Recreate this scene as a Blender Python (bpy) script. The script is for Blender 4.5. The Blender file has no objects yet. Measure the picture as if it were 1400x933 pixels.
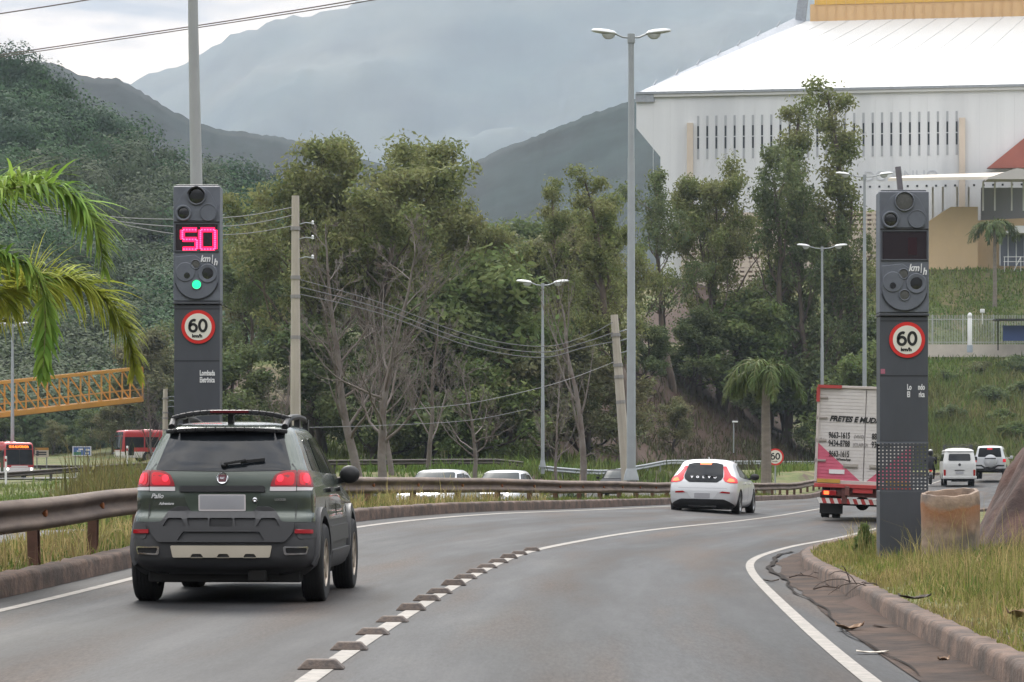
import bpy, bmesh, math, random
import numpy as np
from mathutils import Vector, Matrix, Euler, geometry

R = math.radians
SC = bpy.context.scene
COL = SC.collection
F = 3700.0            # focal length of the photograph in its own pixels (1400 wide)
HY = 640.0            # its horizon row
CZ = 1.15             # camera height

# ---------------------------------------------------------------- camera, sky, sun, exposure
cam = bpy.data.cameras.new('camera')
cam.sensor_width = 36.0
cam.lens = 36.0 * F / 1400.0
cam.shift_y = (HY - 466.5) / 1400.0
cam.clip_start, cam.clip_end = 0.5, 20000.0
camo = bpy.data.objects.new('camera', cam)
COL.objects.link(camo)
camo.location = (0, 0, CZ)
camo.rotation_euler = (R(90), 0, 0)
SC.camera = camo

SUN_EL, SUN_AZ = R(42), R(-14)          # azimuth from +Y towards +X
sun = bpy.data.lights.new('sun', 'SUN')
sun.energy, sun.angle, sun.color = 1.4, R(22), (1.0, 0.95, 0.88)
suno = bpy.data.objects.new('sun', sun)
COL.objects.link(suno)
sdir = Vector((math.sin(SUN_AZ) * math.cos(SUN_EL), math.cos(SUN_AZ) * math.cos(SUN_EL), math.sin(SUN_EL)))
suno.rotation_euler = (-sdir).to_track_quat('-Z', 'Y').to_euler()
suno.location = (0, 0, 400)

W = bpy.data.worlds.new('World')
SC.world = W
W.use_nodes = True


def build_world():
    nt = W.node_tree
    N, L = nt.nodes, nt.links
    N.clear()
    out = N.new('ShaderNodeOutputWorld')
    bg = N.new('ShaderNodeBackground')
    bg.inputs['Strength'].default_value = 0.1
    L.new(bg.outputs[0], out.inputs[0])
    sky = N.new('ShaderNodeTexSky')
    sky.sky_type = 'NISHITA'
    sky.sun_disc = False
    sky.sun_elevation = SUN_EL
    sky.sun_rotation = SUN_AZ
    tc = N.new('ShaderNodeTexCoord')
    nrm = N.new('ShaderNodeVectorMath'); nrm.operation = 'NORMALIZE'
    L.new(tc.outputs['Generated'], nrm.inputs[0])
    sep = N.new('ShaderNodeSeparateXYZ')
    L.new(nrm.outputs[0], sep.inputs[0])
    # overcast: the zenith is about three times as bright as the horizon
    el = N.new('ShaderNodeValToRGB')
    el.color_ramp.elements[0].position = 0.0
    el.color_ramp.elements[0].color = (1.1, 1.15, 1.25, 1)
    el.color_ramp.elements[1].position = 0.85
    el.color_ramp.elements[1].color = (15.0, 15.2, 15.6, 1)
    e = el.color_ramp.elements.new(0.18); e.color = (1.5, 1.55, 1.65, 1)
    e = el.color_ramp.elements.new(0.34); e.color = (5.0, 5.2, 5.5, 1)
    L.new(sep.outputs['Z'], el.inputs[0])
    # cloud structure
    mp = N.new('ShaderNodeMapping')
    mp.inputs['Scale'].default_value = (9, 9, 34)
    mp.inputs['Location'].default_value = (5.7, 2.4, 3.3)
    L.new(nrm.outputs[0], mp.inputs[0])
    nz = N.new('ShaderNodeTexNoise')
    nz.inputs['Scale'].default_value = 1.0
    nz.inputs['Detail'].default_value = 6
    nz.inputs['Roughness'].default_value = 0.55
    nz.inputs['Distortion'].default_value = 0.4
    L.new(mp.outputs[0], nz.inputs['Vector'])
    cr = N.new('ShaderNodeValToRGB')
    cr.color_ramp.elements[0].position = 0.32
    cr.color_ramp.elements[0].color = (0.50, 0.54, 0.62, 1)
    cr.color_ramp.elements[1].position = 0.66
    cr.color_ramp.elements[1].color = (1.28, 1.22, 1.14, 1)
    L.new(nz.outputs[0], cr.inputs[0])
    mul = N.new('ShaderNodeMix'); mul.data_type = 'RGBA'; mul.blend_type = 'MULTIPLY'
    mul.inputs[0].default_value = 1.0
    L.new(el.outputs[0], mul.inputs[6]); L.new(cr.outputs[0], mul.inputs[7])
    # the thin place in the cloud low over the valley, where the light comes through
    dot = N.new('ShaderNodeVectorMath'); dot.operation = 'DOT_PRODUCT'
    gd = Vector((-0.150, 1.0, 0.150)).normalized()
    dot.inputs[1].default_value = gd
    L.new(nrm.outputs[0], dot.inputs[0])
    gr = N.new('ShaderNodeValToRGB')
    gr.color_ramp.interpolation = 'EASE'
    gr.color_ramp.elements[0].position = math.cos(R(7.0)); gr.color_ramp.elements[0].color = (0, 0, 0, 1)
    gr.color_ramp.elements[1].position = 1.0; gr.color_ramp.elements[1].color = (4.2, 3.0, 1.8, 1)
    e = gr.color_ramp.elements.new(math.cos(R(3.0))); e.color = (3.1, 2.2, 1.3, 1)
    L.new(dot.outputs['Value'], gr.inputs[0])
    gm = N.new('ShaderNodeMix'); gm.data_type = 'RGBA'; gm.blend_type = 'MULTIPLY'
    gm.inputs[0].default_value = 1.0
    cr2 = N.new('ShaderNodeValToRGB')
    cr2.color_ramp.elements[0].position = 0.36; cr2.color_ramp.elements[0].color = (0.12, 0.12, 0.12, 1)
    cr2.color_ramp.elements[1].position = 0.56; cr2.color_ramp.elements[1].color = (1, 1, 1, 1)
    L.new(nz.outputs[0], cr2.inputs[0])
    L.new(gr.outputs[0], gm.inputs[6]); L.new(cr2.outputs[0], gm.inputs[7])
    add = N.new('ShaderNodeMix'); add.data_type = 'RGBA'; add.blend_type = 'ADD'
    add.inputs[0].default_value = 1.0
    L.new(mul.outputs[2], add.inputs[6]); L.new(gm.outputs[2], add.inputs[7])
    # sky dimmed behind the viewer, unseen, shaped to keep the scene backlit
    bk = N.new('ShaderNodeMapRange'); bk.interpolation_type = 'SMOOTHSTEP'
    bk.inputs[1].default_value = -0.9; bk.inputs[2].default_value = 0.7; bk.inputs[3].default_value = 0.74; bk.inputs[4].default_value = 1.1
    L.new(sep.outputs['Y'], bk.inputs[0])
    bm_ = N.new('ShaderNodeVectorMath'); bm_.operation = 'SCALE'
    L.new(add.outputs[2], bm_.inputs[0]); L.new(bk.outputs[0], bm_.inputs['Scale'])
    mx = N.new('ShaderNodeMix'); mx.data_type = 'RGBA'
    mx.inputs[0].default_value = 0.97
    L.new(sky.outputs[0], mx.inputs[6]); L.new(bm_.outputs[0], mx.inputs[7])
    L.new(mx.outputs[2], bg.inputs['Color'])


build_world()
SC.view_settings.view_transform = 'Standard'
SC.view_settings.look = 'None'
SC.view_settings.exposure = 1.36
SC.view_settings.gamma = 1.0
SC.view_settings.use_curve_mapping = False
cy = SC.cycles
cy.use_denoising = True
cy.max_bounces = 6
cy.diffuse_bounces = 3
cy.glossy_bounces = 3
cy.transmission_bounces = 4
cy.volume_bounces = 1
cy.transparent_max_bounces = 6
cy.caustics_reflective = cy.caustics_refractive = False
cy.sample_clamp_indirect = 4.0


# ---------------------------------------------------------------- helpers: pixels, objects, tags
def at(px, py, d):
    """the point of the world that the photograph shows at (px, py) if it is d metres away"""
    return Vector(((px - 700.0) / F * d, d, CZ + (HY - py) / F * d))


def onz(px, py, z):
    d = F * (CZ - z) / (py - HY)
    return Vector(((px - 700.0) / F * d, d, z))


def tag(o, label=None, cat=None, group=None, kind=None):
    if label: o['label'] = label
    if cat: o['category'] = cat
    if group: o['group'] = group
    if kind: o['kind'] = kind
    return o


def root(name, loc, label, cat, rz=0.0, group=None, rx=0.0, ry=0.0):
    o = bpy.data.objects.new(name, None)
    o.empty_display_size = 0.2
    COL.objects.link(o)
    o.location = loc
    o.rotation_euler = (rx, ry, rz)
    return tag(o, label, cat, group)


def copy_tree(o, parent=None):
    c = o.copy(); COL.objects.link(c)
    c.parent = parent
    for ch in list(o.children):
        copy_tree(ch, c)
    return c


def link(name, me, parent=None, loc=None, rot=None):
    o = bpy.data.objects.new(name, me)
    COL.objects.link(o)
    if parent: o.parent = parent
    if loc is not None: o.location = loc
    if rot is not None: o.rotation_euler = rot
    return o


def np_mesh(name, verts, faces, mats, smooth=False, mi=None):
    """verts (n,3) array; faces: array (m,3|4)"""
    me = bpy.data.meshes.new(name)
    verts = np.asarray(verts, dtype=np.float32); faces = np.asarray(faces, dtype=np.int32)
    k = faces.shape[1]; m = len(faces)
    me.vertices.add(len(verts)); me.vertices.foreach_set('co', verts.ravel())
    me.loops.add(m * k); me.loops.foreach_set('vertex_index', faces.ravel())
    me.polygons.add(m)
    me.polygons.foreach_set('loop_start', np.arange(0, m * k, k, dtype=np.int32))
    me.polygons.foreach_set('loop_total', np.full(m, k, dtype=np.int32))
    if smooth: me.polygons.foreach_set('use_smooth', np.ones(m, dtype=bool))
    if mi is not None: me.polygons.foreach_set('material_index', np.asarray(mi, dtype=np.int32))
    for x in (mats if isinstance(mats, (list, tuple)) else [mats]): me.materials.append(x)
    me.update(calc_edges=True)
    return me


class MB:
    """collects shapes and links them as ONE mesh object"""
    def __init__(s):
        s.v, s.f, s.m = [], [], []

    def add(s, vs, fs, mi=0, M=None):
        b = len(s.v)
        for p in vs:
            p = Vector(p)
            s.v.append(M @ p if M else p)
        for f in fs:
            s.f.append([b + i for i in f]); s.m.append(mi)
        return s

    def box(s, c, d, mi=0, M=None, rz=0.0, rx=0.0, ry=0.0):
        hx, hy, hz = d[0] / 2, d[1] / 2, d[2] / 2
        T = Matrix.Translation(Vector(c)) @ Euler((rx, ry, rz)).to_matrix().to_4x4()
        if M: T = M @ T
        vs = [(x, y, z) for z in (-hz, hz) for y in (-hy, hy) for x in (-hx, hx)]
        return s.add(vs, [(0, 2, 3, 1), (4, 5, 7, 6), (0, 1, 5, 4), (2, 6, 7, 3), (0, 4, 6, 2), (1, 3, 7, 5)], mi, T)

    def bar(s, a, b, w, h=None, mi=0, up=(0, 0, 1)):
        """rectangular bar from a to b, w across, h along up"""
        a, b = Vector(a), Vector(b); h = h or w
        d = b - a; n = d.normalized(); u = Vector(up)
        if abs(n.dot(u)) > 0.98: u = Vector((0, 1, 0))
        x = n.cross(u).normalized(); y = x.cross(n).normalized()
        vs = []
        for p in (a, b):
            for i, j in ((-1, -1), (1, -1), (1, 1), (-1, 1)):
                vs.append(p + x * (i * w / 2) + y * (j * h / 2))
        return s.add(vs, [(3, 2, 1, 0), (4, 5, 6, 7), (0, 1, 5, 4), (1, 2, 6, 5), (2, 3, 7, 6), (3, 0, 4, 7)], mi)

    def tube(s, path, r, n=8, mi=0, cap=True, sx=1.0):
        path = [Vector(p) for p in path]
        rs = r if isinstance(r, (list, tuple)) else [r] * len(path)
        b = len(s.v); k = len(path)
        ref = None
        for i, p in enumerate(path):
            t = (path[min(i + 1, k - 1)] - path[max(i - 1, 0)]).normalized()
            if ref is None:
                ref = Vector((0, 0, 1)) if abs(t.z) < 0.9 else Vector((1, 0, 0))
            x = t.cross(ref)
            if x.length < 1e-5: x = t.cross(Vector((0, 1, 0)))
            x.normalize(); y = x.cross(t).normalized()
            ref = y
            for j in range(n):
                a = 2 * math.pi * j / n
                s.v.append(p + x * (math.cos(a) * rs[i] * sx) + y * (math.sin(a) * rs[i]))
        for i in range(k - 1):
            for j in range(n):
                s.f.append([b + i * n + j, b + i * n + (j + 1) % n, b + (i + 1) * n + (j + 1) % n, b + (i + 1) * n + j]); s.m.append(mi)
        if cap:
            s.f.append([b + j for j in range(n)][::-1]); s.m.append(mi)
            s.f.append([b + (k - 1) * n + j for j in range(n)]); s.m.append(mi)
        return s

    def lathe(s, prof, n=24, mi=0, M=None, a0=0.0, a1=2 * math.pi):
        """prof: list of (r, z), turned about z"""
        full = abs(a1 - a0 - 2 * math.pi) < 1e-6
        k = n if full else n + 1
        vs, fs = [], []
        for r, z in prof:
            for j in range(k):
                a = a0 + (a1 - a0) * j / n
                vs.append((r * math.cos(a), r * math.sin(a), z))
        for i in range(len(prof) - 1):
            for j in range(n):
                j2 = (j + 1) % k
                fs.append((i * k + j, i * k + j2, (i + 1) * k + j2, (i + 1) * k + j))
        return s.add(vs, fs, mi, M)

    def prism(s, poly, z0, z1, mi=0, M=None):
        """polygon in x,y pulled from z0 to z1"""
        n = len(poly)
        ar = sum(poly[i][0] * poly[(i + 1) % n][1] - poly[(i + 1) % n][0] * poly[i][1] for i in range(n))
        if ar < 0: poly = poly[::-1]
        vs = [(x, y, z0) for x, y in poly] + [(x, y, z1) for x, y in poly]
        fs = [tuple(range(n))[::-1], tuple(range(n, 2 * n))] + [(i, (i + 1) % n, n + (i + 1) % n, n + i) for i in range(n)]
        return s.add(vs, fs, mi, M)

    def build(s, name, mats, parent=None, smooth=False, angle=35, bevel=0.0, loc=None, rot=None, segs=2):
        me = bpy.data.meshes.new(name)
        me.from_pydata([tuple(p) for p in s.v], [], s.f)
        for x in (mats if isinstance(mats, (list, tuple)) else [mats]): me.materials.append(x)
        me.polygons.foreach_set('material_index', s.m)
        if smooth:
            me.polygons.foreach_set('use_smooth', [True] * len(s.f))
            me.set_sharp_from_angle(angle=R(angle))
        me.update()
        o = link(name, me, parent, loc, rot)
        if bevel:
            b = o.modifiers.new('bevel', 'BEVEL'); b.width = bevel; b.segments = segs; b.limit_method = 'ANGLE'
        return o


def fixnorm(me):
    bm = bmesh.new(); bm.from_mesh(me)
    bmesh.ops.recalc_face_normals(bm, faces=bm.faces)
    bm.to_mesh(me); bm.free()


def evaluated_mesh(o):
    bpy.context.view_layer.update()
    dg = bpy.context.evaluated_depsgraph_get()
    return bpy.data.meshes.new_from_object(o.evaluated_get(dg), preserve_all_data_layers=True, depsgraph=dg)


def text(name, s, size, m, parent, M, extrude=0.002, bold=0.0, shear=0.0, sx=1.0, spacing=1.0, center=False):
    """real lettering: a thin raised mesh; M places the baseline's left end (text runs along x, upright along y)"""
    cu = bpy.data.curves.new(name, 'FONT')
    cu.body = s; cu.size = size; cu.extrude = extrude; cu.offset = bold; cu.shear = shear
    cu.space_character = spacing
    cu.resolution_u = 3
    if center: cu.align_x = 'CENTER'
    t = bpy.data.objects.new(name, cu); COL.objects.link(t)
    me = evaluated_mesh(t)
    bpy.data.objects.remove(t); bpy.data.curves.remove(cu)
    me.transform(M @ Matrix.Diagonal((sx, 1, 1, 1)))
    me.materials.clear(); me.materials.append(m)
    me.name = name
    return link(name, me, parent)


FRONT = Matrix.Rotation(R(90), 4, 'X')      # a plane facing -Y (towards the camera): x right, y up, z towards the viewer


# ---------------------------------------------------------------- helpers: materials
MATS = {}


def mat(name, col, rough=0.6, metal=0.0, var=0.0, vscale=3.0, col2=None, c2=(0.45, 0.62), c2scale=2.0, bump=0.0, bscale=40.0,
        coat=0.0, spec=0.5, emit=None, estr=0.0, coord='Object', rvar=0.0, detail=5, stretch=None, island=0.0):
    if name in MATS: return MATS[name]
    m = bpy.data.materials.new(name); m.use_nodes = True
    nt = m.node_tree; N, L = nt.nodes, nt.links
    b = N['Principled BSDF']
    b.inputs['Base Color'].default_value = (*col, 1)
    b.inputs['Roughness'].default_value = rough
    b.inputs['Metallic'].default_value = metal
    b.inputs['Specular IOR Level'].default_value = spec
    if coat:
        b.inputs['Coat Weight'].default_value = coat
        b.inputs['Coat Roughness'].default_value = 0.04
    if emit:
        b.inputs['Emission Color'].default_value = (*emit, 1)
        b.inputs['Emission Strength'].default_value = estr
    tc = N.new('ShaderNodeTexCoord')
    vec = tc.outputs[coord]
    if stretch:
        mp = N.new('ShaderNodeMapping'); mp.inputs['Scale'].default_value = stretch
        L.new(vec, mp.inputs[0]); vec = mp.outputs[0]

    def noise(sc, det=detail, ro=0.6):
        n = N.new('ShaderNodeTexNoise'); n.inputs['Scale'].default_value = sc
        n.inputs['Detail'].default_value = det; n.inputs['Roughness'].default_value = ro
        L.new(vec, n.inputs['Vector']); return n
    cur = None
    if col2:
        n = noise(c2scale)
        r = N.new('ShaderNodeMapRange'); r.inputs[1].default_value = c2[0]; r.inputs[2].default_value = c2[1]
        L.new(n.outputs[0], r.inputs[0])
        mx = N.new('ShaderNodeMix'); mx.data_type = 'RGBA'
        mx.inputs[6].default_value = (*col, 1); mx.inputs[7].default_value = (*col2, 1)
        L.new(r.outputs[0], mx.inputs[0]); cur = mx.outputs[2]
    if var or island:
        h = N.new('ShaderNodeHueSaturation')
        if cur: L.new(cur, h.inputs['Color'])
        else: h.inputs['Color'].default_value = (*col, 1)
        r = N.new('ShaderNodeMapRange')
        r.inputs[3].default_value = 1 - (var or island); r.inputs[4].default_value = 1 + (var or island)
        if island:
            g = N.new('ShaderNodeNewGeometry'); L.new(g.outputs['Random Per Island'], r.inputs[0])
            r2 = N.new('ShaderNodeMapRange'); r2.inputs[3].default_value = 0.5 - 0.05 * island; r2.inputs[4].default_value = 0.5 + 0.04 * island
            mm = N.new('ShaderNodeMath'); mm.operation = 'FRACT'
            m2 = N.new('ShaderNodeMath'); m2.operation = 'MULTIPLY'; m2.inputs[1].default_value = 17.3
            L.new(g.outputs['Random Per Island'], m2.inputs[0]); L.new(m2.outputs[0], mm.inputs[0]); L.new(mm.outputs[0], r2.inputs[0])
            L.new(r2.outputs[0], h.inputs['Hue'])
        else:
            n = noise(vscale)
            r.inputs[1].default_value = 0.3; r.inputs[2].default_value = 0.7
            L.new(n.outputs[0], r.inputs[0])
        L.new(r.outputs[0], h.inputs['Value']); cur = h.outputs[0]
    if cur: L.new(cur, b.inputs['Base Color'])
    if rvar:
        n = noise(vscale * 1.7)
        r = N.new('ShaderNodeMapRange'); r.inputs[1].default_value = 0.3; r.inputs[2].default_value = 0.7
        r.inputs[3].default_value = max(0.02, rough - rvar); r.inputs[4].default_value = min(1, rough + rvar)
        L.new(n.outputs[0], r.inputs[0]); L.new(r.outputs[0], b.inputs['Roughness'])
    if bump:
        n = noise(bscale, 4)
        bp = N.new('ShaderNodeBump'); bp.inputs['Strength'].default_value = bump; bp.inputs['Distance'].default_value = 0.02
        L.new(n.outputs[0], bp.inputs['Height']); L.new(bp.outputs[0], b.inputs['Normal'])
    MATS[name] = m
    return m


def leafmat(name, col, col2, island=0.35, trans=0.25, scale=0.5):
    """foliage: hue drifts from clump to clump and from leaf to leaf; some light passes through"""
    if name in MATS: return MATS[name]
    m = mat(name, col, 0.75, col2=col2, c2=(0.4, 0.6), c2scale=scale, island=island, spec=0.12)
    b = m.node_tree.nodes['Principled BSDF']
    nt = m.node_tree
    tr = nt.nodes.new('ShaderNodeBsdfTranslucent')
    src = b.inputs['Base Color'].links[0].from_socket
    nt.links.new(src, tr.inputs[0])
    mx = nt.nodes.new('ShaderNodeMixShader'); mx.inputs[0].default_value = trans
    nt.links.new(b.outputs[0], mx.inputs[1]); nt.links.new(tr.outputs[0], mx.inputs[2])
    nt.links.new(mx.outputs[0], nt.nodes['Material Output'].inputs[0])
    return m
# ================================================================ the road and the lie of the land
rng = np.random.default_rng(7)


def smoothtab(ys, vs, y0=0.0, y1=330.0, step=0.5, sig=4.0):
    y = np.arange(y0 - 30, y1 + 30, step)
    ys, vs = np.array(ys, float), np.array(vs, float)
    v = np.interp(y, ys, vs)
    # run on at the end slopes
    lo = y < ys[0]; v[lo] = vs[0] + (vs[1] - vs[0]) / (ys[1] - ys[0]) * (y[lo] - ys[0])
    hi = y > ys[-1]; v[hi] = vs[-1] + (vs[-1] - vs[-2]) / (ys[-1] - ys[-2]) * (y[hi] - ys[-1])
    k = np.arange(-int(3 * sig / step), int(3 * sig / step) + 1) * step
    g = np.exp(-k ** 2 / (2 * sig ** 2)); g /= g.sum()
    vv = np.pad(v, len(k) // 2, mode='reflect', reflect_type='odd')
    v = np.convolve(vv, g, mode='valid')
    return lambda q: np.interp(q, y, v)


Xc = smoothtab([10, 15.6, 20.4, 25, 30, 34.9, 38, 47, 52, 60, 70, 100, 140, 165, 180, 200, 220, 240, 300],
               [-1.25, -1.08, -0.87, -0.64, -0.356, -0.01, 0.30, 1.85, 3.0, 4.8, 6.85, 12.9, 21.2, 27.3, 32.5, 42, 55, 72, 140], sig=2.0)
ZL = smoothtab([10, 24, 33, 42, 52, 60, 70, 90, 119, 140, 150, 165, 200, 300], [0, 0, .10, .26, .28, .2, .13, 0, -.2, .05, .3, .55, .9, 1.0], sig=3.0)
ZC = smoothtab([10, 26, 42, 52, 60, 70, 90, 119, 140, 150, 165, 200, 300], [0, 0, .0, .0, -.06, -.1, -.1, -.1, .15, .42, .7, 1.0, 1.1], sig=3.0)
ZR = smoothtab([10, 26, 33, 42, 52, 60, 70, 90, 119, 140, 150, 165, 200, 300], [0, -.03, -.1, -.15, -.22, -.12, -.1, -.05, .05, .25, .5, .78, 1.05, 1.15], sig=3.0)
WR = smoothtab([10, 45, 60, 85, 110, 140, 300], [3.05, 3.05, 3.5, 5.6, 7.0, 8.0, 8.0], sig=3.0)
LO = -3.3


def zroad(Y, o):
    o = np.asarray(o, float)
    c, l, r, w = ZC(Y), ZL(Y), ZR(Y), WR(Y)
    return np.where(o < 0, c + (l - c) * (-o / 3.3), c + (r - c) * np.minimum(o, w + 1.5) / w)


def road_pt(Y, o, dz=0.0):
    return Vector((float(Xc(Y) + o), Y, float(zroad(Y, o)) + dz))


Xo = smoothtab([0, 44, 60, 72, 88, 138, 150, 165, 180, 200, 220, 240, 300], [-12.6, -10.8, -6.3, -3.5, -.7, 5.0, 7.2, 11.2, 17, 27, 40, 57, 125], sig=4.0)   # opposing carriageway
ZO = smoothtab([0, 20, 44, 60, 88, 140, 170, 200, 300], [-.05, -.05, -.10, -.24, -.32, -.36, .1, .75, 1.0], sig=3.0)
OW = 3.9
YF = lambda X: np.interp(X, [-400, -60, -36, -20, 0, 10, 18, 27, 40, 60, 100, 400], [300, 290, 262, 168, 173, 194, 216, 238, 244, 243, 240, 240])


def ground_z(X, Y):
    X, Y = np.broadcast_arrays(np.asarray(X, float), np.asarray(Y, float))
    fc = np.interp(Y, [0, 40, 60, 100, 132, 147, 152, 165, 400], [-.15, -.25, -.5, -.6, -.4, .85, 1.0, 1.0, 1.0])
    fl = np.interp(Y, [0, 40, 60, 100, 150, 210, 230, 245, 260, 290, 400], [-.15, -.25, -.45, -.55, .0, .2, .25, 1.1, 1.6, 2.5, 3.0])
    w = np.clip((X + 34) / 18, 0, 1); w = w * w * (3 - 2 * w)
    z = fl * (1 - w) + fc * w
    # opposing carriageway bed
    do = np.abs(X - Xo(Y)); k = np.clip((do - OW - .4) / 3.0, 0, 1)
    k = np.where(Y > 260, 1, k)
    z = (ZO(Y) - .07) * (1 - k) + z * k
    # our side: median strip, road bed, island
    o = X - Xc(Y)
    zr = zroad(Y, np.clip(o, -4.0, 20))
    wr = WR(Y)
    med = ZL(Y) + .13
    km = np.clip((-o - 5.6) / 1.8, 0, 1); km = km * km * (3 - 2 * km)
    left = np.where(o > -4.0, zr - .09, med * (1 - km) + z * km)
    isl = zroad(Y, wr + .7) + .13 + np.clip((o - wr - 1.0) * .06, 0, .45)
    right = np.where(o > wr + .75, isl, zr - .09)
    near = np.where(o > 0, right, left)
    zz = np.where(o > -8.2, near, z)
    zz = np.where(Y > 262, z, zz)
    # embankments
    t = Y - YF(X)
    hc = np.interp(t, [0, 14, 34, 80, 150, 400], [0, 2.2, 8.0, 13, 17, 20]) + np.clip((X - 4) / 14, 0, 1) * np.interp(t, [0, 60, 105, 400], [0, 2, 8.5, 8.5])
    hr = np.interp(t, [0, 4, 44, 50, 72, 400], [0, .6, 12.6, 12.7, 23.3, 23.3])
    b = np.clip((X - 24) / 8, 0, 1); b = b * b * (3 - 2 * b)
    h = hc * (1 - b) + hr * b
    kx = np.clip((X + 58) / 44, 0, 1); h = h * kx * kx * (3 - 2 * kx)
    zz = zz + np.where(t > 0, h, 0)
    return zz


def gz(X, Y): return float(ground_z(X, Y))


def grid_mesh(name, xs, ys, zf, mats, smooth=True):
    Xg, Yg = np.meshgrid(xs, ys)
    Zg = zf(Xg, Yg)
    v = np.stack([Xg.ravel(), Yg.ravel(), Zg.ravel()], 1)
    nx, ny = len(xs), len(ys)
    i = (np.arange(ny - 1)[:, None] * nx + np.arange(nx - 1)[None, :]).ravel()
    f = np.stack([i, i + 1, i + nx + 1, i + nx], 1)
    return np_mesh(name, v, f, mats, smooth)


# ---- ground material: grass, dry grass and bare red earth (earth where the bank is steep)
def ground_material():
    m = mat('ground_cover', (0.074, 0.092, 0.028), 0.9, col2=(0.125, 0.11, 0.050), c2=(0.44, 0.6), c2scale=0.35, var=0.35, vscale=2.2, bump=0.5, bscale=6.0, spec=0.15)
    nt = m.node_tree; N, L = nt.nodes, nt.links
    b = N['Principled BSDF']; src = b.inputs['Base Color'].links[0].from_socket
    g = N.new('ShaderNodeNewGeometry'); sp = N.new('ShaderNodeSeparateXYZ'); L.new(g.outputs['True Normal'], sp.inputs[0])
    n = N.new('ShaderNodeTexNoise'); n.inputs['Scale'].default_value = 0.22; n.inputs['Detail'].default_value = 6
    tc = N.new('ShaderNodeTexCoord'); L.new(tc.outputs['Object'], n.inputs['Vector'])
    spx = N.new('ShaderNodeSeparateXYZ'); L.new(tc.outputs['Object'], spx.inputs[0])
    wx = N.new('ShaderNodeMapRange'); wx.inputs[1].default_value = 24; wx.inputs[2].default_value = 32; wx.inputs[3].default_value = 0; wx.inputs[4].default_value = 0.17
    L.new(spx.outputs['X'], wx.inputs[0])
    a = N.new('ShaderNodeMath'); a.operation = 'MULTIPLY_ADD'; a.inputs[1].default_value = 0.10; L.new(n.outputs[0], a.inputs[0]); L.new(sp.outputs['Z'], a.inputs[2])
    a2 = N.new('ShaderNodeMath'); a2.operation = 'ADD'; L.new(a.outputs[0], a2.inputs[0]); L.new(wx.outputs[0], a2.inputs[1])
    r = N.new('ShaderNodeMapRange'); r.inputs[1].default_value = 1.025; r.inputs[2].default_value = 0.995; L.new(a2.outputs[0], r.inputs[0])
    mx = N.new('ShaderNodeMix'); mx.data_type = 'RGBA'; mx.inputs[7].default_value = (0.060, 0.038, 0.029, 1)
    L.new(r.outputs[0], mx.inputs[0]); L.new(src, mx.inputs[6]); L.new(mx.outputs[2], b.inputs['Base Color'])
    return m


M_ground = ground_material()
xs = np.unique(np.concatenate([np.arange(-14, 16, .45), np.arange(-60, 80, 2.0), np.linspace(-200, 300, 40), np.linspace(-4700, 4700, 40)]))
ys = np.unique(np.concatenate([np.arange(6, 62, .7), np.arange(60, 345, 1.8), np.linspace(345, 900, 20), np.linspace(900, 6800, 16), [-50, -20, 0]]))
go = link('ground', grid_mesh('ground', xs, ys, ground_z, M_ground)); tag(go, kind='structure')


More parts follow.
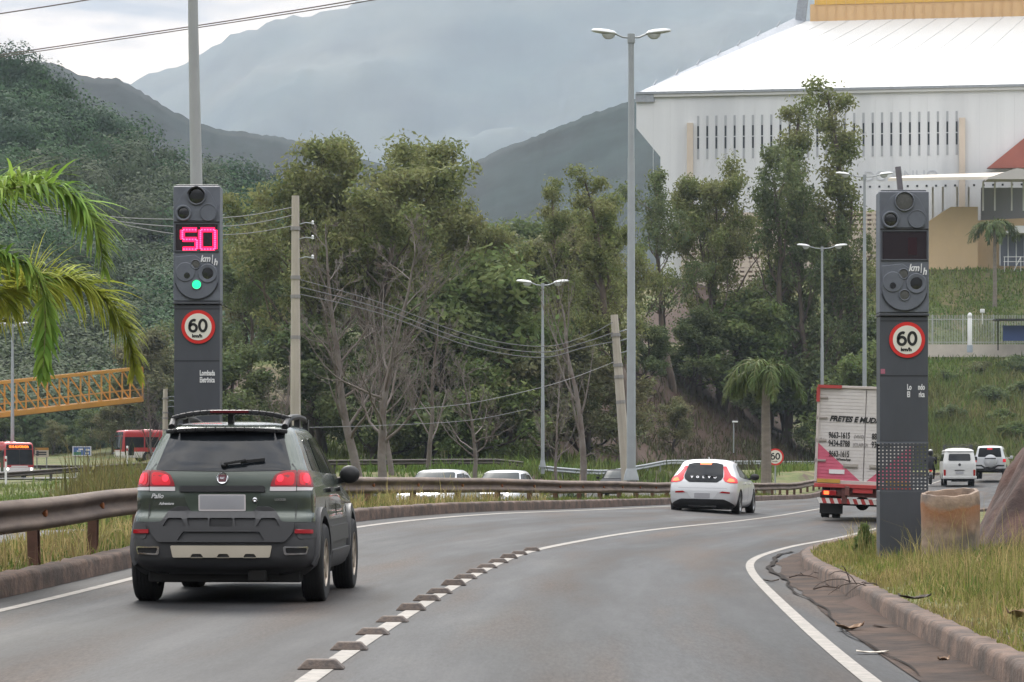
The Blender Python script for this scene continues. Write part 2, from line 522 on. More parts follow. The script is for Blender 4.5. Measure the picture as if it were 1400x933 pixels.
# ---- asphalt
def asphalt_material(name, wet=0.07):
    m = mat(name, (0.030, 0.0308, 0.0325), 0.45, col2=(0.044, 0.042, 0.040), c2=(0.48, 0.68), c2scale=0.35, var=0.10, vscale=1.0, spec=0.10,
            stretch=(1.5, 0.25, 1), rvar=wet)
    nt = m.node_tree; N, L = nt.nodes, nt.links
    b = N['Principled BSDF']; src = b.inputs['Base Color'].links[0].from_socket
    tc = N.new('ShaderNodeTexCoord')
    n = N.new('ShaderNodeTexNoise'); n.inputs['Scale'].default_value = 42; n.inputs['Detail'].default_value = 5; n.inputs['Roughness'].default_value = .8
    gm_ = N.new('ShaderNodeMapping'); gm_.inputs['Scale'].default_value = (1, .12, 1); L.new(tc.outputs['Object'], gm_.inputs[0]); L.new(gm_.outputs[0], n.inputs['Vector'])
    r = N.new('ShaderNodeMapRange'); r.inputs[1].default_value = .3; r.inputs[2].default_value = .7; r.inputs[3].default_value = .55; r.inputs[4].default_value = 1.5
    L.new(n.outputs[0], r.inputs[0])
    # worn wheel tracks: darker, smoother stripes that follow the lanes
    u = N.new('ShaderNodeUVMap'); su = N.new('ShaderNodeSeparateXYZ'); L.new(u.outputs[0], su.inputs[0])
    wv = N.new('ShaderNodeMath'); wv.operation = 'SINE'
    wm = N.new('ShaderNodeMath'); wm.operation = 'MULTIPLY'; wm.inputs[1].default_value = 2 * math.pi / 1.6
    L.new(su.outputs[0], wm.inputs[0]); L.new(wm.outputs[0], wv.inputs[0])
    wr_ = N.new('ShaderNodeMapRange'); wr_.inputs[1].default_value = -1; wr_.inputs[2].default_value = 1; wr_.inputs[3].default_value = .76; wr_.inputs[4].default_value = 1.14
    L.new(wv.outputs[0], wr_.inputs[0])
    mm = N.new('ShaderNodeMath'); mm.operation = 'MULTIPLY'; L.new(r.outputs[0], mm.inputs[0]); L.new(wr_.outputs[0], mm.inputs[1])
    # red-brown dust carried in between the wheel tracks, in long uneven streaks
    mp = N.new('ShaderNodeMapping'); mp.inputs['Scale'].default_value = (1.1, .09, 1); L.new(u.outputs[0], mp.inputs[0])
    n2 = N.new('ShaderNodeTexNoise'); n2.inputs['Scale'].default_value = 1.3; n2.inputs['Detail'].default_value = 6; L.new(mp.outputs[0], n2.inputs['Vector'])
    d1 = N.new('ShaderNodeMapRange'); d1.inputs[1].default_value = .48; d1.inputs[2].default_value = .72; d1.inputs[3].default_value = 0; d1.inputs[4].default_value = .75
    L.new(n2.outputs[0], d1.inputs[0])
    dm = N.new('ShaderNodeMix'); dm.data_type = 'RGBA'; dm.inputs[7].default_value = (.078, .059, .047, 1)
    L.new(d1.outputs[0], dm.inputs[0]); L.new(src, dm.inputs[6])
    h = N.new('ShaderNodeHueSaturation'); L.new(dm.outputs[2], h.inputs['Color']); L.new(mm.outputs[0], h.inputs['Value'])
    L.new(h.outputs[0], b.inputs['Base Color'])
    # roughness follows the grain: polished stones against dull binder
    rr = N.new('ShaderNodeMapRange'); rr.inputs[1].default_value = .3; rr.inputs[2].default_value = .7; rr.inputs[3].default_value = .46; rr.inputs[4].default_value = .74
    L.new(n2.outputs[0], rr.inputs[0]); L.new(rr.outputs[0], b.inputs['Roughness'])
    return m


M_asph = asphalt_material('wet_asphalt')


def strip(name, Ys, offs, zf, m, xf=None, parent=None, uv=False, dz=0.0, smooth=True):
    """a sheet that follows a road: offs may be numbers or functions of Y"""
    Ys = np.asarray(Ys, float)
    xf = xf or Xc
    cols = []
    for q in offs:
        oo = q(Ys) if callable(q) else np.full_like(Ys, q)
        cols.append((xf(Ys) + oo, oo))
    V = np.zeros((len(Ys), len(offs), 3))
    for j, (x, oo) in enumerate(cols):
        V[:, j, 0] = x; V[:, j, 1] = Ys; V[:, j, 2] = zf(Ys, oo) + dz
    nx, ny = len(offs), len(Ys)
    i = (np.arange(ny - 1)[:, None] * nx + np.arange(nx - 1)[None, :]).ravel()
    f = np.stack([i, i + 1, i + nx + 1, i + nx], 1)
    me = np_mesh(name, V.reshape(-1, 3), f, m, smooth)
    if uv:
        ul = me.uv_layers.new(name='road')
        oo = np.stack([c[1] for c in cols], 1).ravel(); yy = np.repeat(Ys, nx)
        fl = f.ravel()
        ul.data.foreach_set('uv', np.stack([oo[fl], yy[fl]], 1).astype(np.float32).ravel())
    return link(name, me, parent)


YR = np.concatenate([np.arange(-6, 60, .8), np.arange(60, 256, 2.0)])
tag(strip('road', YR, [-3.78, -3.3, -2.5, -1.65, -.8, 0, .8, 1.55, 2.3, 3.0, lambda y: WR(y), lambda y: WR(y) + .7], zroad, M_asph, uv=True), kind='structure')
tag(strip('opposing_road', np.arange(0, 256, 2.0), [-OW, -2, 0, 2, OW], lambda y, o: ZO(y) + 0 * o, M_asph, xf=Xo, uv=True), kind='structure')
M_far_asph = mat('pale_dry_asphalt', (0.15, 0.148, 0.145), 0.8, var=.15, vscale=.3)
tag(strip('side_road', np.linspace(213, 227, 5), [-110, -80, -50, -30], lambda y, o: ground_z(o, y) + .06, M_far_asph, xf=lambda y: 0 * y), kind='structure')
tag(strip('frontage_road', np.linspace(154, 160.5, 5), list(np.linspace(-34, -3, 12)), lambda y, o: ground_z(o, y) + .08, M_far_asph, xf=lambda y: 0 * y), kind='structure')

# ---- painted lines: worn white paint, in sheets 4 mm above the asphalt
def paint_material():
    m = mat('worn_road_paint', (0.23, 0.21, 0.185), 0.75, var=.15, vscale=4)
    nt = m.node_tree; N, L = nt.nodes, nt.links
    b = N['Principled BSDF']; src = b.inputs['Base Color'].links[0].from_socket
    tc = N.new('ShaderNodeTexCoord')
    n = N.new('ShaderNodeTexNoise'); n.inputs['Scale'].default_value = 9; n.inputs['Detail'].default_value = 8; n.inputs['Roughness'].default_value = .75
    L.new(tc.outputs['Object'], n.inputs['Vector'])
    r = N.new('ShaderNodeMapRange'); r.inputs[1].default_value = .46; r.inputs[2].default_value = .64; L.new(n.outputs[0], r.inputs[0])
    mx = N.new('ShaderNodeMix'); mx.data_type = 'RGBA'; mx.inputs[7].default_value = (.15, .14, .125, 1)
    L.new(r.outputs[0], mx.inputs[0]); L.new(src, mx.inputs[6]); L.new(mx.outputs[2], b.inputs['Base Color'])
    return m


M_paint = paint_material()


def line_strip(name, Ys, off, w, dz=.004):
    f = (lambda s: (lambda y: (off(y) if callable(off) else off + 0 * y) + s * w / 2))
    return tag(strip(name, Ys, [f(-1), f(1)], zroad, M_paint, dz=dz), kind='structure')


YL = np.concatenate([np.arange(-6, 60, .8), np.arange(60, 240, 2.0)])
line_strip('edge_line', YL, LO, .11)
line_strip('edge_line', YL, lambda y: WR(y), .105)
line_strip('centre_line', np.concatenate([np.arange(-6, 60, .8), np.arange(60, 180, 2.0)]), 0.0, .12)

# ---- gutter: a wash of red-brown silt between the edge line and the kerb, broken along its rim
M_silt = mat('gutter_silt', (0.068, 0.046, 0.035), 0.95, col2=(0.038, 0.029, 0.025), c2=(0.42, 0.6), c2scale=1.4, var=.25, vscale=7, bump=.3, bscale=22, spec=.15)
ng = np.arange(6, 52, .3)
wob = np.cumsum(rng.normal(0, .03, len(ng))); wob -= np.linspace(wob[0], wob[-1], len(ng))
tag(strip('gutter_silt', ng, [lambda y: WR(y) + .36 + np.clip(np.interp(y, ng, wob) * .6, -.10, .12), lambda y: WR(y) + .5, lambda y: WR(y) + .68],
          lambda y, o: zroad(y, o) + np.clip((o - WR(y) - .42) * .06, 0.0, .03), M_silt, dz=.006), kind='structure')

M_crack = mat('wet_crack', (0.022, 0.018, 0.016), 0.95, spec=.1)
mb = MB()
for y in np.arange(15, 42, .35):
    o0 = float(WR(y) + .27 + .04 * math.sin(y * .9) + .015 * math.sin(y * 2.9)); o1 = float(WR(y + .35) + .27 + .04 * math.sin((y + .35) * .9) + .015 * math.sin((y + .35) * 2.9))
    w = (.007 + .007 * abs(math.sin(y * 2.3)) + (.02 if y > 29 else 0)) * (1 if y > 21 else .6)
    a, b = road_pt(y, o0), road_pt(y + .35, o1)
    mb.add([a + Vector((-w, 0, .016)), a + Vector((w, 0, .017)), b + Vector((w, 0, .017)), b + Vector((-w, 0, .016))], [(0, 1, 2, 3)])
tag(mb.build('gutter_crack', M_crack), kind='structure')

# ---- kerbs
M_kerb = mat('kerb_concrete', (0.112, 0.070, 0.050), 0.9, col2=(0.046, 0.030, 0.022), c2=(0.4, 0.6), c2scale=2.6, var=.32, vscale=9, bump=.6, bscale=18)


def kerb(name, Ys, off, w, h, side):
    """a rounded kerb of stones 0.8 m long; side=+1 when the soil is to the right"""
    prof = [(0, -.12), (0.012, h * .80), (.028, h * .96), (.05, h), (w - .02, h * 1.01), (w, h * .96), (w, -.12)]
    V, n = [], len(prof)
    for y in Ys:
        oo = float(off(y) if callable(off) else off)
        base = float(zroad(y, oo))
        jx, jz = rng.normal(0, .004), rng.normal(0, .004)
        dip = -.010 if abs((y / .8) % 1 - .5) < .13 else 0
        for a, b in prof:
            V.append((float(Xc(y)) + oo + side * (a + (jx if b > 0 else 0) - dip * .3), y, base + b + (jz + dip if b > 0 else 0)))
    k = len(Ys)
    Fc = [(i * n + j, i * n + j + 1, (i + 1) * n + j + 1, (i + 1) * n + j) for i in range(k - 1) for j in range(n - 1)]
    me = np_mesh(name, np.array(V), np.array(Fc), M_kerb, True)
    me.set_sharp_from_angle(angle=R(50)); fixnorm(me)
    return tag(link(name, me), kind='structure')


kerb('kerb', np.arange(4, 75, .2), lambda y: WR(y) + .66, .17, .165, 1)
kerb('kerb', np.concatenate([np.arange(4, 70, .2), np.arange(70, 180, .4)]), -3.74, .26, .19, -1)

# ---- hills: each a real slope at its own distance
M_forest_floor = mat('forest_floor', (0.030, 0.042, 0.018), 0.95, col2=(0.05, 0.055, 0.028), c2scale=.05, var=.4, vscale=.2, spec=.1)
M_ridge = mat('ridge_scrub', (0.014, 0.025, 0.024), 0.95, col2=(0.024, 0.029, 0.030), c2=(.42, .62), c2scale=.008, var=.45, vscale=.05, spec=.1, detail=8)
M_mount = mat('mountain_grass', (0.018, 0.030, 0.026), 0.95, col2=(0.060, 0.060, 0.044), c2=(.40, .64), c2scale=.0022, var=.5, vscale=.007, spec=.1, detail=8)


def vnoise(x, y, seed):
    """smooth 2-D value noise"""
    r = np.random.default_rng(seed); T = r.uniform(-1, 1, (64, 64))
    xi, yi = np.floor(x).astype(int), np.floor(y).astype(int); fx, fy = x - xi, y - yi
    fx, fy = fx * fx * (3 - 2 * fx), fy * fy * (3 - 2 * fy)
    g = lambda i, j: T[i % 64, j % 64]
    return (g(xi, yi) * (1 - fx) + g(xi + 1, yi) * fx) * (1 - fy) + (g(xi, yi + 1) * (1 - fx) + g(xi + 1, yi + 1) * fx) * fy


def fbm2(x, y, seed, octs=5):
    out, a = 0, 1.0
    for k in range(octs):
        out = out + a * vnoise(x * 2 ** k + 7.3 * k, y * 2 ** k - 3.1 * k, seed + k); a *= .5
    return out


def hill(name, sil, d_foot, d_ridge, z_foot, m, rough, seed, n=220, depth_k=1.6, foot_fn=None):
    """sil: (px, py) of its skyline; built as a slope from d_foot up to the ridge at d_ridge and down again behind"""
    px = np.linspace(sil[0][0], sil[-1][0], n)
    py = np.interp(px, [s[0] for s in sil], [s[1] for s in sil])
    s = (px - 700) / F
    ts = np.concatenate([np.linspace(0, 1, 64), [1.08, 1.2, 1.45, depth_k]])
    V = []
    zr_ = CZ + (HY - py) / F * d_ridge
    for t in ts:
        d = d_foot + (d_ridge - d_foot) * t
        if t <= 1:
            k = t ** .9 * (.35 + .65 * t)
            z = z_foot + (zr_ - z_foot) * k
        else:
            z = z_foot + (zr_ - z_foot) * max(-.1, 1 - (t - 1) * 1.7)
        sc_ = (d_ridge - d_foot) * .16
        bump = rough * (fbm2(s * d_ridge / sc_ + 50, np.full(n, t * 6.0) + 9, seed, 6) * 1.3 * (np.sin(min(t, 1) * math.pi) + .05) + .10 * fbm2(px * .37, np.full(n, t * 30.0), seed + 9, 4) * (t <= 1))
        V.append(np.stack([s * d, np.full(n, d), z + bump], 1))
    V = np.array(V); k = len(ts)
    i = (np.arange(k - 1)[:, None] * n + np.arange(n - 1)[None, :]).ravel()
    f = np.stack([i, i + 1, i + n + 1, i + n], 1)
    o = link(name, np_mesh(name, V.reshape(-1, 3), f, m, True))
    return tag(o, kind='structure'), V


SIL_near = [(-900, 30), (-400, 20), (-150, 45), (0, 78), (40, 89), (80, 119), (116, 155), (160, 171), (200, 195), (248, 219), (280, 231), (344, 247), (450, 285), (560, 300), (700, 318), (820, 340), (1000, 400), (1200, 470), (1500, 520)]
SIL_near = [(a, b + 20) for a, b in SIL_near]
hill_near, VN = hill('hill', SIL_near, 292, 470, 2.2, M_forest_floor, 2.2, 11, n=260)
SIL_2 = [(-1400, 120), (-600, 60), (-200, 90), (0, 92), (40, 86), (60, 83), (95, 93), (105, 103), (160, 107), (190, 122), (215, 138), (240, 153), (270, 168), (300, 176), (380, 186), (410, 192), (500, 218), (600, 240), (680, 262), (800, 300), (1000, 360)]
hill('hill', SIL_2, 620, 1080, 3, M_ridge, 5, 23, n=420)
SIL_3 = [(300, 420), (480, 300), (560, 262), (640, 226), (680, 205), (740, 182), (800, 158), (855, 139), (905, 122), (1000, 100), (1150, 92), (1400, 120), (1800, 200), (2400, 380)]
hill('hill', SIL_3, 560, 1050, 3, M_ridge, 4.5, 31, n=360)
SIL_4 = [(-3200, 60), (-1500, 90), (-400, 120), (60, 124), (150, 112), (182, 109), (220, 98), (270, 76), (300, 56), (350, 36), (400, 23), (450, 15), (500, 3), (560, -16), (700, -40), (1000, -60), (1400, -20), (2200, 80), (3200, 160)]
hill('mountain', SIL_4, 2600, 5200, 4, M_mount, 62, 43, n=520, depth_k=1.28)

# ---- the air
bpy.data.materials.new('haze_air')
hm = bpy.data.materials['haze_air']; hm.use_nodes = True
hm.node_tree.nodes.clear()
ho = hm.node_tree.nodes.new('ShaderNodeOutputMaterial')
hv = hm.node_tree.nodes.new('ShaderNodeVolumePrincipled')
hv.inputs['Color'].default_value = (0.75, 0.86, 1.0, 1)
hv.inputs['Density'].default_value = 0.000105
hv.inputs['Anisotropy'].default_value = 0.0
hm.node_tree.links.new(hv.outputs[0], ho.inputs['Volume'])
hb = MB().box((0, 3420, 564), (11000, 7000, 1132))
tag(hb.build('haze', hm), kind='stuff')
# ================================================================ the arena on its hill, the wall, canopy and fence
M_arena = mat('arena_grey_white_panels', (0.70, 0.71, 0.72), 0.6, var=.06, vscale=.25, col2=(.60, .61, .625), c2scale=.15, stretch=(1, 1, .06))
M_roofw = mat('arena_white_roof', (0.56, 0.56, 0.545), 0.55, var=.05, vscale=.12, stretch=(1, .2, 1))
M_slitd = mat('dark_slit_glass', (0.03, 0.035, 0.04), 0.2)
M_slitl = mat('slit_grey_groove', (0.38, 0.39, 0.41), 0.7)
M_cream = mat('cream_render', (0.60, 0.51, 0.42), 0.8, var=.06, vscale=.5)
M_black = mat('black_plastic', (0.012, 0.012, 0.013), 0.5)
M_gutter = mat('roof_edge_grey', (0.30, 0.32, 0.35), 0.6, var=.15)
M_orange = mat('pale_orange_panel', (0.66, 0.42, 0.20), 0.6, var=.06, vscale=.2)
M_yellow = mat('yellow_orange_panel', (0.68, 0.40, 0.07), 0.55, var=.06, vscale=.2)
M_tan = mat('tan_rendered_wall', (0.64, 0.47, 0.28), 0.85, var=.05, vscale=.4)
M_redroof = mat('red_brown_roof', (0.34, 0.105, 0.075), 0.7, var=.08, vscale=.5)
M_canopy = mat('cream_canopy', (0.72, 0.65, 0.56), 0.6)
M_whitep = mat('white_painted_metal', (0.72, 0.72, 0.71), 0.5)


def arena():
    A, B = at(870, 130, 336.0), at(1400, 118, 329.0)          # top line of the long wall
    ux = (B - A); ux.z = 0; L0 = ux.length; ux.normalize()
    nv = Vector((ux.y, -ux.x, 0))                               # out of the wall, towards the camera
    zt = (A.z + B.z) / 2
    LEN = 96.0; zb = 24.0
    t = root('arena_building', (A.x, A.y, zb), 'huge white arena with a slanted corner, sloping white roof and rows of slit windows', 'building', math.atan2(ux.y, ux.x))
    H = zt - zb
    s = 336.0 / F
    # wall outline in (x along, z up): the corner leans in below the eaves
    MB().prism([(0, H), (0, H - 46 * s), (33 * s, H - 86 * s), (33 * s, -3), (LEN, -3), (LEN, H)], -.6, 0, 0, FRONT).build('wall', M_arena, t)
    bands = MB()
    for k in range(1, 46): bands.box((k * 2.1, -.008, H / 2 + 6), (.05, .02, H - 14))
    bands.build('panel_joint', mat('panel_joint_grey', (.62, .63, .64), .7), t)
    MB().box((LEN / 2, -.15, H + .12), (LEN, .5, .3)).build('eaves_strip', M_gutter, t)
    # slit windows: pale groove above and below, dark glass between
    for k in range(29):
        px = 956 + k * 12.62
        x = (px - 870) * (330.5 / F)
        z1, z0 = H - (158 - 127) * s, H - (217 - 127) * s
        w = MB().box((x, -.02, (z0 + z1) / 2), (.26, .06, z1 - z0)).build('window', M_slitl, t)
        zz1, zz0 = H - (172 - 127) * s, H - (203 - 127) * s
        MB().box((x, -.04, (zz0 + zz1) / 2), (.22, .05, zz1 - zz0)).build('pane', M_slitd, w)
        MB().box((x, -.055, zz0 + (zz1 - zz0) * .52), (.24, .05, .1)).build('mullion', M_arena, w)
    for px in (945, 1316):
        x = (px - 870) * (331 / F)
        z1 = H - (168 - 127) * s
        MB().box((x, -.35, z1 / 2), (.75, .6, z1)).build('pilaster', M_cream, t)
    for k in range(34):
        px = 1000 + k * 12.8; x = (px - 870) * (330.5 / F)
        MB().box((x, -.01, H - (258 - 127) * s), (.24, .08, .24)).build('vent_hole', M_slitd, t)
    # faint raised letters on the panels, most of them behind the trees
    x = (1150 - 870) * (331 / F)
    text('lettering', 'ESTÁDIO ... DO PENNO', 1.55, mat('faint_letter_grey', (.56, .57, .60), .6), t, Matrix.Translation(((1062 - 870) * s, -.03, H - (248 - 127) * s)) @ FRONT, .02, 0, sx=.74) if False else None
    text('lettering', 'DO PINHO', 1.75, mat('faint_letter_grey', (.56, .57, .60), .6), t, Matrix.Translation(((1178 - 870) * s, -.03, H - (250 - 127) * s)) @ FRONT, .02, 0, sx=1.05)
    # sloping roof: rises away from the eaves, its left edge running up to the right
    dep = 34.0
    x1 = ((1097 - 700) / F * (336 + dep - 3) - A.x) - 4.4
    z1 = CZ + (HY - 30) / F * (336 + dep - 3) - zb
    rf = MB()
    rf.add([(2.2, -.3, H + .2), (LEN, -.3, H + .2), (LEN, dep, z1), (x1, dep, z1), (2.2, -.3, H - .4), (LEN, -.3, H - .4), (LEN, dep, z1 - .6), (x1, dep, z1 - .6)],
           [(0, 1, 2, 3), (7, 6, 5, 4), (0, 4, 5, 1), (3, 2, 6, 7), (0, 3, 7, 4), (1, 5, 6, 2)])
    r = rf.build('roof', M_roofw, t)
    sm = MB()
    for k in range(1, 26):
        f = k / 26
        sm.bar((2.2 + (LEN - 2.2) * f, -.3, H + .22), (x1 + (LEN - x1) * f, dep, z1 + .02), .07, .03)
    sm.build('roof_seam', mat('roof_seam_white', (.42, .42, .41), .5), r)
    ed = MB().add([(-.1, -.3, H + .05), (2.15, -.3, H + .19), (x1 - .1, dep, z1), (x1 - 1.6, dep + .3, z1 + .5), (-.1, -.3, H - 1), (2.15, -.3, H - 1), (x1 - .1, dep, z1 - 1), (x1 - 1.6, dep + .3, z1 - 1)],
                  [(0, 1, 2, 3), (7, 6, 5, 4), (0, 4, 5, 1), (3, 2, 6, 7), (0, 3, 7, 4), (1, 5, 6, 2)]).build('roof_edge', M_gutter, t)
    fixnorm(ed.data)
    for k in range(7):
        f = .1 + k * .13
        MB().bar(Vector((0, 0, H + .1)).lerp(Vector((x1 - 1.5, dep, z1 + .5)), f), Vector((0, 0, H + .1)).lerp(Vector((x1 - 1.5, dep, z1 + .5)), f + .02) + Vector((0, 0, .5)), .12).build('edge_bracket', M_gutter, t)
    hb = 26 * (336 + dep) / F
    MB().box(((x1 + LEN) / 2 + .6, dep + .4, z1 + hb / 2 - .3), (LEN - x1, .8, hb)).build('lower_band', M_orange, t)
    MB().box(((x1 + LEN) / 2 + 1.2, dep + .35, z1 + hb + 4), (LEN - x1, .9, 8.8)).build('upper_band', M_yellow, t)
    rb = MB()
    for k in range(60): rb.box((x1 + 1.5 + k * 1.3, dep - .1, z1 + hb + 2), (.08, .1, 12))
    rb.build('band_rib', M_orange, t)
    MB().prism([(x1 - 1.5, z1 - .5), (x1 - .1, z1 - .5), (x1 + 1.5, z1 + 14), (x1 + .3, z1 + 14)], -dep - 1.2, -dep, 0, FRONT).build('band_end', M_gutter, t)
    # red-brown gable on the right
    gx = (1342 - 870) * s
    MB().prism([(gx, H - (237 - 127) * s), (gx + 20, H - (237 - 127) * s), (gx + 20, H - (120 - 127) * s), (gx + 6.3, H - (181 - 127) * s)], .3, 1.2, 0, FRONT).build('red_gable', M_redroof, t)
    # beige openwork block wall under the panels
    x0, x1_ = (936 - 870) * s, (1236 - 870) * s
    zt_, zb_ = H - (292 - 127) * s, H - (400 - 127) * s
    MB().box(((x0 + x1_) / 2, -1.0, (zt_ + zb_) / 2), (x1_ - x0, .9, zt_ - zb_)).build('openwork_backing', mat('openwork_dark', (.22, .15, .11), .9), t)
    lt = MB()
    n = int((zt_ - zb_) / .56)
    for k in range(n + 1): lt.box(((x0 + x1_) / 2, -1.55, zb_ + k * .56), (x1_ - x0, .2, .30 if k % 6 else .62))
    for k in range(int((x1_ - x0) / .86)): lt.box((x0 + k * .86, -1.52, (zt_ + zb_) / 2), (.24 if k % 9 else .5, .2, zt_ - zb_))
    lt.build('openwork_blocks', M_cream, t)
    MB().box(((x0 + x1_) / 2, -1.6, zb_ - .5), (x1_ - x0, .6, 1.0)).build('plinth', M_whitep, t)
    return t


arena()


def entrance():
    d = 318.0
    t = root('entrance_pavilion', at(1330, 372, d), 'tan walled entrance block with a cream canopy on white posts', 'building')
    b = t.location
    Q = lambda px, py, dd=d: at(px, py, dd) - b
    k = d / F
    # tan wall with a shoulder sloping down to the left, and its darker return face
    pts = [(1258, 382), (1258, 311), (1300, 283), (1337, 283), (1337, 372)]
    MB().prism([((px - 1330) * k, (372 - py) * k) for px, py in pts], 0, 5, 0, Matrix.Translation((0, 5, 0)) @ FRONT).build('wall', M_tan, t)
    MB().prism([((px - 1330) * k, (372 - py) * k) for px, py in [(1337.2, 374), (1337.2, 300), (1420, 296), (1420, 374)]], -4, .0, 0, Matrix.Translation((0, 1.6, 0)) @ FRONT).build('side_wall', M_tan, t)
    # canopy
    fr_ = [Q(1206, 250) + Vector((0, -5, 0)), Q(1430, 246) + Vector((0, -5, 0)), Q(1430, 231) + Vector((0, 8, .6)), Q(1252, 237) + Vector((0, 8, .6))]
    cn = MB().add(fr_ + [p_ - Vector((0, 0, .35)) for p_ in fr_], [(0, 1, 2, 3), (7, 6, 5, 4), (0, 4, 5, 1), (3, 2, 6, 7), (0, 3, 7, 4), (1, 5, 6, 2)]).build('canopy', M_canopy, t); fixnorm(cn.data)
    for px in (1341, 1357, 1380, 1396): MB().bar(Q(px, 250) + Vector((0, -1.5, 0)), Q(px, 290) + Vector((0, -1.5, 0)), .16, .16).build('post', M_whitep, t)
    MB().prism([((px - 1330) * k, (372 - py) * k) for px, py in [(1336, 252), (1375, 239), (1430, 250), (1430, 254), (1336, 254)]], 0, 3, 0, Matrix.Translation((0, -4.1, 0)) @ FRONT).build('canopy_gable', mat('canopy_gable_grey', (.52, .49, .46), .7), t)
    for px, y0 in ((1301, 283), (1321, 283), (1337, 268), (1357, 272), (1380, 276), (1394, 280), (1287, 296)):
        MB().bar(Q(px, 248) + Vector((0, 6.5, 0)), Q(px, 330) + Vector((0, 6.5, 0)), .2, .2).build('post', M_whitep, t)
    MB().box((6.1, 2.2, 7.9), (9.5, .4, 4.4)).build('dark_opening', mat('grey_glazing', (.24, .24, .25), .5), t)  # plain grey panel behind the canopy posts
    g = MB().box((4.6, -.6, 2.6), (3.2, .3, 3.9)).build('glass_door', mat('door_glazing', (.12, .13, .16), .15), t)
    fr = MB()
    for x in (3.05, 4.0, 4.95, 5.9): fr.box((x, -.8, 2.6), (.09, .09, 3.9))
    fr.box((4.6, -.8, 4.5), (3.2, .1, .12)); fr.build('door_frame', M_whitep, g)
    MB().prism([((px - 1330) * k, (372 - py) * k) for px, py in [(1366, 322), (1382, 312), (1430, 312), (1430, 322)]], -.5, 2.5, 0, Matrix.Translation((0, -.6, 0)) @ FRONT).build('porch_roof', M_whitep, t)
    rl = MB()
    for z in (.55, 1.1): rl.tube([(3.0, -3.4, z + .4), (10, -3.4, z + .4)], .04, 6)
    for x in (3.1, 5.0, 6.6): rl.tube([(x, -3.4, -.2), (x, -3.4, 1.5)], .04, 6)
    rl.tube([(4.2, -3.4, -.1), (5.0, -3.4, 1.5)], .05, 6)
    rl.build('handrail', M_whitep, t)


entrance()


def upper_fence():
    d = 284.5; k = d / F
    x0, x1 = (1150 - 700) * k, (1440 - 700) * k
    zb = CZ + (HY - 483) * k
    t = root('railing_fence', (x0, d, zb), 'long pale steel railing fence on a low white wall below the grass bank', 'fence')
    L = x1 - x0
    MB().box((L / 2, 0, .25), (L, .3, 1.3)).build('low_wall', mat('dirty_white_wall', (.56, .50, .44), .8, var=.15, vscale=.4), t)
    sl = MB(); M_st = mat('galvanised_steel', (.42, .43, .42), .5, metal=.4)
    z0, z1 = .9, (483 - 431) * k
    for i in range(int(L / .17)): sl.box((i * .17, 0, (z0 + z1) / 2), (.045, .03, z1 - z0))
    for z in (z0 + .25, z1 - .45): sl.box((L / 2, .03, z), (L, .05, .08))
    sl.build('railing', M_st, t)
    for i in range(int(L / 3.2)): MB().box((i * 3.2, .05, z1 / 2 + .3), (.10, .10, z1 - .5)).build('post', M_st, t)
    c = root('gate_column', (at(1326, 482, 282.5)), 'white round topped concrete column standing in front of the railing fence', 'column')
    MB().lathe([(.30, 0), (.30, .75)], 16).build('foot', mat('column_foot_grey', (.34, .38, .44), .7), c, True)
    MB().lathe([(.24, .75), (.23, 3.5), (.20, 3.55), (.20, 3.62), (.25, 3.72), (.24, 3.95), (.12, 4.12), (.001, 4.15)], 16).build('shaft', M_whitep, c, True)
    b = root('bus_shelter', at(1366, 478, 281.0), 'bus shelter with a dark flat roof and blue panel in front of the railing fence', 'bus shelter')
    k2 = 281 / F
    MB().box((3.2, .6, 3.1), (7.2, 1.8, .16)).build('roof', M_black, b)
    for x in (0.1, 6.4): MB().box((x, 1.2, 1.5), (.12, .12, 3.1)).build('post', M_black, b)
    p = MB().box((3.6, 1.2, 1.75), (6.0, .08, 1.6)).build('panel', mat('blue_panel', (.035, .07, .22), .5), b)
    f = root('floodlight', at(1343, 430, 283.6), 'small white floodlight on the top rail of the fence beside the column', 'lamp')
    MB().box((0, 0, .35), (.45, .3, .4)).build('lamp_head', M_whitep, f, bevel=.05)
    MB().box((0, 0, -.4), (.07, .07, 1.3)).build('bracket', M_whitep, f)
    w = root('distant_house', at(748, 455, 262.0), 'long low white walled house half hidden in the trees behind the lamp post', 'house')
    w.location.z -= 1.5
    k3 = 262 / F
    MB().box((-.6, 2, 1.6), (7.6, 4, 3.2)).build('wall', mat('house_wall', (.34, .31, .31), .8, var=.2), w)
    MB().box((-.6, 2, 3.35), (8.2, 4.6, .5)).build('roof', mat('pale_roof_sheet', (.62, .60, .60), .6), w)
    MB().box((-3.2, -.02, 1.4), (1.0, .1, 1.1)).build('window', M_slitd, w)
    MB().box((1.6, -.02, 1.4), (1.0, .1, 1.1)).build('window', M_slitd, w)


upper_fence()
# ================================================================ vehicles
M_black = mat('black_plastic', (0.012, 0.012, 0.013), 0.5)
M_rubber = mat('tyre_rubber', (0.014, 0.014, 0.014), 0.85, var=.2, vscale=12)
M_under = mat('underbody_dirt', (0.012, 0.011, 0.010), 0.9)
M_glass = mat('dark_window_glass', (0.009, 0.011, 0.013), 0.06, spec=0.15)
M_glassl = mat('tinted_window_glass', (0.016, 0.019, 0.023), 0.07, spec=.36, var=.4, vscale=2.5)
M_chrome = mat('chrome_trim', (0.62, 0.62, 0.63), 0.18, metal=1.0)
M_red = mat('red_lamp_lens', (0.32, 0.010, 0.014), 0.15, coat=.3)
M_redlit = mat('lit_red_lamp', (0.40, 0.006, 0.012), 0.2, coat=.15, emit=(1.0, 0.012, 0.035), estr=0.12)
M_redhot = mat('bright_lit_lamp', (0.6, 0.05, 0.03), 0.2, emit=(1.0, 0.15, 0.035), estr=1.0)
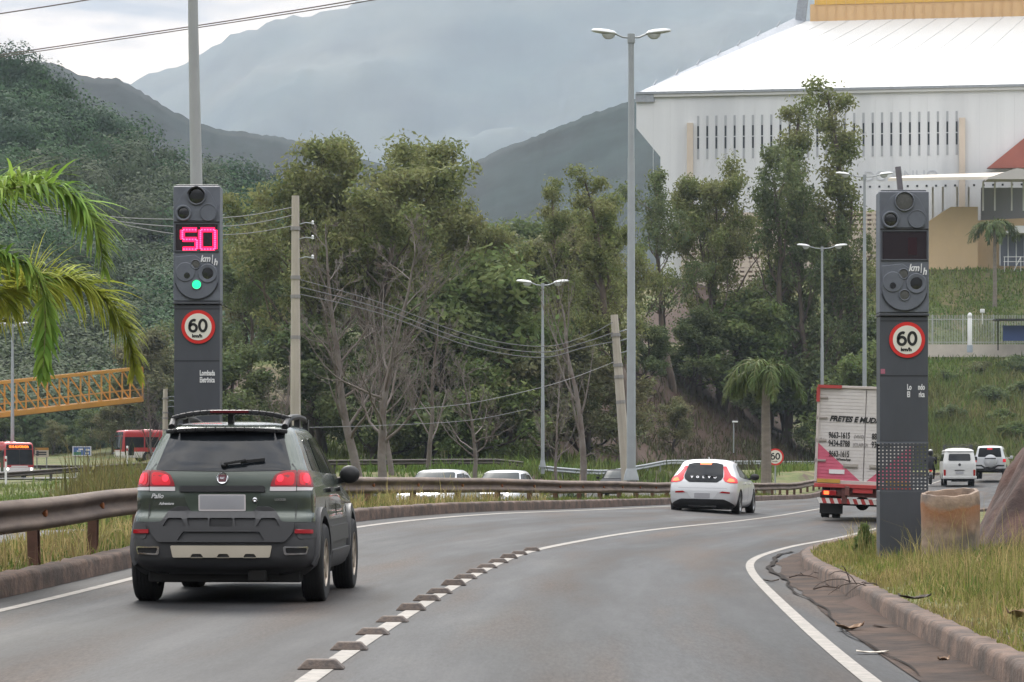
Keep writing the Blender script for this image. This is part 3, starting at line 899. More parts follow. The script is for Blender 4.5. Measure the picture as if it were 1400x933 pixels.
M_white_lens = mat('white_lamp_lens', (0.62, 0.58, 0.58), 0.15, coat=.6)
M_plate = mat('licence_plate_grey', (0.36, 0.36, 0.38), 0.4, var=.06)
M_alloy = mat('wheel_alloy', (0.40, 0.34, 0.28), 0.4, metal=.7)
M_head = mat('headlamp_glass', (0.6, 0.62, 0.65), 0.1, coat=1)
M_headlit = mat('lit_headlamp', (0.9, 0.9, 0.9), 0.2, emit=(1, .95, .85), estr=4.0)
M_white_paint = mat('white_car_paint', (0.54, 0.55, 0.56), 0.28, coat=.7)
M_van_paint = mat('cream_white_van_paint', (0.56, 0.56, 0.545), 0.35, coat=.3, var=.03)
M_silver = mat('silver_car_paint', (0.48, 0.49, 0.50), 0.3, metal=.25, coat=.8)


def pchip(xs, ys):
    xs, ys = np.array(xs, float), np.array(ys, float)
    h = np.diff(xs); dl = np.diff(ys) / h
    m = np.zeros_like(xs); m[0], m[-1] = dl[0], dl[-1]
    for i in range(1, len(xs) - 1):
        m[i] = 0 if dl[i - 1] * dl[i] <= 0 else 2 / (1 / dl[i - 1] + 1 / dl[i])

    def f(q):
        q = np.clip(q, xs[0], xs[-1]); i = np.clip(np.searchsorted(xs, q) - 1, 0, len(xs) - 2)
        t = (q - xs[i]) / h[i]
        return ((1 + 2 * t) * (1 - t) ** 2 * ys[i] + t * (1 - t) ** 2 * h[i] * m[i] + t * t * (3 - 2 * t) * ys[i + 1] + t * t * (t - 1) * h[i] * m[i + 1])
    return f


class Shell:
    """a bodywork surface given by its plan outline at every height: rear end at y=0 side, nose at +y"""
    def __init__(s, rows, rr=.22, rf=.35, bowr=.05, bowf=.12, tr=.05, tf=.06):
        z = [r[0] for r in rows]
        s.hw = pchip(z, [r[1] for r in rows]); s.yr = pchip(z, [r[2] for r in rows]); s.yf = pchip(z, [r[3] for r in rows])
        s.z0, s.z1 = z[0], z[-1]
        s.rr, s.rf, s.bowr, s.bowf, s.tr, s.tf = rr, rf, bowr, bowf, tr, tf
        s._c = {}

    def contour(s, z):
        key = round(float(z), 5)
        if key in s._c: return s._c[key]
        hw, yr, yf = float(s.hw(z)), float(s.yr(z)), float(s.yf(z))
        L = yf - yr
        r = min(s.rr, hw * .8, L * .3); q = min(s.rf, hw * .8, L * .3)
        xr = np.linspace(0, hw - r, 9)[:-1]
        rear = np.stack([xr, yr + s.bowr * (xr / hw) ** 2], 1)
        a = np.linspace(-90, 0, 11) * math.pi / 180
        yb = yr + s.bowr * ((hw - r) / hw) ** 2
        c1 = np.stack([hw - r + r * np.cos(a), yb + r + r * np.sin(a)], 1)
        yfb = yf - s.bowf * ((hw - q) / hw) ** 2
        ysd = np.linspace(yb + r, yfb - q, 30)[1:-1]
        side = np.stack([np.full_like(ysd, hw), ysd], 1)
        a = np.linspace(0, 90, 11) * math.pi / 180
        c2 = np.stack([hw - q + q * np.cos(a), yfb - q + q * np.sin(a)], 1)
        xf = np.linspace(hw - q, 0, 9)[1:]
        front = np.stack([xf, yf - s.bowf * (xf / hw) ** 2], 1)
        P = np.concatenate([rear, c1, side, c2, front])
        ym = (yr + yf) / 2
        k = 1 - s.tf * np.clip((P[:, 1] - ym) / (yf - ym), 0, 1) ** 2 - s.tr * np.clip((ym - P[:, 1]) / (ym - yr), 0, 1) ** 2
        P[:, 0] *= k
        s._c[key] = P
        return P

    def mesh(s, name, z0, z1, mats, parent, nlev=30, dome=None, arches=(), smooth_angle=40, mi_fn=None):
        """closed mesh between two heights; arches: (y, z, r) wheel openings cut right through"""
        zs = np.linspace(z0, z1, nlev)
        rings = []
        for z in zs:
            P = s.contour(z)
            full = np.concatenate([P, (P[::-1] * [-1, 1])[1:-1]])
            rings.append(np.concatenate([full, np.full((len(full), 1), z)], 1))
        if dome:
            P = rings[-1]; c = np.array([0, (P[:, 1].min() + P[:, 1].max()) / 2])
            for k, (sc, dz) in enumerate(dome):
                Q = P.copy(); Q[:, 0] *= sc; Q[:, 1] = c[1] + (Q[:, 1] - c[1]) * sc; Q[:, 2] = z1 + dz
                rings.append(Q)
        n = len(rings[0]); V = np.concatenate(rings).tolist(); Fc, mi = [], []
        for i in range(len(rings) - 1):
            zz = (rings[i][0, 2] + rings[i + 1][0, 2]) / 2
            for j in range(n):
                Fc.append((i * n + j, i * n + (j + 1) % n, (i + 1) * n + (j + 1) % n, (i + 1) * n + j)); mi.append(0)
        for base, fl in ((0, True), ((len(rings) - 1) * n, False)):
            R0 = rings[0] if base == 0 else rings[-1]
            V.append([0, float(R0[:, 1].mean()), float(R0[0, 2])]); c = len(V) - 1
            for j in range(n):
                t = (base + j, base + (j + 1) % n, c)
                Fc.append(t[::-1] if fl else t); mi.append(0)
        me = bpy.data.meshes.new(name); me.from_pydata(V, [], Fc)
        for x in (mats if isinstance(mats, (list, tuple)) else [mats]): me.materials.append(x)
        fixnorm(me)
        o = link(name, me, None)
        for (ay, az, ar) in arches:
            cb = MB(); prof = [(math.cos(a) * ar, math.sin(a) * ar) for a in np.linspace(0, 2 * math.pi, 33)[:-1]]
            hwm = 3.0
            M = Matrix(((0, 0, 1, 0), (1, 0, 0, ay), (0, 1, 0, az), (0, 0, 0, 1)))
            cb.prism(prof, -hwm, hwm, 0, M)
            co = cb.build('cutter', M_black); fixnorm(co.data)
            b = o.modifiers.new('b', 'BOOLEAN'); b.operation = 'DIFFERENCE'; b.object = co; b.solver = 'EXACT'
            try: b.material_mode = 'TRANSFER'
            except Exception: pass
            m2 = evaluated_mesh(o)
            o.modifiers.clear()
            old = o.data; o.data = m2; bpy.data.meshes.remove(old); m2.name = name
            cm = co.data; bpy.data.objects.remove(co); bpy.data.meshes.remove(cm)
        me = o.data
        me.polygons.foreach_set('use_smooth', [True] * len(me.polygons))
        me.set_sharp_from_angle(angle=R(smooth_angle))
        o.parent = parent
        return o

    def pt(s, kind, u, v, side=1):
        P = s.contour(v)
        if kind == 'R':
            k = int(np.argmax(P[:, 0])); x = abs(u)
            y = np.interp(x, P[:k + 1, 0], P[:k + 1, 1]); return Vector((u, y, v))
        if kind == 'F':
            k = int(len(P) - 1 - np.argmax(P[::-1, 0])); x = abs(u)
            y = np.interp(x, P[k:, 0][::-1], P[k:, 1][::-1]); return Vector((u, y, v))
        if kind == 'S':
            x = np.interp(u, P[:, 1], P[:, 0]); return Vector((side * x, u, v))
        if kind == 'A':
            d = np.concatenate([[0], np.cumsum(np.hypot(*np.diff(P, axis=0).T))])
            a = abs(u); return Vector((math.copysign(np.interp(a, d, P[:, 0]), u), np.interp(a, d, P[:, 1]), v))

    def nrm(s, kind, u, v, side=1):
        e = .012
        v0, v1 = max(s.z0, v - e), min(s.z1, v + e)
        if kind in 'RFA' and abs(u) < .001: u = .001
        a = s.pt(kind, u + e, v, side) - s.pt(kind, u - e, v, side); b = s.pt(kind, u, v1, side) - s.pt(kind, u, v0, side)
        n = a.cross(b).normalized()
        p = s.pt(kind, u, v, side); L = (s.yr(v) + s.yf(v)) / 2
        ref = Vector((p.x, (p.y - L) * .6, 0.05))
        if kind == 'R' or (kind == 'A' and abs(u) < .5): ref = Vector((0, -1, .1))
        if kind == 'F': ref = Vector((0, 1, .1))
        if kind == 'S': ref = Vector((side, 0, .1))
        return n if n.dot(ref) > 0 else -n


def fillet(poly, r, k=4):
    out, n = [], len(poly)
    for i in range(n):
        p, a, b = Vector(poly[i]), Vector(poly[i - 1]), Vector(poly[(i + 1) % n])
        da, db = (a - p), (b - p); q = min(r, da.length * .45, db.length * .45)
        s, e = p + da.normalized() * q, p + db.normalized() * q
        for j in range(k + 1):
            t = j / k
            out.append(tuple((1 - t) ** 2 * s + 2 * t * (1 - t) * p + t * t * e))
    return out


def inside(p, poly):
    c, n, j = False, len(poly), len(poly) - 1
    for i in range(n):
        (xi, yi), (xj, yj) = poly[i], poly[j]
        if (yi > p[1]) != (yj > p[1]) and p[0] < (xj - xi) * (p[1] - yi) / (yj - yi) + xi: c = not c
        j = i
    return c


def flat_panel(poly, holes=(), res=.05):
    """triangulate polygon with holes, densely -> pts, tris, boundary loops"""
    def dens(pl):
        out = []
        for i in range(len(pl)):
            a, b = Vector(pl[i]), Vector(pl[(i + 1) % len(pl)]); n = max(1, int((b - a).length / res))
            out += [tuple(a.lerp(b, t / n)) for t in range(n)]
        return out
    loops = [dens(poly)] + [dens(h) for h in holes]
    pts, edges, lp = [], [], []
    for l in loops:
        b = len(pts); pts += l; ids = list(range(b, b + len(l))); lp.append(ids)
        edges += [(ids[i], ids[(i + 1) % len(ids)]) for i in range(len(ids))]
    xs = [p[0] for p in loops[0]]; ys = [p[1] for p in loops[0]]
    for x in np.arange(min(xs) + res * .5, max(xs), res):
        for y in np.arange(min(ys) + res * .5, max(ys), res):
            if inside((x, y), loops[0]) and not any(inside((x, y), h) for h in loops[1:]):
                if min((x - q[0]) ** 2 + (y - q[1]) ** 2 for l in loops for q in l) > (res * .4) ** 2: pts.append((x, y))
    r = geometry.delaunay_2d_cdt([Vector(p) for p in pts], edges, [], 0, 1e-6)
    vs, tris, orig = r[0], r[2], r[3]
    mp = {}
    for i, og in enumerate(orig):
        for k in og: mp[k] = i
    T = []
    for t in tris:
        c = sum((vs[i] for i in t), Vector((0, 0))) / len(t)
        if inside(c, loops[0]) and not any(inside(c, h) for h in loops[1:]): T.append(tuple(t))
    return [tuple(v) for v in vs], T, [[mp[i] for i in l] for l in lp]


def patch(sh, name, kind, poly, m, parent, off=.006, back=.004, side=1, round_=.02, holes=(), res=.06, smooth=True, mirror=False):
    """a panel that lies on the bodywork: polygon in surface coordinates, off above it, its rim going back under the surface"""
    poly = fillet(poly, round_) if round_ else list(poly)
    holes = [fillet(h, min(round_, .012)) if round_ else h for h in holes]
    pts, T, loops = flat_panel(poly, holes, res)
    mb = MB()
    for sg in ((1, -1) if mirror else (1,)):
        sd = side * sg
        top, bot = [], []
        for u, v in pts:
            uu = u * sg if kind in 'RFA' else u
            p = sh.pt(kind, uu, v, sd); n = sh.nrm(kind, uu, v, sd)
            top.append(p + n * off); bot.append(p - n * back)
        k = len(pts); b = len(mb.v)
        mb.v += top + bot
        want = sh.nrm(kind, (pts[0][0] * sg) if kind in 'RFA' else pts[0][0], pts[0][1], sd)
        for t in T:
            a, c, d = (top[i] for i in t[:3])
            tt = t if (c - a).cross(d - a).dot(want) > 0 else t[::-1]
            mb.f.append([b + i for i in tt]); mb.m.append(0)
        for l in loops:
            for i in range(len(l)):
                p, q = l[i], l[(i + 1) % len(l)]
                mb.f.append([b + p, b + q, b + k + q, b + k + p]); mb.m.append(0)
    o = mb.build(name, m, parent, smooth=smooth, angle=30)
    fixnorm(o.data)
    return o


def wheel(parent, x, y, r, w, m_rim, spokes=5, hub=.62, name='wheel'):
    """tyre with a rounded shoulder and tread grooves; rim with spokes as its part; axle along x, outer face on the side of sign(x)"""
    sg = 1 if x > 0 else -1
    M = Matrix.Rotation(R(90) * sg, 4, 'Y')
    mb = MB()
    h = w / 2
    prof = [(r * hub, -h * .9), (r * .8, -h), (r * .93, -h * .95), (r * .985, -h * .78)]
    for k in range(-2, 3):
        c = k * h * .3
        prof += [(r, c - h * .11), (r, c + h * .09), (r * .975, c + h * .11), (r * .975, c + h * .17)]
    prof = prof[:-2] + [(r * .985, h * .78), (r * .93, h * .95), (r * .8, h), (r * hub, h * .9)]
    prof = sorted(prof[:4], key=lambda p: p[1]) + prof[4:]
    mb.lathe(prof, 36, 0, M)
    t = mb.build(name, M_rubber, parent, True, 30, loc=(x, y, r))
    rb = MB()
    rb.lathe([(r * hub * 1.01, h * .9), (r * hub * .96, h * .86), (r * hub * .9, h * .5), (r * hub * .88, -h * .8), (0.001, -h * .8)], 32, 0, M)
    for k in range(spokes):
        a = 2 * math.pi * k / spokes
        S = M @ Matrix.Rotation(a, 4, 'Z')
        rb.add([(r * .08, -.03, h * .72), (r * hub * .93, -.045, h * .82), (r * hub * .93, .045, h * .82), (r * .08, .03, h * .72),
                (r * .08, -.03, h * .4), (r * hub * .93, -.045, h * .5), (r * hub * .93, .045, h * .5), (r * .08, .03, h * .4)],
               [(0, 1, 2, 3), (0, 4, 5, 1), (3, 2, 6, 7), (4, 7, 6, 5)], 0, S)
    rb.lathe([(r * .16, h * .4), (r * .16, h * .8), (r * .10, h * .86), (0.001, h * .86)], 16, 0, M)
    rb.build('rim', m_rim, t, True, 30)
    return t


def wheels4(t, yr, yf, r, w, tx, rim, spokes=5):
    for y in (yr, yf):
        for x in (-tx, tx): wheel(t, x, y, r, w, rim, spokes)


def vehicle(name, loc, rz, label, cat, roll=0.0, pitch=0.0, group=None):
    return root(name, loc, label, cat, rz, group, rx=pitch, ry=roll)


def place_rear(px, py, d, yr_axle=0.0):
    """ground point under the rear centre of a vehicle"""
    return Vector(((px - 700) / F * d, d, CZ + (HY - py) / F * d))


# ---------------------------------------------------------------- the green estate car in front
M_green = mat('grey_green_car_paint', (0.070, 0.086, 0.070), 0.27, metal=.35, coat=.7, var=.05, vscale=2)
M_clad = mat('grey_plastic_cladding', (0.044, 0.044, 0.046), 0.5, bump=.08, bscale=300, var=.08)
M_skid = mat('pale_skid_plate', (0.50, 0.45, 0.36), 0.5, var=.06)
M_badge_red = mat('badge_dark_red', (0.10, 0.02, 0.03), 0.35)


M_silverl = mat('bright_silver_letter', (.66, .66, .66), .35)
M_reddeep = mat('deep_red_lens', (0.17, 0.005, 0.009), 0.12, coat=.5, emit=(1.0, .01, .03), estr=.03)


def green_car():
    t = vehicle('estate_car', Vector((-2.455, 22.72, 0.0)), R(-2.3),
                'grey green estate car with a black roof rack and grey cladding, nearest car', 'car')
    t.scale = (.972, 1, 1); t.location.x += .012
    sh = Shell([(.26, .70, .16, 4.05), (.32, .78, .05, 4.18), (.40, .81, .005, 4.22), (.50, .815, .0, 4.22), (.60, .812, .012, 4.2), (.69, .806, .024, 4.16), (.735, .803, .036, 4.12), (.775, .797, .072, 4.06),
                (.80, .797, .075, 4.02), (.90, .795, .065, 3.7), (.97, .785, .075, 3.25), (1.05, .765, .085, 3.02), (1.13, .735, .11, 2.85), (1.2, .705, .155, 2.7),
                (1.3, .665, .22, 2.5), (1.4, .62, .29, 2.25), (1.47, .58, .345, 2.05), (1.50, .545, .39, 1.95)], rr=.17, rf=.4, bowr=.05, tr=.03, tf=.08)
    RW = .335
    arch = ((.66, .33, .40), (3.12, .33, .40))
    sh.mesh('body', .695, 1.50, M_green, t, 60, dome=[(.9, .022), (.7, .04), (.4, .052), (.15, .056)], arches=arch)
    low = sh.mesh('lower_cladding', .25, .692, M_clad, t, 26, arches=arch)
    # tailgate seam, rear window, spoiler
    patch(sh, 'rear_window', 'R', [(-.595, 1.128), (0, 1.118), (.595, 1.128), (.49, 1.445), (0, 1.46), (-.49, 1.445)], M_glassl, t, .005, round_=.03)
    sp = MB(); pts = []
    for x in np.linspace(-.50, .50, 13):
        p = sh.pt('R', x, 1.475); e = abs(x / .5) ** 3
        pts.append((x, p.y - .035 + .02 * e, 1.478 - .02 * e))
    for i in range(12): sp.bar(pts[i], pts[i + 1], .16, .034)
    sp.build('spoiler', M_black, t, bevel=.008)
    wp = MB(); p = sh.pt('R', .01, 1.165); n = sh.nrm('R', .01, 1.165)
    wp.lathe([(.03, 0), (.03, .035), (.02, .045), (.001, .046)], 14, 0, Matrix.Translation(p) @ n.to_track_quat('Z', 'Y').to_matrix().to_4x4())
    q = sh.pt('R', .36, 1.205) + sh.nrm('R', .36, 1.2) * .03
    wp.bar(p + n * .035, p.lerp(q, .55) + n * .035, .034, .022); wp.bar(p.lerp(q, .4) + n * .022, q, .02, .03)
    wp.build('wiper', M_black, t, bevel=.004)
    for sx in (1, -1):
        a = patch(sh, 'tail_light', 'A', [(.415 * sx, .992), (.638 * sx, .992), (.638 * sx, 1.128), (.52 * sx, 1.122), (.455 * sx, 1.09), (.425 * sx, 1.03)], M_reddeep, t, .012, round_=.018)
        patch(sh, 'lit_lamp', 'A', [(.455 * sx, 1.005), (.622 * sx, 1.005), (.622 * sx, 1.112), (.53 * sx, 1.106), (.475 * sx, 1.075), (.455 * sx, 1.04)], M_redlit, a, .0135, round_=.03)
        patch(sh, 'reverse_lens', 'A', [(.412 * sx, .955), (.638 * sx, .955), (.638 * sx, .990), (.414 * sx, .990)], M_white_lens, a, .010, round_=.006)
        patch(sh, 'lamp_bulb', 'A', [(.50 * sx + .03 * math.cos(k), 1.06 + .03 * math.sin(k)) for k in np.linspace(0, 6.28, 13)[:-1]], M_redhot2, a, .016, round_=0, res=.02)
        a = patch(sh, 'tail_light', 'A', [(.645 * sx, .992), (.84 * sx, .988), (.85 * sx, 1.05), (.79 * sx, 1.118), (.645 * sx, 1.13)], M_reddeep, t, .012, round_=.018)
        patch(sh, 'lit_lamp', 'A', [(.665 * sx, 1.005), (.79 * sx, 1.005), (.80 * sx, 1.05), (.77 * sx, 1.10), (.665 * sx, 1.11)], M_redlit, a, .0135, round_=.03)
        patch(sh, 'lamp_bulb', 'A', [(.735 * sx + .04 * math.cos(k), 1.06 + .04 * math.sin(k)) for k in np.linspace(0, 6.28, 13)[:-1]], M_redhot2, a, .016, round_=0, res=.02)
        patch(sh, 'reverse_lens', 'A', [(.645 * sx, .958), (.80 * sx, .958), (.835 * sx, .984), (.645 * sx, .988)], M_white_lens, a, .010, round_=.006)
        patch(sh, 'panel_gap', 'A', [(.638 * sx, .72), (.645 * sx, .72), (.645 * sx, .955), (.638 * sx, .955)], M_black, t, .002, round_=0, res=.1)
        patch(sh, 'panel_gap', 'A', [(.638 * sx, 1.13), (.645 * sx, 1.13), (.60 * sx, 1.19), (.592 * sx, 1.18)], M_black, t, .002, round_=0, res=.1)
        patch(sh, 'reflector', 'A', [(.635 * sx, .598), (.80 * sx, .595), (.80 * sx, .628), (.635 * sx, .632)], M_red, t, .022, round_=.006)
        r = patch(sh, 'exhaust_trim', 'A', [(.545 * sx, .418), (.74 * sx, .424), (.755 * sx, .492), (.535 * sx, .492)], M_chrome, t, .016, round_=.02, holes=[[(.565 * sx, .434), (.73 * sx, .438), (.738 * sx, .478), (.555 * sx, .478)]], res=.04)
        patch(sh, 'exhaust_opening', 'A', [(.555 * sx, .43), (.735 * sx, .432), (.742 * sx, .482), (.55 * sx, .482)], M_black, r, .004, round_=.01)
        # raised outline of the bumper corner
        patch(sh, 'bumper_corner', 'A', [(.655 * sx, .55), (.90 * sx, .56), (.93 * sx, .64), (.88 * sx, .685), (.655 * sx, .685)], M_clad, t, .009, round_=.04)
    # plate recess with its bar, plate and lock
    patch(sh, 'handle_bar', 'R', [(-.375, .945), (.375, .945), (.365, .998), (-.365, .998)], M_black, t, .028, round_=.012)
    patch(sh, 'plate_recess', 'R', [(-.275, .765), (.275, .765), (.345, .944), (-.345, .944)], mat('recess_green', (0.068, 0.088, 0.068), .4, metal=.3), t, .003, round_=.03)  # recess green about equal to the body paint
    pl = patch(sh, 'licence_plate', 'R', [(-.205, .785), (.205, .785), (.205, .925), (-.205, .925)], M_white_lens, t, .014, round_=.014)
    patch(sh, 'plate_face', 'R', [(-.192, .803), (.192, .803), (.192, .917), (-.192, .917)], M_plate, pl, .017, round_=.008)
    lk = MB(); p = sh.pt('R', .285, .88); lk.lathe([(.022, 0), (.022, .012), (.012, .016), (.001, .010)], 16, 0, Matrix.Translation(p) @ FRONT)
    lk.build('tailgate_lock', M_chrome, t, True)
    # badge: chrome ring, dark red field, three upright bars and four letters
    p = sh.pt('R', 0, 1.06); n = sh.nrm('R', 0, 1.06)
    BM = Matrix.Translation(p) @ Matrix.Rotation(R(90 - math.degrees(math.asin(n.z))), 4, 'X')
    bd = MB().lathe([(.052, 0), (.052, .012), (.046, .018), (.040, .014), (.001, .014)], 28, 0, BM).build('badge', M_chrome, t, True)
    MB().prism(fillet([(-.032, -.03), (.032, -.03), (.034, 0), (.032, .03), (-.032, .03), (-.034, 0)], .01), .010, .017, 0, BM).build('badge_field', M_badge_red, bd)
    text('badge_lettering', 'FIAT', .026, M_chrome, bd, BM @ Matrix.Translation((0, -.009, .018)), .002, .0006, center=True, sx=.8)
    for s, xx, z, sz in (('Palio', -.625, .895, .056), ('Adventure', -.555, .84, .030)):
        p = sh.pt('R', xx, z)
        text('lettering', s, sz, M_silverl, t, Matrix.Translation(p + Vector((0, -.006, 0))) @ Matrix.Rotation(R(-3), 4, 'Z') @ FRONT, .003, .001, .35)
    p = sh.pt('R', .455, .875)
    text('lettering', 'LOCKER', .026, M_chrome, t, Matrix.Translation(p + Vector((0, -.006, 0))) @ Matrix.Rotation(R(3), 4, 'Z') @ FRONT, .003, .001)
    # grey tailgate shield with five openings over darker pits, and a shallow lower panel
    def trap(c, w, w2): return [(c - w, .655), (c + w, .655), (c + w2, .722), (c - w2, .722)]
    hol = [trap(-.405, .105, .06), trap(-.205, .075, .095), trap(0, .10, .10), trap(.205, .075, .095), trap(.405, .105, .06)]
    patch(sh, 'tailgate_shield', 'R', [(-.55, .525), (.55, .525), (.615, .60), (.635, .69), (.52, .695), (.455, .80), (.41, .825), (.30, .828), (.262, .765), (-.262, .765), (-.30, .828), (-.41, .825), (-.455, .80), (-.52, .695), (-.635, .69), (-.615, .60)],
          M_clad, t, .030, round_=.02, holes=hol + [[(-.38, .537), (.38, .537), (.33, .612), (-.33, .612)]], res=.045)
    patch(sh, 'shield_pit', 'R', [(-.50, .53), (.50, .53), (.50, .735), (-.50, .735)], M_clad, t, .006, round_=0)
    patch(sh, 'shield_pit', 'R', [(-.095, .66), (.095, .66), (.095, .718), (-.095, .718)], M_black, t, .009, round_=.01)
    sk = patch(sh, 'skid_plate', 'R', [(-.42, .40), (.42, .40), (.44, .498), (-.44, .498)], M_skid, t, .020, round_=.012,
               holes=[[(c - .06, .396), (c + .06, .396), (c + .04, .43), (c - .04, .43)] for c in (-.21, 0.02, .25)], res=.04)
    MB().box((0, 1.9, .26), (1.34, 3.4, .16)).box((-.1, .42, .25), (.9, .4, .14)).box((.30, .34, .24), (.16, .5, .10)).tube([(-.6, .66, .30), (.6, .66, .30)], .05).build('underbody', M_under, t, bevel=.03)
    # side: arches, sill, glass, door gaps, handles
    for sx in (1, -1):
        for (ay, az, ar) in arch:
            ring = [(ay + (ar + .005) * math.cos(a), az + (ar + .005) * math.sin(a)) for a in np.linspace(R(-8), R(188), 22)]
            outer = [(ay + (ar + .085) * math.cos(a), az + (ar + .085) * math.sin(a)) for a in np.linspace(R(188), R(-8), 22)]
            patch(sh, 'arch_flare', 'S', ring + outer, M_clad, t, .035, .02, side=sx, round_=0, res=.07)
        patch(sh, 'sill', 'S', [(1.13, .29), (2.65, .29), (2.65, .43), (1.13, .43)], M_clad, t, .04, side=sx, round_=.02)
        patch(sh, 'door_moulding', 'S', [(1.16, .50), (2.60, .50), (2.60, .64), (1.16, .64)], M_clad, t, .022, side=sx, round_=.03)
        patch(sh, 'side_window', 'S', [(.56, 1.13), (1.0, 1.115), (1.02, 1.40), (.68, 1.39)], M_glassl, t, .005, side=sx, round_=.04)
        patch(sh, 'side_window', 'S', [(1.06, 1.11), (1.80, 1.10), (1.80, 1.425), (1.08, 1.405)], M_glass, t, .005, side=sx, round_=.03)
        patch(sh, 'side_window', 'S', [(1.86, 1.10), (2.66, 1.08), (2.25, 1.40), (1.86, 1.425)], M_glass, t, .005, side=sx, round_=.03)
        for yy in (1.03, 1.83, 2.72):
            patch(sh, 'panel_gap', 'S', [(yy, .72), (yy + .008, .72), (yy + .008, 1.08), (yy, 1.08)], M_black, t, .002, side=sx, round_=0, res=.1)
        for yy in (1.18, 1.98):
            patch(sh, 'door_handle', 'S', [(yy, .935), (yy + .2, .935), (yy + .2, .975), (yy, .975)], M_black, t, .035, side=sx, round_=.015)
        mm = MB()
        mm.lathe([(.001, -.05), (.07, -.045), (.105, -.01), (.105, .02), (.08, .07), (.001, .10)], 18, 0,
                 Matrix.Translation((sx * .86, 2.46, 1.09)) @ Matrix.Rotation(R(-90), 4, 'X') @ Matrix.Diagonal((.92, .80, .8, 1)))
        mm.bar((sx * .72, 2.55, 1.02), (sx * .84, 2.50, 1.05), .06, .05)
        mm.build('wing_mirror', M_black, t, True, 50)
    # roof rack: two side rails, a rear wing between them with the high brake light
    for sx in (1, -1):
        path = [(sx * .50, .42, 1.50), (sx * .505, .55, 1.555), (sx * .51, .75, 1.585), (sx * .515, 1.2, 1.60), (sx * .51, 1.7, 1.59), (sx * .49, 2.05, 1.545), (sx * .47, 2.2, 1.50)]
        rr_ = MB().tube(path, [.03, .03, .028, .026, .026, .028, .03], 8)
        for yy in (.62, 1.25, 1.9): rr_.bar((sx * .507, yy, 1.49), (sx * .507, yy, 1.59), .05, .09)
        rr_.build('roof_rail', M_black, t, True)
    wg = MB(); prev = None
    for x in np.linspace(-.51, .51, 17):
        p = (x, .56 + .05 * (x / .51) ** 2, 1.628 - .055 * (abs(x) / .51) ** 3.0)
        if prev: wg.bar(prev, p, .14, .042)
        prev = p
    wg.bar((0, .60, 1.52), (0, .58, 1.62), .05, .09)
    rk = wg.build('rack_wing', M_black, t, bevel=.01)
    MB().box((0, .482, 1.632), (.34, .012, .024)).build('high_brake_light', M_red_dim, rk, bevel=.003)
    wheels4(t, .66, 3.12, RW, .205, .745, M_alloy, 6)
    return t


M_redhot2 = mat('glowing_bulb_red', (0.6, 0.03, 0.04), 0.2, emit=(1.0, 0.03, 0.07), estr=0.36)
M_red_dim = mat('unlit_dark_red_lens', (0.10, 0.008, 0.012), 0.2)
green_car()


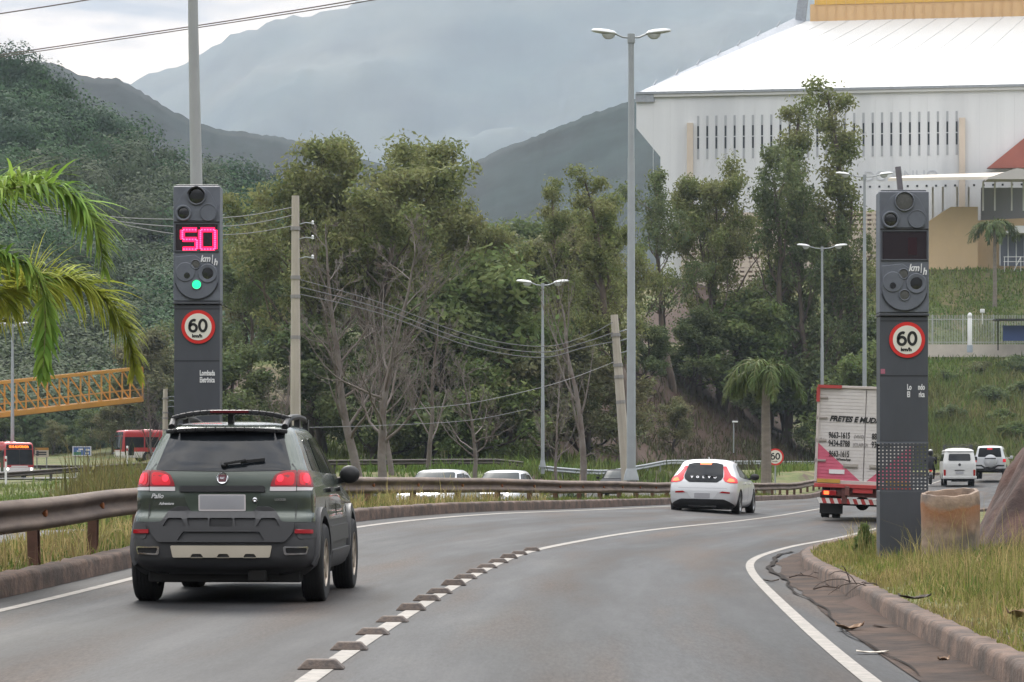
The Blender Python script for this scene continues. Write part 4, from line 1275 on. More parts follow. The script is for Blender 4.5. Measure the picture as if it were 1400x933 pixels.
# ---------------------------------------------------------------- the white hatchback
def white_hatch():
    g = road_pt(68.5, -1.95)
    t = vehicle('hatchback_car', Vector((4.80, 68.5, -0.06)), R(-12.5), 'white hatchback with lit brake lights and a black tailgate window', 'car', roll=R(1.2))
    sh = Shell([(.18, .74, .14, 4.1), (.24, .82, .06, 4.25), (.32, .86, .02, 4.33), (.45, .885, .0, 4.37), (.6, .895, .0, 4.36), (.72, .895, .03, 4.28), (.82, .885, .07, 4.05), (.88, .875, .10, 3.7),
                (.95, .85, .16, 3.2), (1.0, .83, .21, 3.0), (1.1, .775, .33, 2.75), (1.2, .72, .46, 2.45), (1.3, .675, .58, 2.1), (1.36, .635, .68, 1.9), (1.385, .59, .77, 1.8)],
               rr=.25, rf=.5, bowr=.09, tr=.05, tf=.1)
    arch = ((.80, .32, .37), (3.45, .32, .37))
    sh.mesh('body', .19, 1.385, M_white_paint, t, 44, dome=[(.9, .02), (.7, .038), (.4, .05), (.15, .055)], arches=arch)
    patch(sh, 'rear_window', 'R', [(-.36, .845), (.36, .845), (.47, .92), (.50, .985), (.485, 1.08), (.44, 1.30), (.25, 1.345), (-.25, 1.345), (-.44, 1.30), (-.485, 1.08), (-.50, .985), (-.47, .92)], M_glass, t, .006, round_=.03)
    patch(sh, 'high_brake_light', 'R', [(-.14, 1.29), (.14, 1.29), (.15, 1.34), (-.15, 1.34)], M_redhot, t, .012, round_=.01)
    for k, ch in enumerate('VOLVO'):
        x = (k - 2) * .148; p = sh.pt('R', x, .955)
        text('lettering', ch, .075, M_chrome, t, Matrix.Translation(p + Vector((0, -.012, 0))) @ Matrix.Rotation(R(-22), 4, 'X') @ FRONT, .004, .004, center=True, sx=1.2)
    for sx in (1, -1):
        a = patch(sh, 'tail_light', 'A', [(.50 * sx, .945), (.52 * sx, .98), (.50 * sx, 1.1), (.45 * sx, 1.25), (.53 * sx, 1.25), (.62 * sx, 1.12), (.70 * sx, 1.02), (.93 * sx, .93), (.97 * sx, .86), (.94 * sx, .83), (.68 * sx, .84), (.56 * sx, .87)], M_redlit, t, .014, round_=.02)
        patch(sh, 'lit_lamp', 'A', [(.60 * sx, .875), (.70 * sx, .86), (.82 * sx, .865), (.78 * sx, .93), (.66 * sx, .955)], M_redhot, a, .017, round_=.02)
        patch(sh, 'reflector', 'A', [(.43 * sx, .585), (.70 * sx, .57), (.70 * sx, .61), (.50 * sx, .625)], M_red, t, .008, round_=.01)
        patch(sh, 'side_window', 'S', [(.95, 1.0), (1.25, .965), (1.55, 1.305), (1.2, 1.27)], M_glass, t, .005, side=sx, round_=.03)
        patch(sh, 'side_window', 'S', [(1.32, .955), (2.1, .93), (2.05, 1.33), (1.6, 1.315)], M_glass, t, .005, side=sx, round_=.03)
        patch(sh, 'side_window', 'S', [(2.17, .93), (2.95, .90), (2.3, 1.28), (2.12, 1.32)], M_glass, t, .005, side=sx, round_=.03)
        for yy in (1.28, 2.13): patch(sh, 'panel_gap', 'S', [(yy, .3), (yy + .01, .3), (yy + .01, .92), (yy, .92)], M_black, t, .002, side=sx, round_=0, res=.1)
        for yy in (1.45, 2.35): patch(sh, 'door_handle', 'S', [(yy, .80), (yy + .2, .80), (yy + .2, .835), (yy, .835)], M_white_paint, t, .03, side=sx, round_=.012)
        mm = MB().lathe([(.001, -.05), (.08, -.04), (.11, 0), (.08, .07), (.001, .10)], 14, 0, Matrix.Translation((sx * .98, 2.72, .99)) @ Matrix.Rotation(R(-90), 4, 'X') @ Matrix.Diagonal((1.1, .8, .8, 1)))
        mm.bar((sx * .82, 2.78, .93), (sx * .95, 2.74, .96), .05, .05); mm.build('wing_mirror', M_black, t, True, 50)
    patch(sh, 'plate_recess', 'R', [(-.27, .43), (.27, .43), (.40, .60), (-.40, .60)], mat('recess_white', (0.62, 0.63, 0.64), .35), t, .004, round_=.04)  # recess white slightly paler than the body paint
    patch(sh, 'licence_plate', 'R', [(-.2, .455), (.2, .455), (.2, .575), (-.2, .575)], M_plate, t, .012, round_=.01)
    patch(sh, 'rear_diffuser', 'A', [(-.75, .21), (.75, .21), (.90, .26), (.70, .36), (.55, .425), (-.55, .425), (-.70, .36), (-.90, .26)], M_black, t, .014, round_=.03)
    patch(sh, 'diffuser_trim', 'R', [(-.34, .235), (.34, .235), (.36, .27), (-.36, .27)], M_chrome, t, .02, round_=.01)
    patch(sh, 'tailgate_seam', 'R', [(-.62, .70), (.62, .70), (.62, .708), (-.62, .708)], M_plate, t, .003, round_=0)
    wp = MB(); a = sh.pt('R', .05, 1.02) + Vector((0, -.03, .01)); b = sh.pt('R', .32, .985) + Vector((0, -.03, .01)); wp.bar(a, b, .03, .03); wp.build('wiper', M_black, t)
    MB().prism([(-.02, 0), (.02, 0), (.005, .07), (-.005, .07)], -.05, .07, 0, Matrix.Translation((0, 1.1, 1.42)) @ FRONT).build('roof_antenna', M_white_paint, t)
    MB().box((0, 2.1, .22), (1.35, 3.6, .12)).build('underbody', M_under, t, bevel=.03)
    wheels4(t, .80, 3.45, .32, .215, .775, mat('grey_alloy', (.3, .3, .31), .35, metal=.8), 5)


white_hatch()


# ---------------------------------------------------------------- the removal truck
M_pinkp = mat('faded_pink_paint', (0.62, 0.13, 0.20), 0.5, var=.12, vscale=1.5)
M_boxw = mat('off_white_truck_box', (0.64, 0.605, 0.58), 0.5, var=.06, vscale=1.2, col2=(.56, .52, .485), c2scale=.7)
M_rail_red = mat('faded_truck_red', (0.42, 0.055, 0.050), 0.5, var=.15)
M_ink = mat('black_sign_ink', (0.012, 0.012, 0.012), 0.5)
M_inkf = mat('faded_grey_ink', (0.25, 0.23, 0.22), 0.6)
M_brown_steel = mat('dusty_red_steel', (0.16, 0.06, 0.05), 0.7, var=.2)


def truck():
    d = 63.2
    t = vehicle('removal_truck', Vector(((1178 - 700) / F * d, d, -0.06)), R(-7.6), 'removal truck with a white and pink ribbed box, seen from behind', 'truck', roll=R(2.2))
    W2, ZB, ZT = 1.125, .86, 3.08
    # corrugated box: back wall ribs modelled, roof and sides plain with ribs
    mb = MB(); mb.box((0, 2.2, (ZB + ZT) / 2), (2 * W2 - .02, 4.3, ZT - ZB))
    mb.build('box_body', M_boxw, t, bevel=.02)
    nrib = 27; h = (ZT - ZB - .06) / nrib
    VX = lambda z: .56 - (z - ZB) * .0        # width of the pink panel at its foot
    for sx in (-1, 1):
        dr = MB()
        for k in range(nrib):
            z0 = ZB + .03 + k * h
            for (za, zb, y) in ((z0, z0 + h * .84, -.018), (z0 + h * .84, z0 + h, -.010)):
                xs_ = W2 - .05
                edge_ = lambda zz: .03 + (xs_ - .03) * min(1.0, max(0.0, (zz - ZB) / .90))
                xa, xb = edge_(za), edge_(zb)

                def seg(a0, a1, b0, b1, mi):
                    if max(b0 - a0, b1 - a1) < .004: return
                    dr.add([(sx * a0, y, za), (sx * b0, y, za), (sx * b1, y, zb), (sx * a1, y, zb), (sx * a0, .06, za), (sx * b0, .06, za), (sx * b1, .06, zb), (sx * a1, .06, zb)],
                           [(0, 1, 2, 3), (0, 4, 5, 1), (2, 6, 7, 3), (0, 3, 7, 4), (1, 5, 6, 2)], mi)
                seg(.012, .012, xa, xb, 0); seg(xa, xb, xs_, xs_, 1)
        o = dr.build('rear_door', [M_boxw, M_pinkp], t); fixnorm(o.data)
        for z in (1.35, 1.82, 2.35, 2.82):
            MB().box((sx * (W2 - .14), -.035, z), (.20, .03, .05)).box((sx * (W2 - .01), -.03, z), (.06, .05, .09)).build('hinge', mat('hinge_steel', (.36, .32, .29), .5, metal=.4), o, bevel=.005)
        MB().box((sx * .30, -.04, 1.235), (.30, .03, .035)).box((sx * .30, -.03, 1.235), (.34, .012, .10), 0).build('latch', mat('latch_steel', (.34, .31, .27), .5), o, bevel=.005)
    fr = MB()
    for sx in (-1, 1): fr.box((sx * (W2 - .02), .0, (ZB + ZT) / 2), (.06, .11, ZT - ZB + .02))
    fr.box((0, .0, ZT - .0), (2 * W2, .11, .06)).box((0, .02, ZB - .01), (2 * W2, .1, .10))
    fr.build('rear_frame', mat('frame_dull_white', (.52, .46, .42), .5, var=.1), t, bevel=.008)
    for sx in (-1, 1): MB().box((sx * (W2 - .27), -.07, ZT), (.56, .02, .075)).box((sx * (W2 - .01), -.07, ZT - .19), (.08, .02, .34)).build('corner_marker', M_rail_red, t)
    MB().box((0, .0, ZB - .09), (2 * W2 + .02, .14, .09)).build('rear_sill', M_rail_red, t, bevel=.01)
    for sx in (-1, 1): MB().box((sx * .80, -.06, .88), (.54, .012, .09)).build('reflective_strip', mat('amber_strip', (.50, .30, .06), .4, var=.2), t)
    MB().box((-.62, -.034, 1.10), (.36, .014, .10)).build('sticker', mat('blank_sticker', (.75, .73, .72), .5), t)
    # lettering
    P = lambda x, z: Matrix.Translation((x, -.026, z)) @ FRONT
    text('lettering', 'FRETES E MUDANÇAS', .168, M_ink, t, P(-.83, 2.285) @ Matrix.Rotation(R(-1.0), 4, 'Z'), .003, .007, .25, sx=.98)
    for x, z, s, sz in ((-.84, 1.885, '9663-1615', .20), (-.84, 1.695, '9434-8788', .20), (.16, 1.885, '8892-0244', .20), (.16, 1.695, '9311-2644', .20), (-.82, 1.455, '9663-1615', .19)):
        text('lettering', s, sz, M_ink, t, P(x, z), .003, .004, sx=.58)
    for x, z, s in ((-.25, 1.90, '(VIVO)'), (-.27, 1.71, '(CLARO)'), (-1.05, 1.80, '(31)')):
        text('lettering', s, .11, M_inkf, t, P(x, z), .003, .001, sx=.8)
    text('lettering', 'WhatsApp', .07, M_ink, t, P(-.64, 1.37), .003, .002, sx=1.1)
    # chassis
    MB().box((-.36, 1.9, .66), (.10, 4.6, .22)).box((.36, 1.9, .66), (.10, 4.6, .22)).box((0, .10, .64), (1.5, .12, .24)).box((-.42, .02, .58), (.13, .10, .46)).box((.42, .02, .58), (.13, .10, .46)).build('chassis', M_brown_steel, t, bevel=.01)
    MB().box((0, -.03, .69), (.46, .03, .15)).build('licence_plate', mat('red_plate', (.48, .05, .05), .4), t, bevel=.005)
    text('plate_lettering', 'GXR-4130', .09, M_boxw, t, Matrix.Translation((-.2, -.05, .66)) @ FRONT, .002, .002) if False else None
    bmp = MB(); n = 22
    for k in range(n):
        x0, x1 = -1.0 + 2.0 * k / n, -1.0 + 2.0 * (k + 1) / n; s = -.05
        bmp.add([(x0, -.02, .355), (x1, -.02, .355), (x1 + s, -.02, .475), (x0 + s, -.02, .475), (x0, .06, .355), (x1, .06, .355), (x1 + s, .06, .475), (x0 + s, .06, .475)],
                [(0, 1, 2, 3), (4, 7, 6, 5), (0, 4, 5, 1), (3, 2, 6, 7), (0, 3, 7, 4), (1, 5, 6, 2)], k % 2)
    bmp.build('underrun_bar', [mat('bar_white', (.68, .66, .62), .5), M_rail_red], t)
    for sx in (-1, 1):
        lb = MB().box((sx * .78, -.01, .60), (.34, .08, .12)).build('tail_light', M_red, t, bevel=.01)
        MB().box((sx * .84, -.055, .60), (.12, .012, .08)).build('lit_lamp', M_redhot if sx < 0 else M_red, lb)
        MB().box((sx * .72, .36, .36), (.54, .02, .50)).build('mudflap', M_black, t)
        wheel(t, sx * .86, .95, .37, .22, M_rail_red, 6); wheel(t, sx * .60, .95, .37, .22, M_rail_red, 6)
        wheel(t, sx * .82, 4.9, .37, .22, M_rail_red, 6)
    MB().tube([(-.6, .95, .37), (.6, .95, .37)], .07, 10).lathe([(.001, -.18), (.12, -.14), (.17, 0), (.12, .14), (.001, .18)], 14, 0, Matrix.Translation((0, .95, .37)) @ Matrix.Rotation(R(90), 4, 'X')).build('axle', M_under, t, True)
    cab = MB(); cab.prism([(4.42, .55), (6.0, .55), (6.05, 1.3), (5.75, 2.25), (4.45, 2.3)], -1.02, 1.02, 0, Matrix(((0, 0, 1, 0), (1, 0, 0, 0), (0, 1, 0, 0), (0, 0, 0, 1))))
    c = cab.build('cab', M_rail_red, t, bevel=.06)
    for sx in (-1, 1):
        MB().prism([(4.75, 1.35), (5.85, 1.35), (5.65, 2.1), (4.75, 2.1)], sx * 1.022 - .006, sx * 1.022 + .006, 0, Matrix(((0, 0, 1, 0), (1, 0, 0, 0), (0, 1, 0, 0), (0, 0, 0, 1)))).build('cab_window', M_glass, c)
        MB().box((sx * 1.25, 5.75, 1.75), (.06, .12, .38)).bar((sx * 1.0, 5.8, 1.95), (sx * 1.25, 5.75, 1.92), .03).build('wing_mirror', M_black, c, bevel=.02)


truck()


# ---------------------------------------------------------------- the old white van
def van():
    d = 139.0
    t = vehicle('passenger_van', Vector(((1312 - 700) / F * d, d, .22)), R(-6.3), 'old white rounded van with a roof rack, seen from behind left of the silver jeep', 'van')
    sh = Shell([(.36, .78, .06, 4.2), (.42, .83, .02, 4.25), (.6, .85, 0, 4.3), (.9, .86, .0, 4.32), (1.15, .855, .02, 4.3), (1.3, .83, .06, 4.2), (1.5, .795, .11, 4.05), (1.68, .76, .16, 3.9), (1.76, .74, .19, 3.8), (1.79, .755, .17, 3.85)],
               rr=.24, rf=.5, bowr=.05, bowf=.3, tr=.02, tf=.03)
    arch = ((.85, .32, .36), (3.25, .32, .36))
    sh.mesh('body', .36, 1.76, M_van_paint, t, 32, arches=arch)
    rs = Shell([(1.76, .775, .15, 3.88), (1.80, .775, .15, 3.88), (1.86, .71, .24, 3.75), (1.91, .60, .4, 3.5)], rr=.26, rf=.5, bowr=.05, bowf=.3)
    rs.mesh('roof', 1.765, 1.91, M_van_paint, t, 10, dome=[(.8, .03), (.5, .05), (.2, .058)])
    patch(sh, 'rear_window', 'R', [(-.57, 1.29), (.57, 1.29), (.54, 1.655), (-.54, 1.655)], M_glassl, t, .008, round_=.09)
    patch(sh, 'lid_seam', 'R', [(-.60, 1.235), (.60, 1.235), (.60, 1.25), (-.60, 1.25)], M_plate, t, .004, round_=0)
    patch(sh, 'licence_plate', 'R', [(-.2, .62), (.2, .62), (.2, .75), (-.2, .75)], M_plate, t, .02, round_=.01)
    patch(sh, 'plate_light', 'R', [(-.26, .79), (.26, .79), (.22, .83), (-.22, .83)], M_clad, t, .02, round_=.01)
    MB().lathe([(.07, 0), (.07, .02), (.05, .03), (.001, .03)], 18, 0, Matrix.Translation(sh.pt('R', 0, 1.10)) @ FRONT).build('badge', M_clad, t, True)
    for sx in (1, -1):
        patch(sh, 'tail_light', 'A', [(.70 * sx, .53), (.81 * sx, .53), (.82 * sx, .84), (.70 * sx, .84)], M_red, t, .03, round_=.04)
        for (a, b) in ((.45, 1.25), (1.35, 2.15), (2.25, 3.0), (3.1, 3.65)):
            patch(sh, 'side_window', 'S', [(a, 1.28), (b, 1.28), (b, 1.64), (a, 1.64)], M_glass, t, .006, side=sx, round_=.06)
        MB().bar((sx * .86, 3.5, 1.35), (sx * 1.02, 3.55, 1.4), .03).box((sx * 1.04, 3.55, 1.42), (.12, .04, .2)).build('wing_mirror', M_black, t)
    bb = MB(); prev = None
    for x in np.linspace(-.86, .86, 9):
        p = (x, -.10 + .10 * (x / .86) ** 4, .44)
        if prev: bb.bar(prev, p, .08, .14)
        prev = p
    bb.build('rear_bumper', M_van_paint, t, bevel=.02)
    rk = MB()
    for sx in (1, -1):
        for z in (2.04, 2.12): rk.tube([(sx * .68, .7, z), (sx * .68, 3.1, z)], .014, 6)
        for y in np.linspace(.7, 3.1, 7): rk.tube([(sx * .70, y, 1.86), (sx * .68, y, 2.12)], .014, 6)
    for y in np.linspace(.7, 3.1, 7): rk.tube([(-.68, y, 2.04), (.68, y, 2.04)], .014, 6)
    for z in (2.12,): rk.tube([(-.68, .7, z), (.68, .7, z)], .014, 6)
    rk.build('roof_rack', mat('dark_rack_steel', (.05, .05, .05), .6), t)
    MB().box((0, 2.0, .34), (1.3, 3.4, .12)).box((0, .3, .32), (.8, .4, .2)).build('underbody', M_under, t)
    wheels4(t, .85, 3.25, .325, .19, .70, mat('pale_steel_rim', (.5, .5, .5), .5), 8)


van()


# ---------------------------------------------------------------- the silver jeep with its spare wheel
def jeep():
    d = 147.0
    t = vehicle('offroad_car', Vector(((1353 - 700) / F * d, d, .54)), R(-13.5), 'silver off-road car with a covered spare wheel, right of the white van', 'car')
    sh = Shell([(.42, .80, .05, 4.5), (.5, .87, 0, 4.6), (.7, .89, 0, 4.62), (1.0, .885, .02, 4.5), (1.12, .86, .03, 3.6), (1.3, .80, .07, 3.0), (1.5, .745, .12, 2.6), (1.7, .69, .18, 2.3), (1.78, .63, .26, 2.2)], rr=.17, rf=.3, bowr=.03)
    arch = ((.85, .38, .45), (3.6, .38, .45))
    sh.mesh('body', .44, 1.78, M_silver, t, 32, dome=[(.9, .02), (.6, .045), (.2, .06)], arches=arch)
    patch(sh, 'rear_window', 'R', [(-.64, 1.20), (.64, 1.20), (.56, 1.70), (-.56, 1.70)], M_glass, t, .008, round_=.06)
    patch(sh, 'high_brake_light', 'R', [(-.14, 1.60), (.14, 1.60), (.13, 1.68), (-.13, 1.68)], M_redlit, t, .016, round_=.01)
    sp = MB().lathe([(.001, .24), (.25, .235), (.34, .19), (.36, .10), (.36, 0)], 28, 0, Matrix.Translation((0.05, .04, .98)) @ FRONT).build('spare_wheel_cover', M_silver, t, True)
    MB().prism([(-.30, -.02), (.30, -.02), (.30, .03), (-.30, .03)], .235, .25, 0, Matrix.Translation((.05, .04, 1.12)) @ FRONT).build('cover_trim', M_black, sp)
    for sx in (1, -1):
        patch(sh, 'tail_light', 'A', [(.70 * sx, .92), (.98 * sx, .92), (.98 * sx, 1.10), (.70 * sx, 1.10)], M_redlit, t, .02, round_=.03)
        for (a, b) in ((.4, 1.2), (1.3, 2.0), (2.08, 2.85)):
            patch(sh, 'side_window', 'S', [(a, 1.18), (b, 1.16), (min(b, 2.5), 1.62), (a + .1, 1.62)], M_glass, t, .006, side=sx, round_=.05)
        MB().bar((sx * .84, 2.75, 1.15), (sx * 1.0, 2.7, 1.18), .04).box((sx * 1.03, 2.7, 1.2), (.16, .08, .16)).build('wing_mirror', M_silver, t, bevel=.02)
    patch(sh, 'lower_bumper', 'A', [(-.95, .47), (.95, .47), (.95, .58), (-.95, .58)], M_black, t, .04, round_=.02)
    patch(sh, 'bumper_stripe', 'R', [(-.78, .70), (-.45, .70), (-.3, .58), (.3, .58), (.45, .70), (.78, .70), (.78, .78), (.42, .78), (.26, .66), (-.26, .66), (-.42, .78), (-.78, .78)], M_black, t, .02, round_=.01)
    MB().box((0, 2.2, .42), (1.3, 3.8, .14)).build('underbody', M_under, t)
    wheels4(t, .85, 3.6, .38, .25, .76, M_alloy, 6)


jeep()


# ---------------------------------------------------------------- oncoming cars beyond the guard rail
def oncoming(name, loc, rz, paint, label, lit=True, dark=False, kind=0):
    t = vehicle(name, loc, rz, label, 'car')
    # rear at y=0, nose at +y; the car faces its own +y
    rows = [(.2, .70, .15, 4.0), (.3, .80, .04, 4.15), (.45, .84, 0, 4.22), (.6, .85, 0, 4.2), (.72, .845, .02, 4.1), (.82, .83, .04, 3.85), (.9, .80, .10, 3.25),
            (.97, .77, .2, 2.98), (1.1, .72, .40, 2.80), (1.25, .66, .62, 2.58), (1.36, .61, .8, 2.38), (1.40, .56, .9, 2.16)]
    sh = Shell(rows, rr=.3, rf=.5, bowr=.08, bowf=.16)
    arch = ((.75, .3, .35), (3.25, .3, .35))
    sh.mesh('body', .2, 1.40, paint, t, 36, dome=[(.9, .018), (.6, .035), (.2, .045)], arches=arch)
    patch(sh, 'windscreen', 'F', [(-.64, .97), (.64, .97), (.52, 1.345), (-.52, 1.345)], mat('dull_windscreen_glass', (.06, .068, .070), .45, spec=.08), t, .022, round_=.05, res=.04)
    for sx in (1, -1):
        a = patch(sh, 'headlight', 'F', [(.42 * sx, .62), (.70 * sx, .64), (.72 * sx, .74), (.48 * sx, .72)], M_head, t, .01, round_=.02)
        if lit:
            patch(sh, 'lit_lamp', 'F', [(.50 * sx + .05 * math.cos(k), .68 + .035 * math.sin(k)) for k in np.linspace(0, 6.28, 13)[:-1]], M_headlit, a, .03, round_=0, res=.03)
        patch(sh, 'side_window', 'S', [(.85, .98), (1.5, .97), (1.55, 1.30), (1.1, 1.27)], M_glass, t, .005, side=sx, round_=.03)
        patch(sh, 'side_window', 'S', [(1.56, .97), (2.75, .95), (2.2, 1.31), (1.6, 1.33)], M_glass, t, .005, side=sx, round_=.03)
        MB().bar((sx * .80, 2.6, .95), (sx * .95, 2.55, .98), .04).box((sx * .98, 2.54, 1.0), (.16, .08, .12)).build('wing_mirror', paint, t, bevel=.02)
    patch(sh, 'grille', 'F', [(-.36, .60), (.36, .60), (.40, .70), (-.40, .70)], M_black, t, .008, round_=.02)
    patch(sh, 'air_intake', 'F', [(-.55, .30), (.55, .30), (.48, .42), (-.48, .42)], M_black, t, .008, round_=.03)
    patch(sh, 'licence_plate', 'F', [(-.2, .45), (.2, .45), (.2, .56), (-.2, .56)], M_plate, t, .014, round_=.01)
    MB().box((0, 2.0, .22), (1.2, 3.4, .1)).build('underbody', M_under, t)
    wheels4(t, .75, 3.25, .30, .19, .74, M_alloy, 5)
    return t


def face_us(px, d, extra=0.0):
    x = (px - 700) / F * d
    nose = Vector((x, d, float(ZO(d)) - (.05 if d < 100 else 0)))
    return nose


def put_oncoming(px, d, yaw, *a, **k):
    """nose at (px, d); the car points at -Y turned by yaw"""
    n = face_us(px, d); rz = R(180) + yaw
    L = 4.2
    loc = n - Vector((-math.sin(rz) * L, math.cos(rz) * L, 0))
    return oncoming('oncoming_car', loc, rz, *a, **k)


put_oncoming(574, 74.0, R(-12), M_white_paint, 'white oncoming car without lights, left one of two behind the guard rail', lit=False)
put_oncoming(670, 83.0, R(-11), M_white_paint, 'white oncoming car with a lit headlight, right one of two behind the guard rail')
M_darkcar = mat('dark_grey_car_paint', (.022, .024, .027), .8, spec=.1)
put_oncoming(838, 138, R(-9), M_darkcar, 'small dark grey car beyond the guard rail, half behind the tall lamp post', lit=False)


# ---------------------------------------------------------------- the two red buses
M_bus_red = mat('bus_red_paint', (0.42, 0.03, 0.035), 0.35, coat=.5)
M_bus_white = mat('bus_white_paint', (0.68, 0.66, 0.64), 0.4)
M_led_orange = mat('orange_led', (.5, .15, .02), .4, emit=(1.0, .16, .02), estr=1.6)
AX = Matrix(((0, 0, 1, 0), (1, 0, 0, 0), (0, 1, 0, 0), (0, 0, 0, 1)))     # polygon (y, z) pulled along x


def bus(loc, rz, label, lit=True):
    t = vehicle('city_bus', loc, rz, label, 'bus')
    sh = Shell([(.35, 1.22, .0, 10.9), (.6, 1.25, 0, 11.0), (1.3, 1.25, 0, 11.0), (1.5, 1.25, .0, 10.98), (2.6, 1.24, .03, 10.85), (2.8, 1.22, .05, 10.8), (2.95, 1.15, .1, 10.7)], rr=.2, rf=.22, bowr=.03, bowf=.10, tr=0, tf=0)
    arch = ((2.6, .48, .56), (8.3, .48, .56))
    sh.mesh('body', .95, 2.95, M_bus_red, t, 22, dome=[(.97, .04), (.8, .07), (.4, .09)])
    sh.mesh('skirt', .38, .945, M_bus_white, t, 8, arches=arch)
    patch(sh, 'windscreen', 'F', [(-1.12, 1.15), (1.12, 1.15), (1.10, 2.42), (-1.10, 2.42)], M_glassl, t, .012, round_=.08)
    d = patch(sh, 'destination_sign', 'F', [(-1.10, 2.46), (1.10, 2.46), (1.05, 2.82), (-1.05, 2.82)], M_glass, t, .012, round_=.05)
    if lit:
        text('sign_lettering', '1510 ALVORADA', .27, M_led_orange, d, Matrix.Translation((.92, 10.99, 2.55)) @ Matrix.Rotation(R(180), 4, 'Z') @ FRONT, .004, .008, sx=.82)
    MB().bar((0, 11.02, 1.16), (0, 10.92, 2.42), .05).build('windscreen_pillar', M_black, t)
    for sx in (1, -1):
        h = patch(sh, 'headlight', 'F', [(.80 * sx, .70), (1.14 * sx, .70), (1.14 * sx, .92), (.80 * sx, .90)], M_head, t, .02, round_=.04)
        if lit and sx > 0: pass
        if lit:
            patch(sh, 'lit_lamp', 'F', [(1.0 * sx - .09, .74), (1.0 * sx + .09, .74), (1.0 * sx + .09, .88), (1.0 * sx - .09, .88)], M_headlit, h, .026, round_=.03)
        for k in range(6):
            a = 1.0 + k * 1.55
            patch(sh, 'side_window', 'S', [(a, 1.35), (a + 1.42, 1.35), (a + 1.42, 2.35), (a, 2.35)], M_glass, t, .012, side=sx, round_=.05, res=.3)
        patch(sh, 'door', 'S', [(9.75, .6), (10.65, .6), (10.65, 2.35), (9.75, 2.35)], M_glass, t, .012, side=sx, round_=.05, res=.3)
        MB().bar((sx * 1.1, 10.95, 2.6), (sx * 1.45, 11.15, 2.35), .05).box((sx * 1.45, 11.15, 2.1), (.2, .08, .42)).build('wing_mirror', M_black, t, bevel=.03)
        patch(sh, 'tail_light', 'R', [(1.0 * sx, .95), (1.18 * sx, .95), (1.18 * sx, 1.3), (1.0 * sx, 1.3)], M_redlit, t, .012, round_=.03)
    patch(sh, 'grille_strip', 'F', [(-.7, .97), (.7, .97), (.7, 1.08), (-.7, 1.08)], M_bus_white, t, .012, round_=.03)
    patch(sh, 'licence_plate', 'F', [(-.2, .45), (.2, .45), (.2, .58), (-.2, .58)], M_plate, t, .016, round_=.01)
    MB().box((0, 3.5, 3.02), (1.4, 1.8, .2)).box((0, 8.0, 3.02), (.9, .9, .14)).build('roof_hatch', M_bus_red, t, bevel=.05)
    wheels4(t, 2.6, 8.3, .48, .28, 1.08, M_alloy, 8)
    return t


d = 222.0
bl = at(27, 655, d); rz = R(180 + 26)
bus(bl - Vector((-math.sin(rz) * 11, math.cos(rz) * 11, 0)), rz, 'red and white bus with a lit orange destination sign, at the left edge')
d = 258.0
bl = at(160, 631.5, d); rz = R(180 - 62)
bus(bl - Vector((-math.sin(rz) * 11, math.cos(rz) * 11, 0)), rz, 'red bus seen from its side, just left of the green car', lit=False)
# ================================================================ radar pillars
M_head_p = mat('radar_blue_grey_panel', (0.130, 0.142, 0.168), 0.45, var=.10, vscale=3, col2=(.108, .118, .140), c2scale=6)
M_body_p = mat('radar_dark_grey_body', (0.062, 0.067, 0.079), 0.45, var=.14, vscale=2.5, stretch=(1, 1, .4))
M_seam_shadow = mat('seam_shadow_dark', (0.02, 0.022, 0.027), 0.7)  # for real seams and for the painted shadow of the shield edge
M_lens_d = mat('dark_lens', (0.02, 0.02, 0.021), 0.12, coat=.6)
M_lens_g = mat('grey_mesh_lens', (0.085, 0.085, 0.080), 0.5, var=.25, vscale=60)
M_screen = mat('unlit_display_glass', (0.022, 0.014, 0.018), 0.15, coat=.5)
M_led = mat('magenta_red_led', (0.5, 0.01, 0.08), 0.3, emit=(1.0, 0.005, 0.050), estr=1.5)
M_ledcore = mat('led_core', (0.6, 0.02, 0.15), 0.3, emit=(1.0, 0.08, 0.20), estr=1.5)
M_greenled = mat('green_signal', (0.02, 0.4, 0.2), 0.3, emit=(0.02, 1.0, 0.33), estr=0.6)
M_signred = mat('sign_red', (0.62, 0.025, 0.022), 0.4)
M_signwhite = mat('sign_cream_white', (0.72, 0.69, 0.60), 0.45, var=.04)
M_white_letter = mat('white_letter', (0.74, 0.74, 0.74), 0.5)


def circ(cx, cy, r, n=32):
    return [(cx + r * math.cos(2 * math.pi * k / n), cy + r * math.sin(2 * math.pi * k / n)) for k in range(n)]


def disc(mb, cx, cz, r, y0, y1, mi=0, n=32):
    """upright disc facing the camera between depth y0 (back) and y1 (front)"""
    mb.prism(circ(cx, cz, r, n), -y0, -y1, mi, FRONT)
    return mb


def stroke_glyph(ch):
    """hand-drawn road numerals: polylines in a 1 x 1.4 box"""
    def arc(cx, cy, rx, ry, a0, a1, n=18): return [(cx + rx * math.cos(R(a0 + (a1 - a0) * k / n)), cy + ry * math.sin(R(a0 + (a1 - a0) * k / n))) for k in range(n + 1)]
    if ch == '0': return [arc(.5, .7, .40, .60, 0, 360, 32)]
    if ch == '6': return [[(.80, 1.22), (.62, 1.29)] + arc(.55, .62, .45, .64, 100, 180, 10) + arc(.5, .46, .40, .38, 170, 520, 28)]


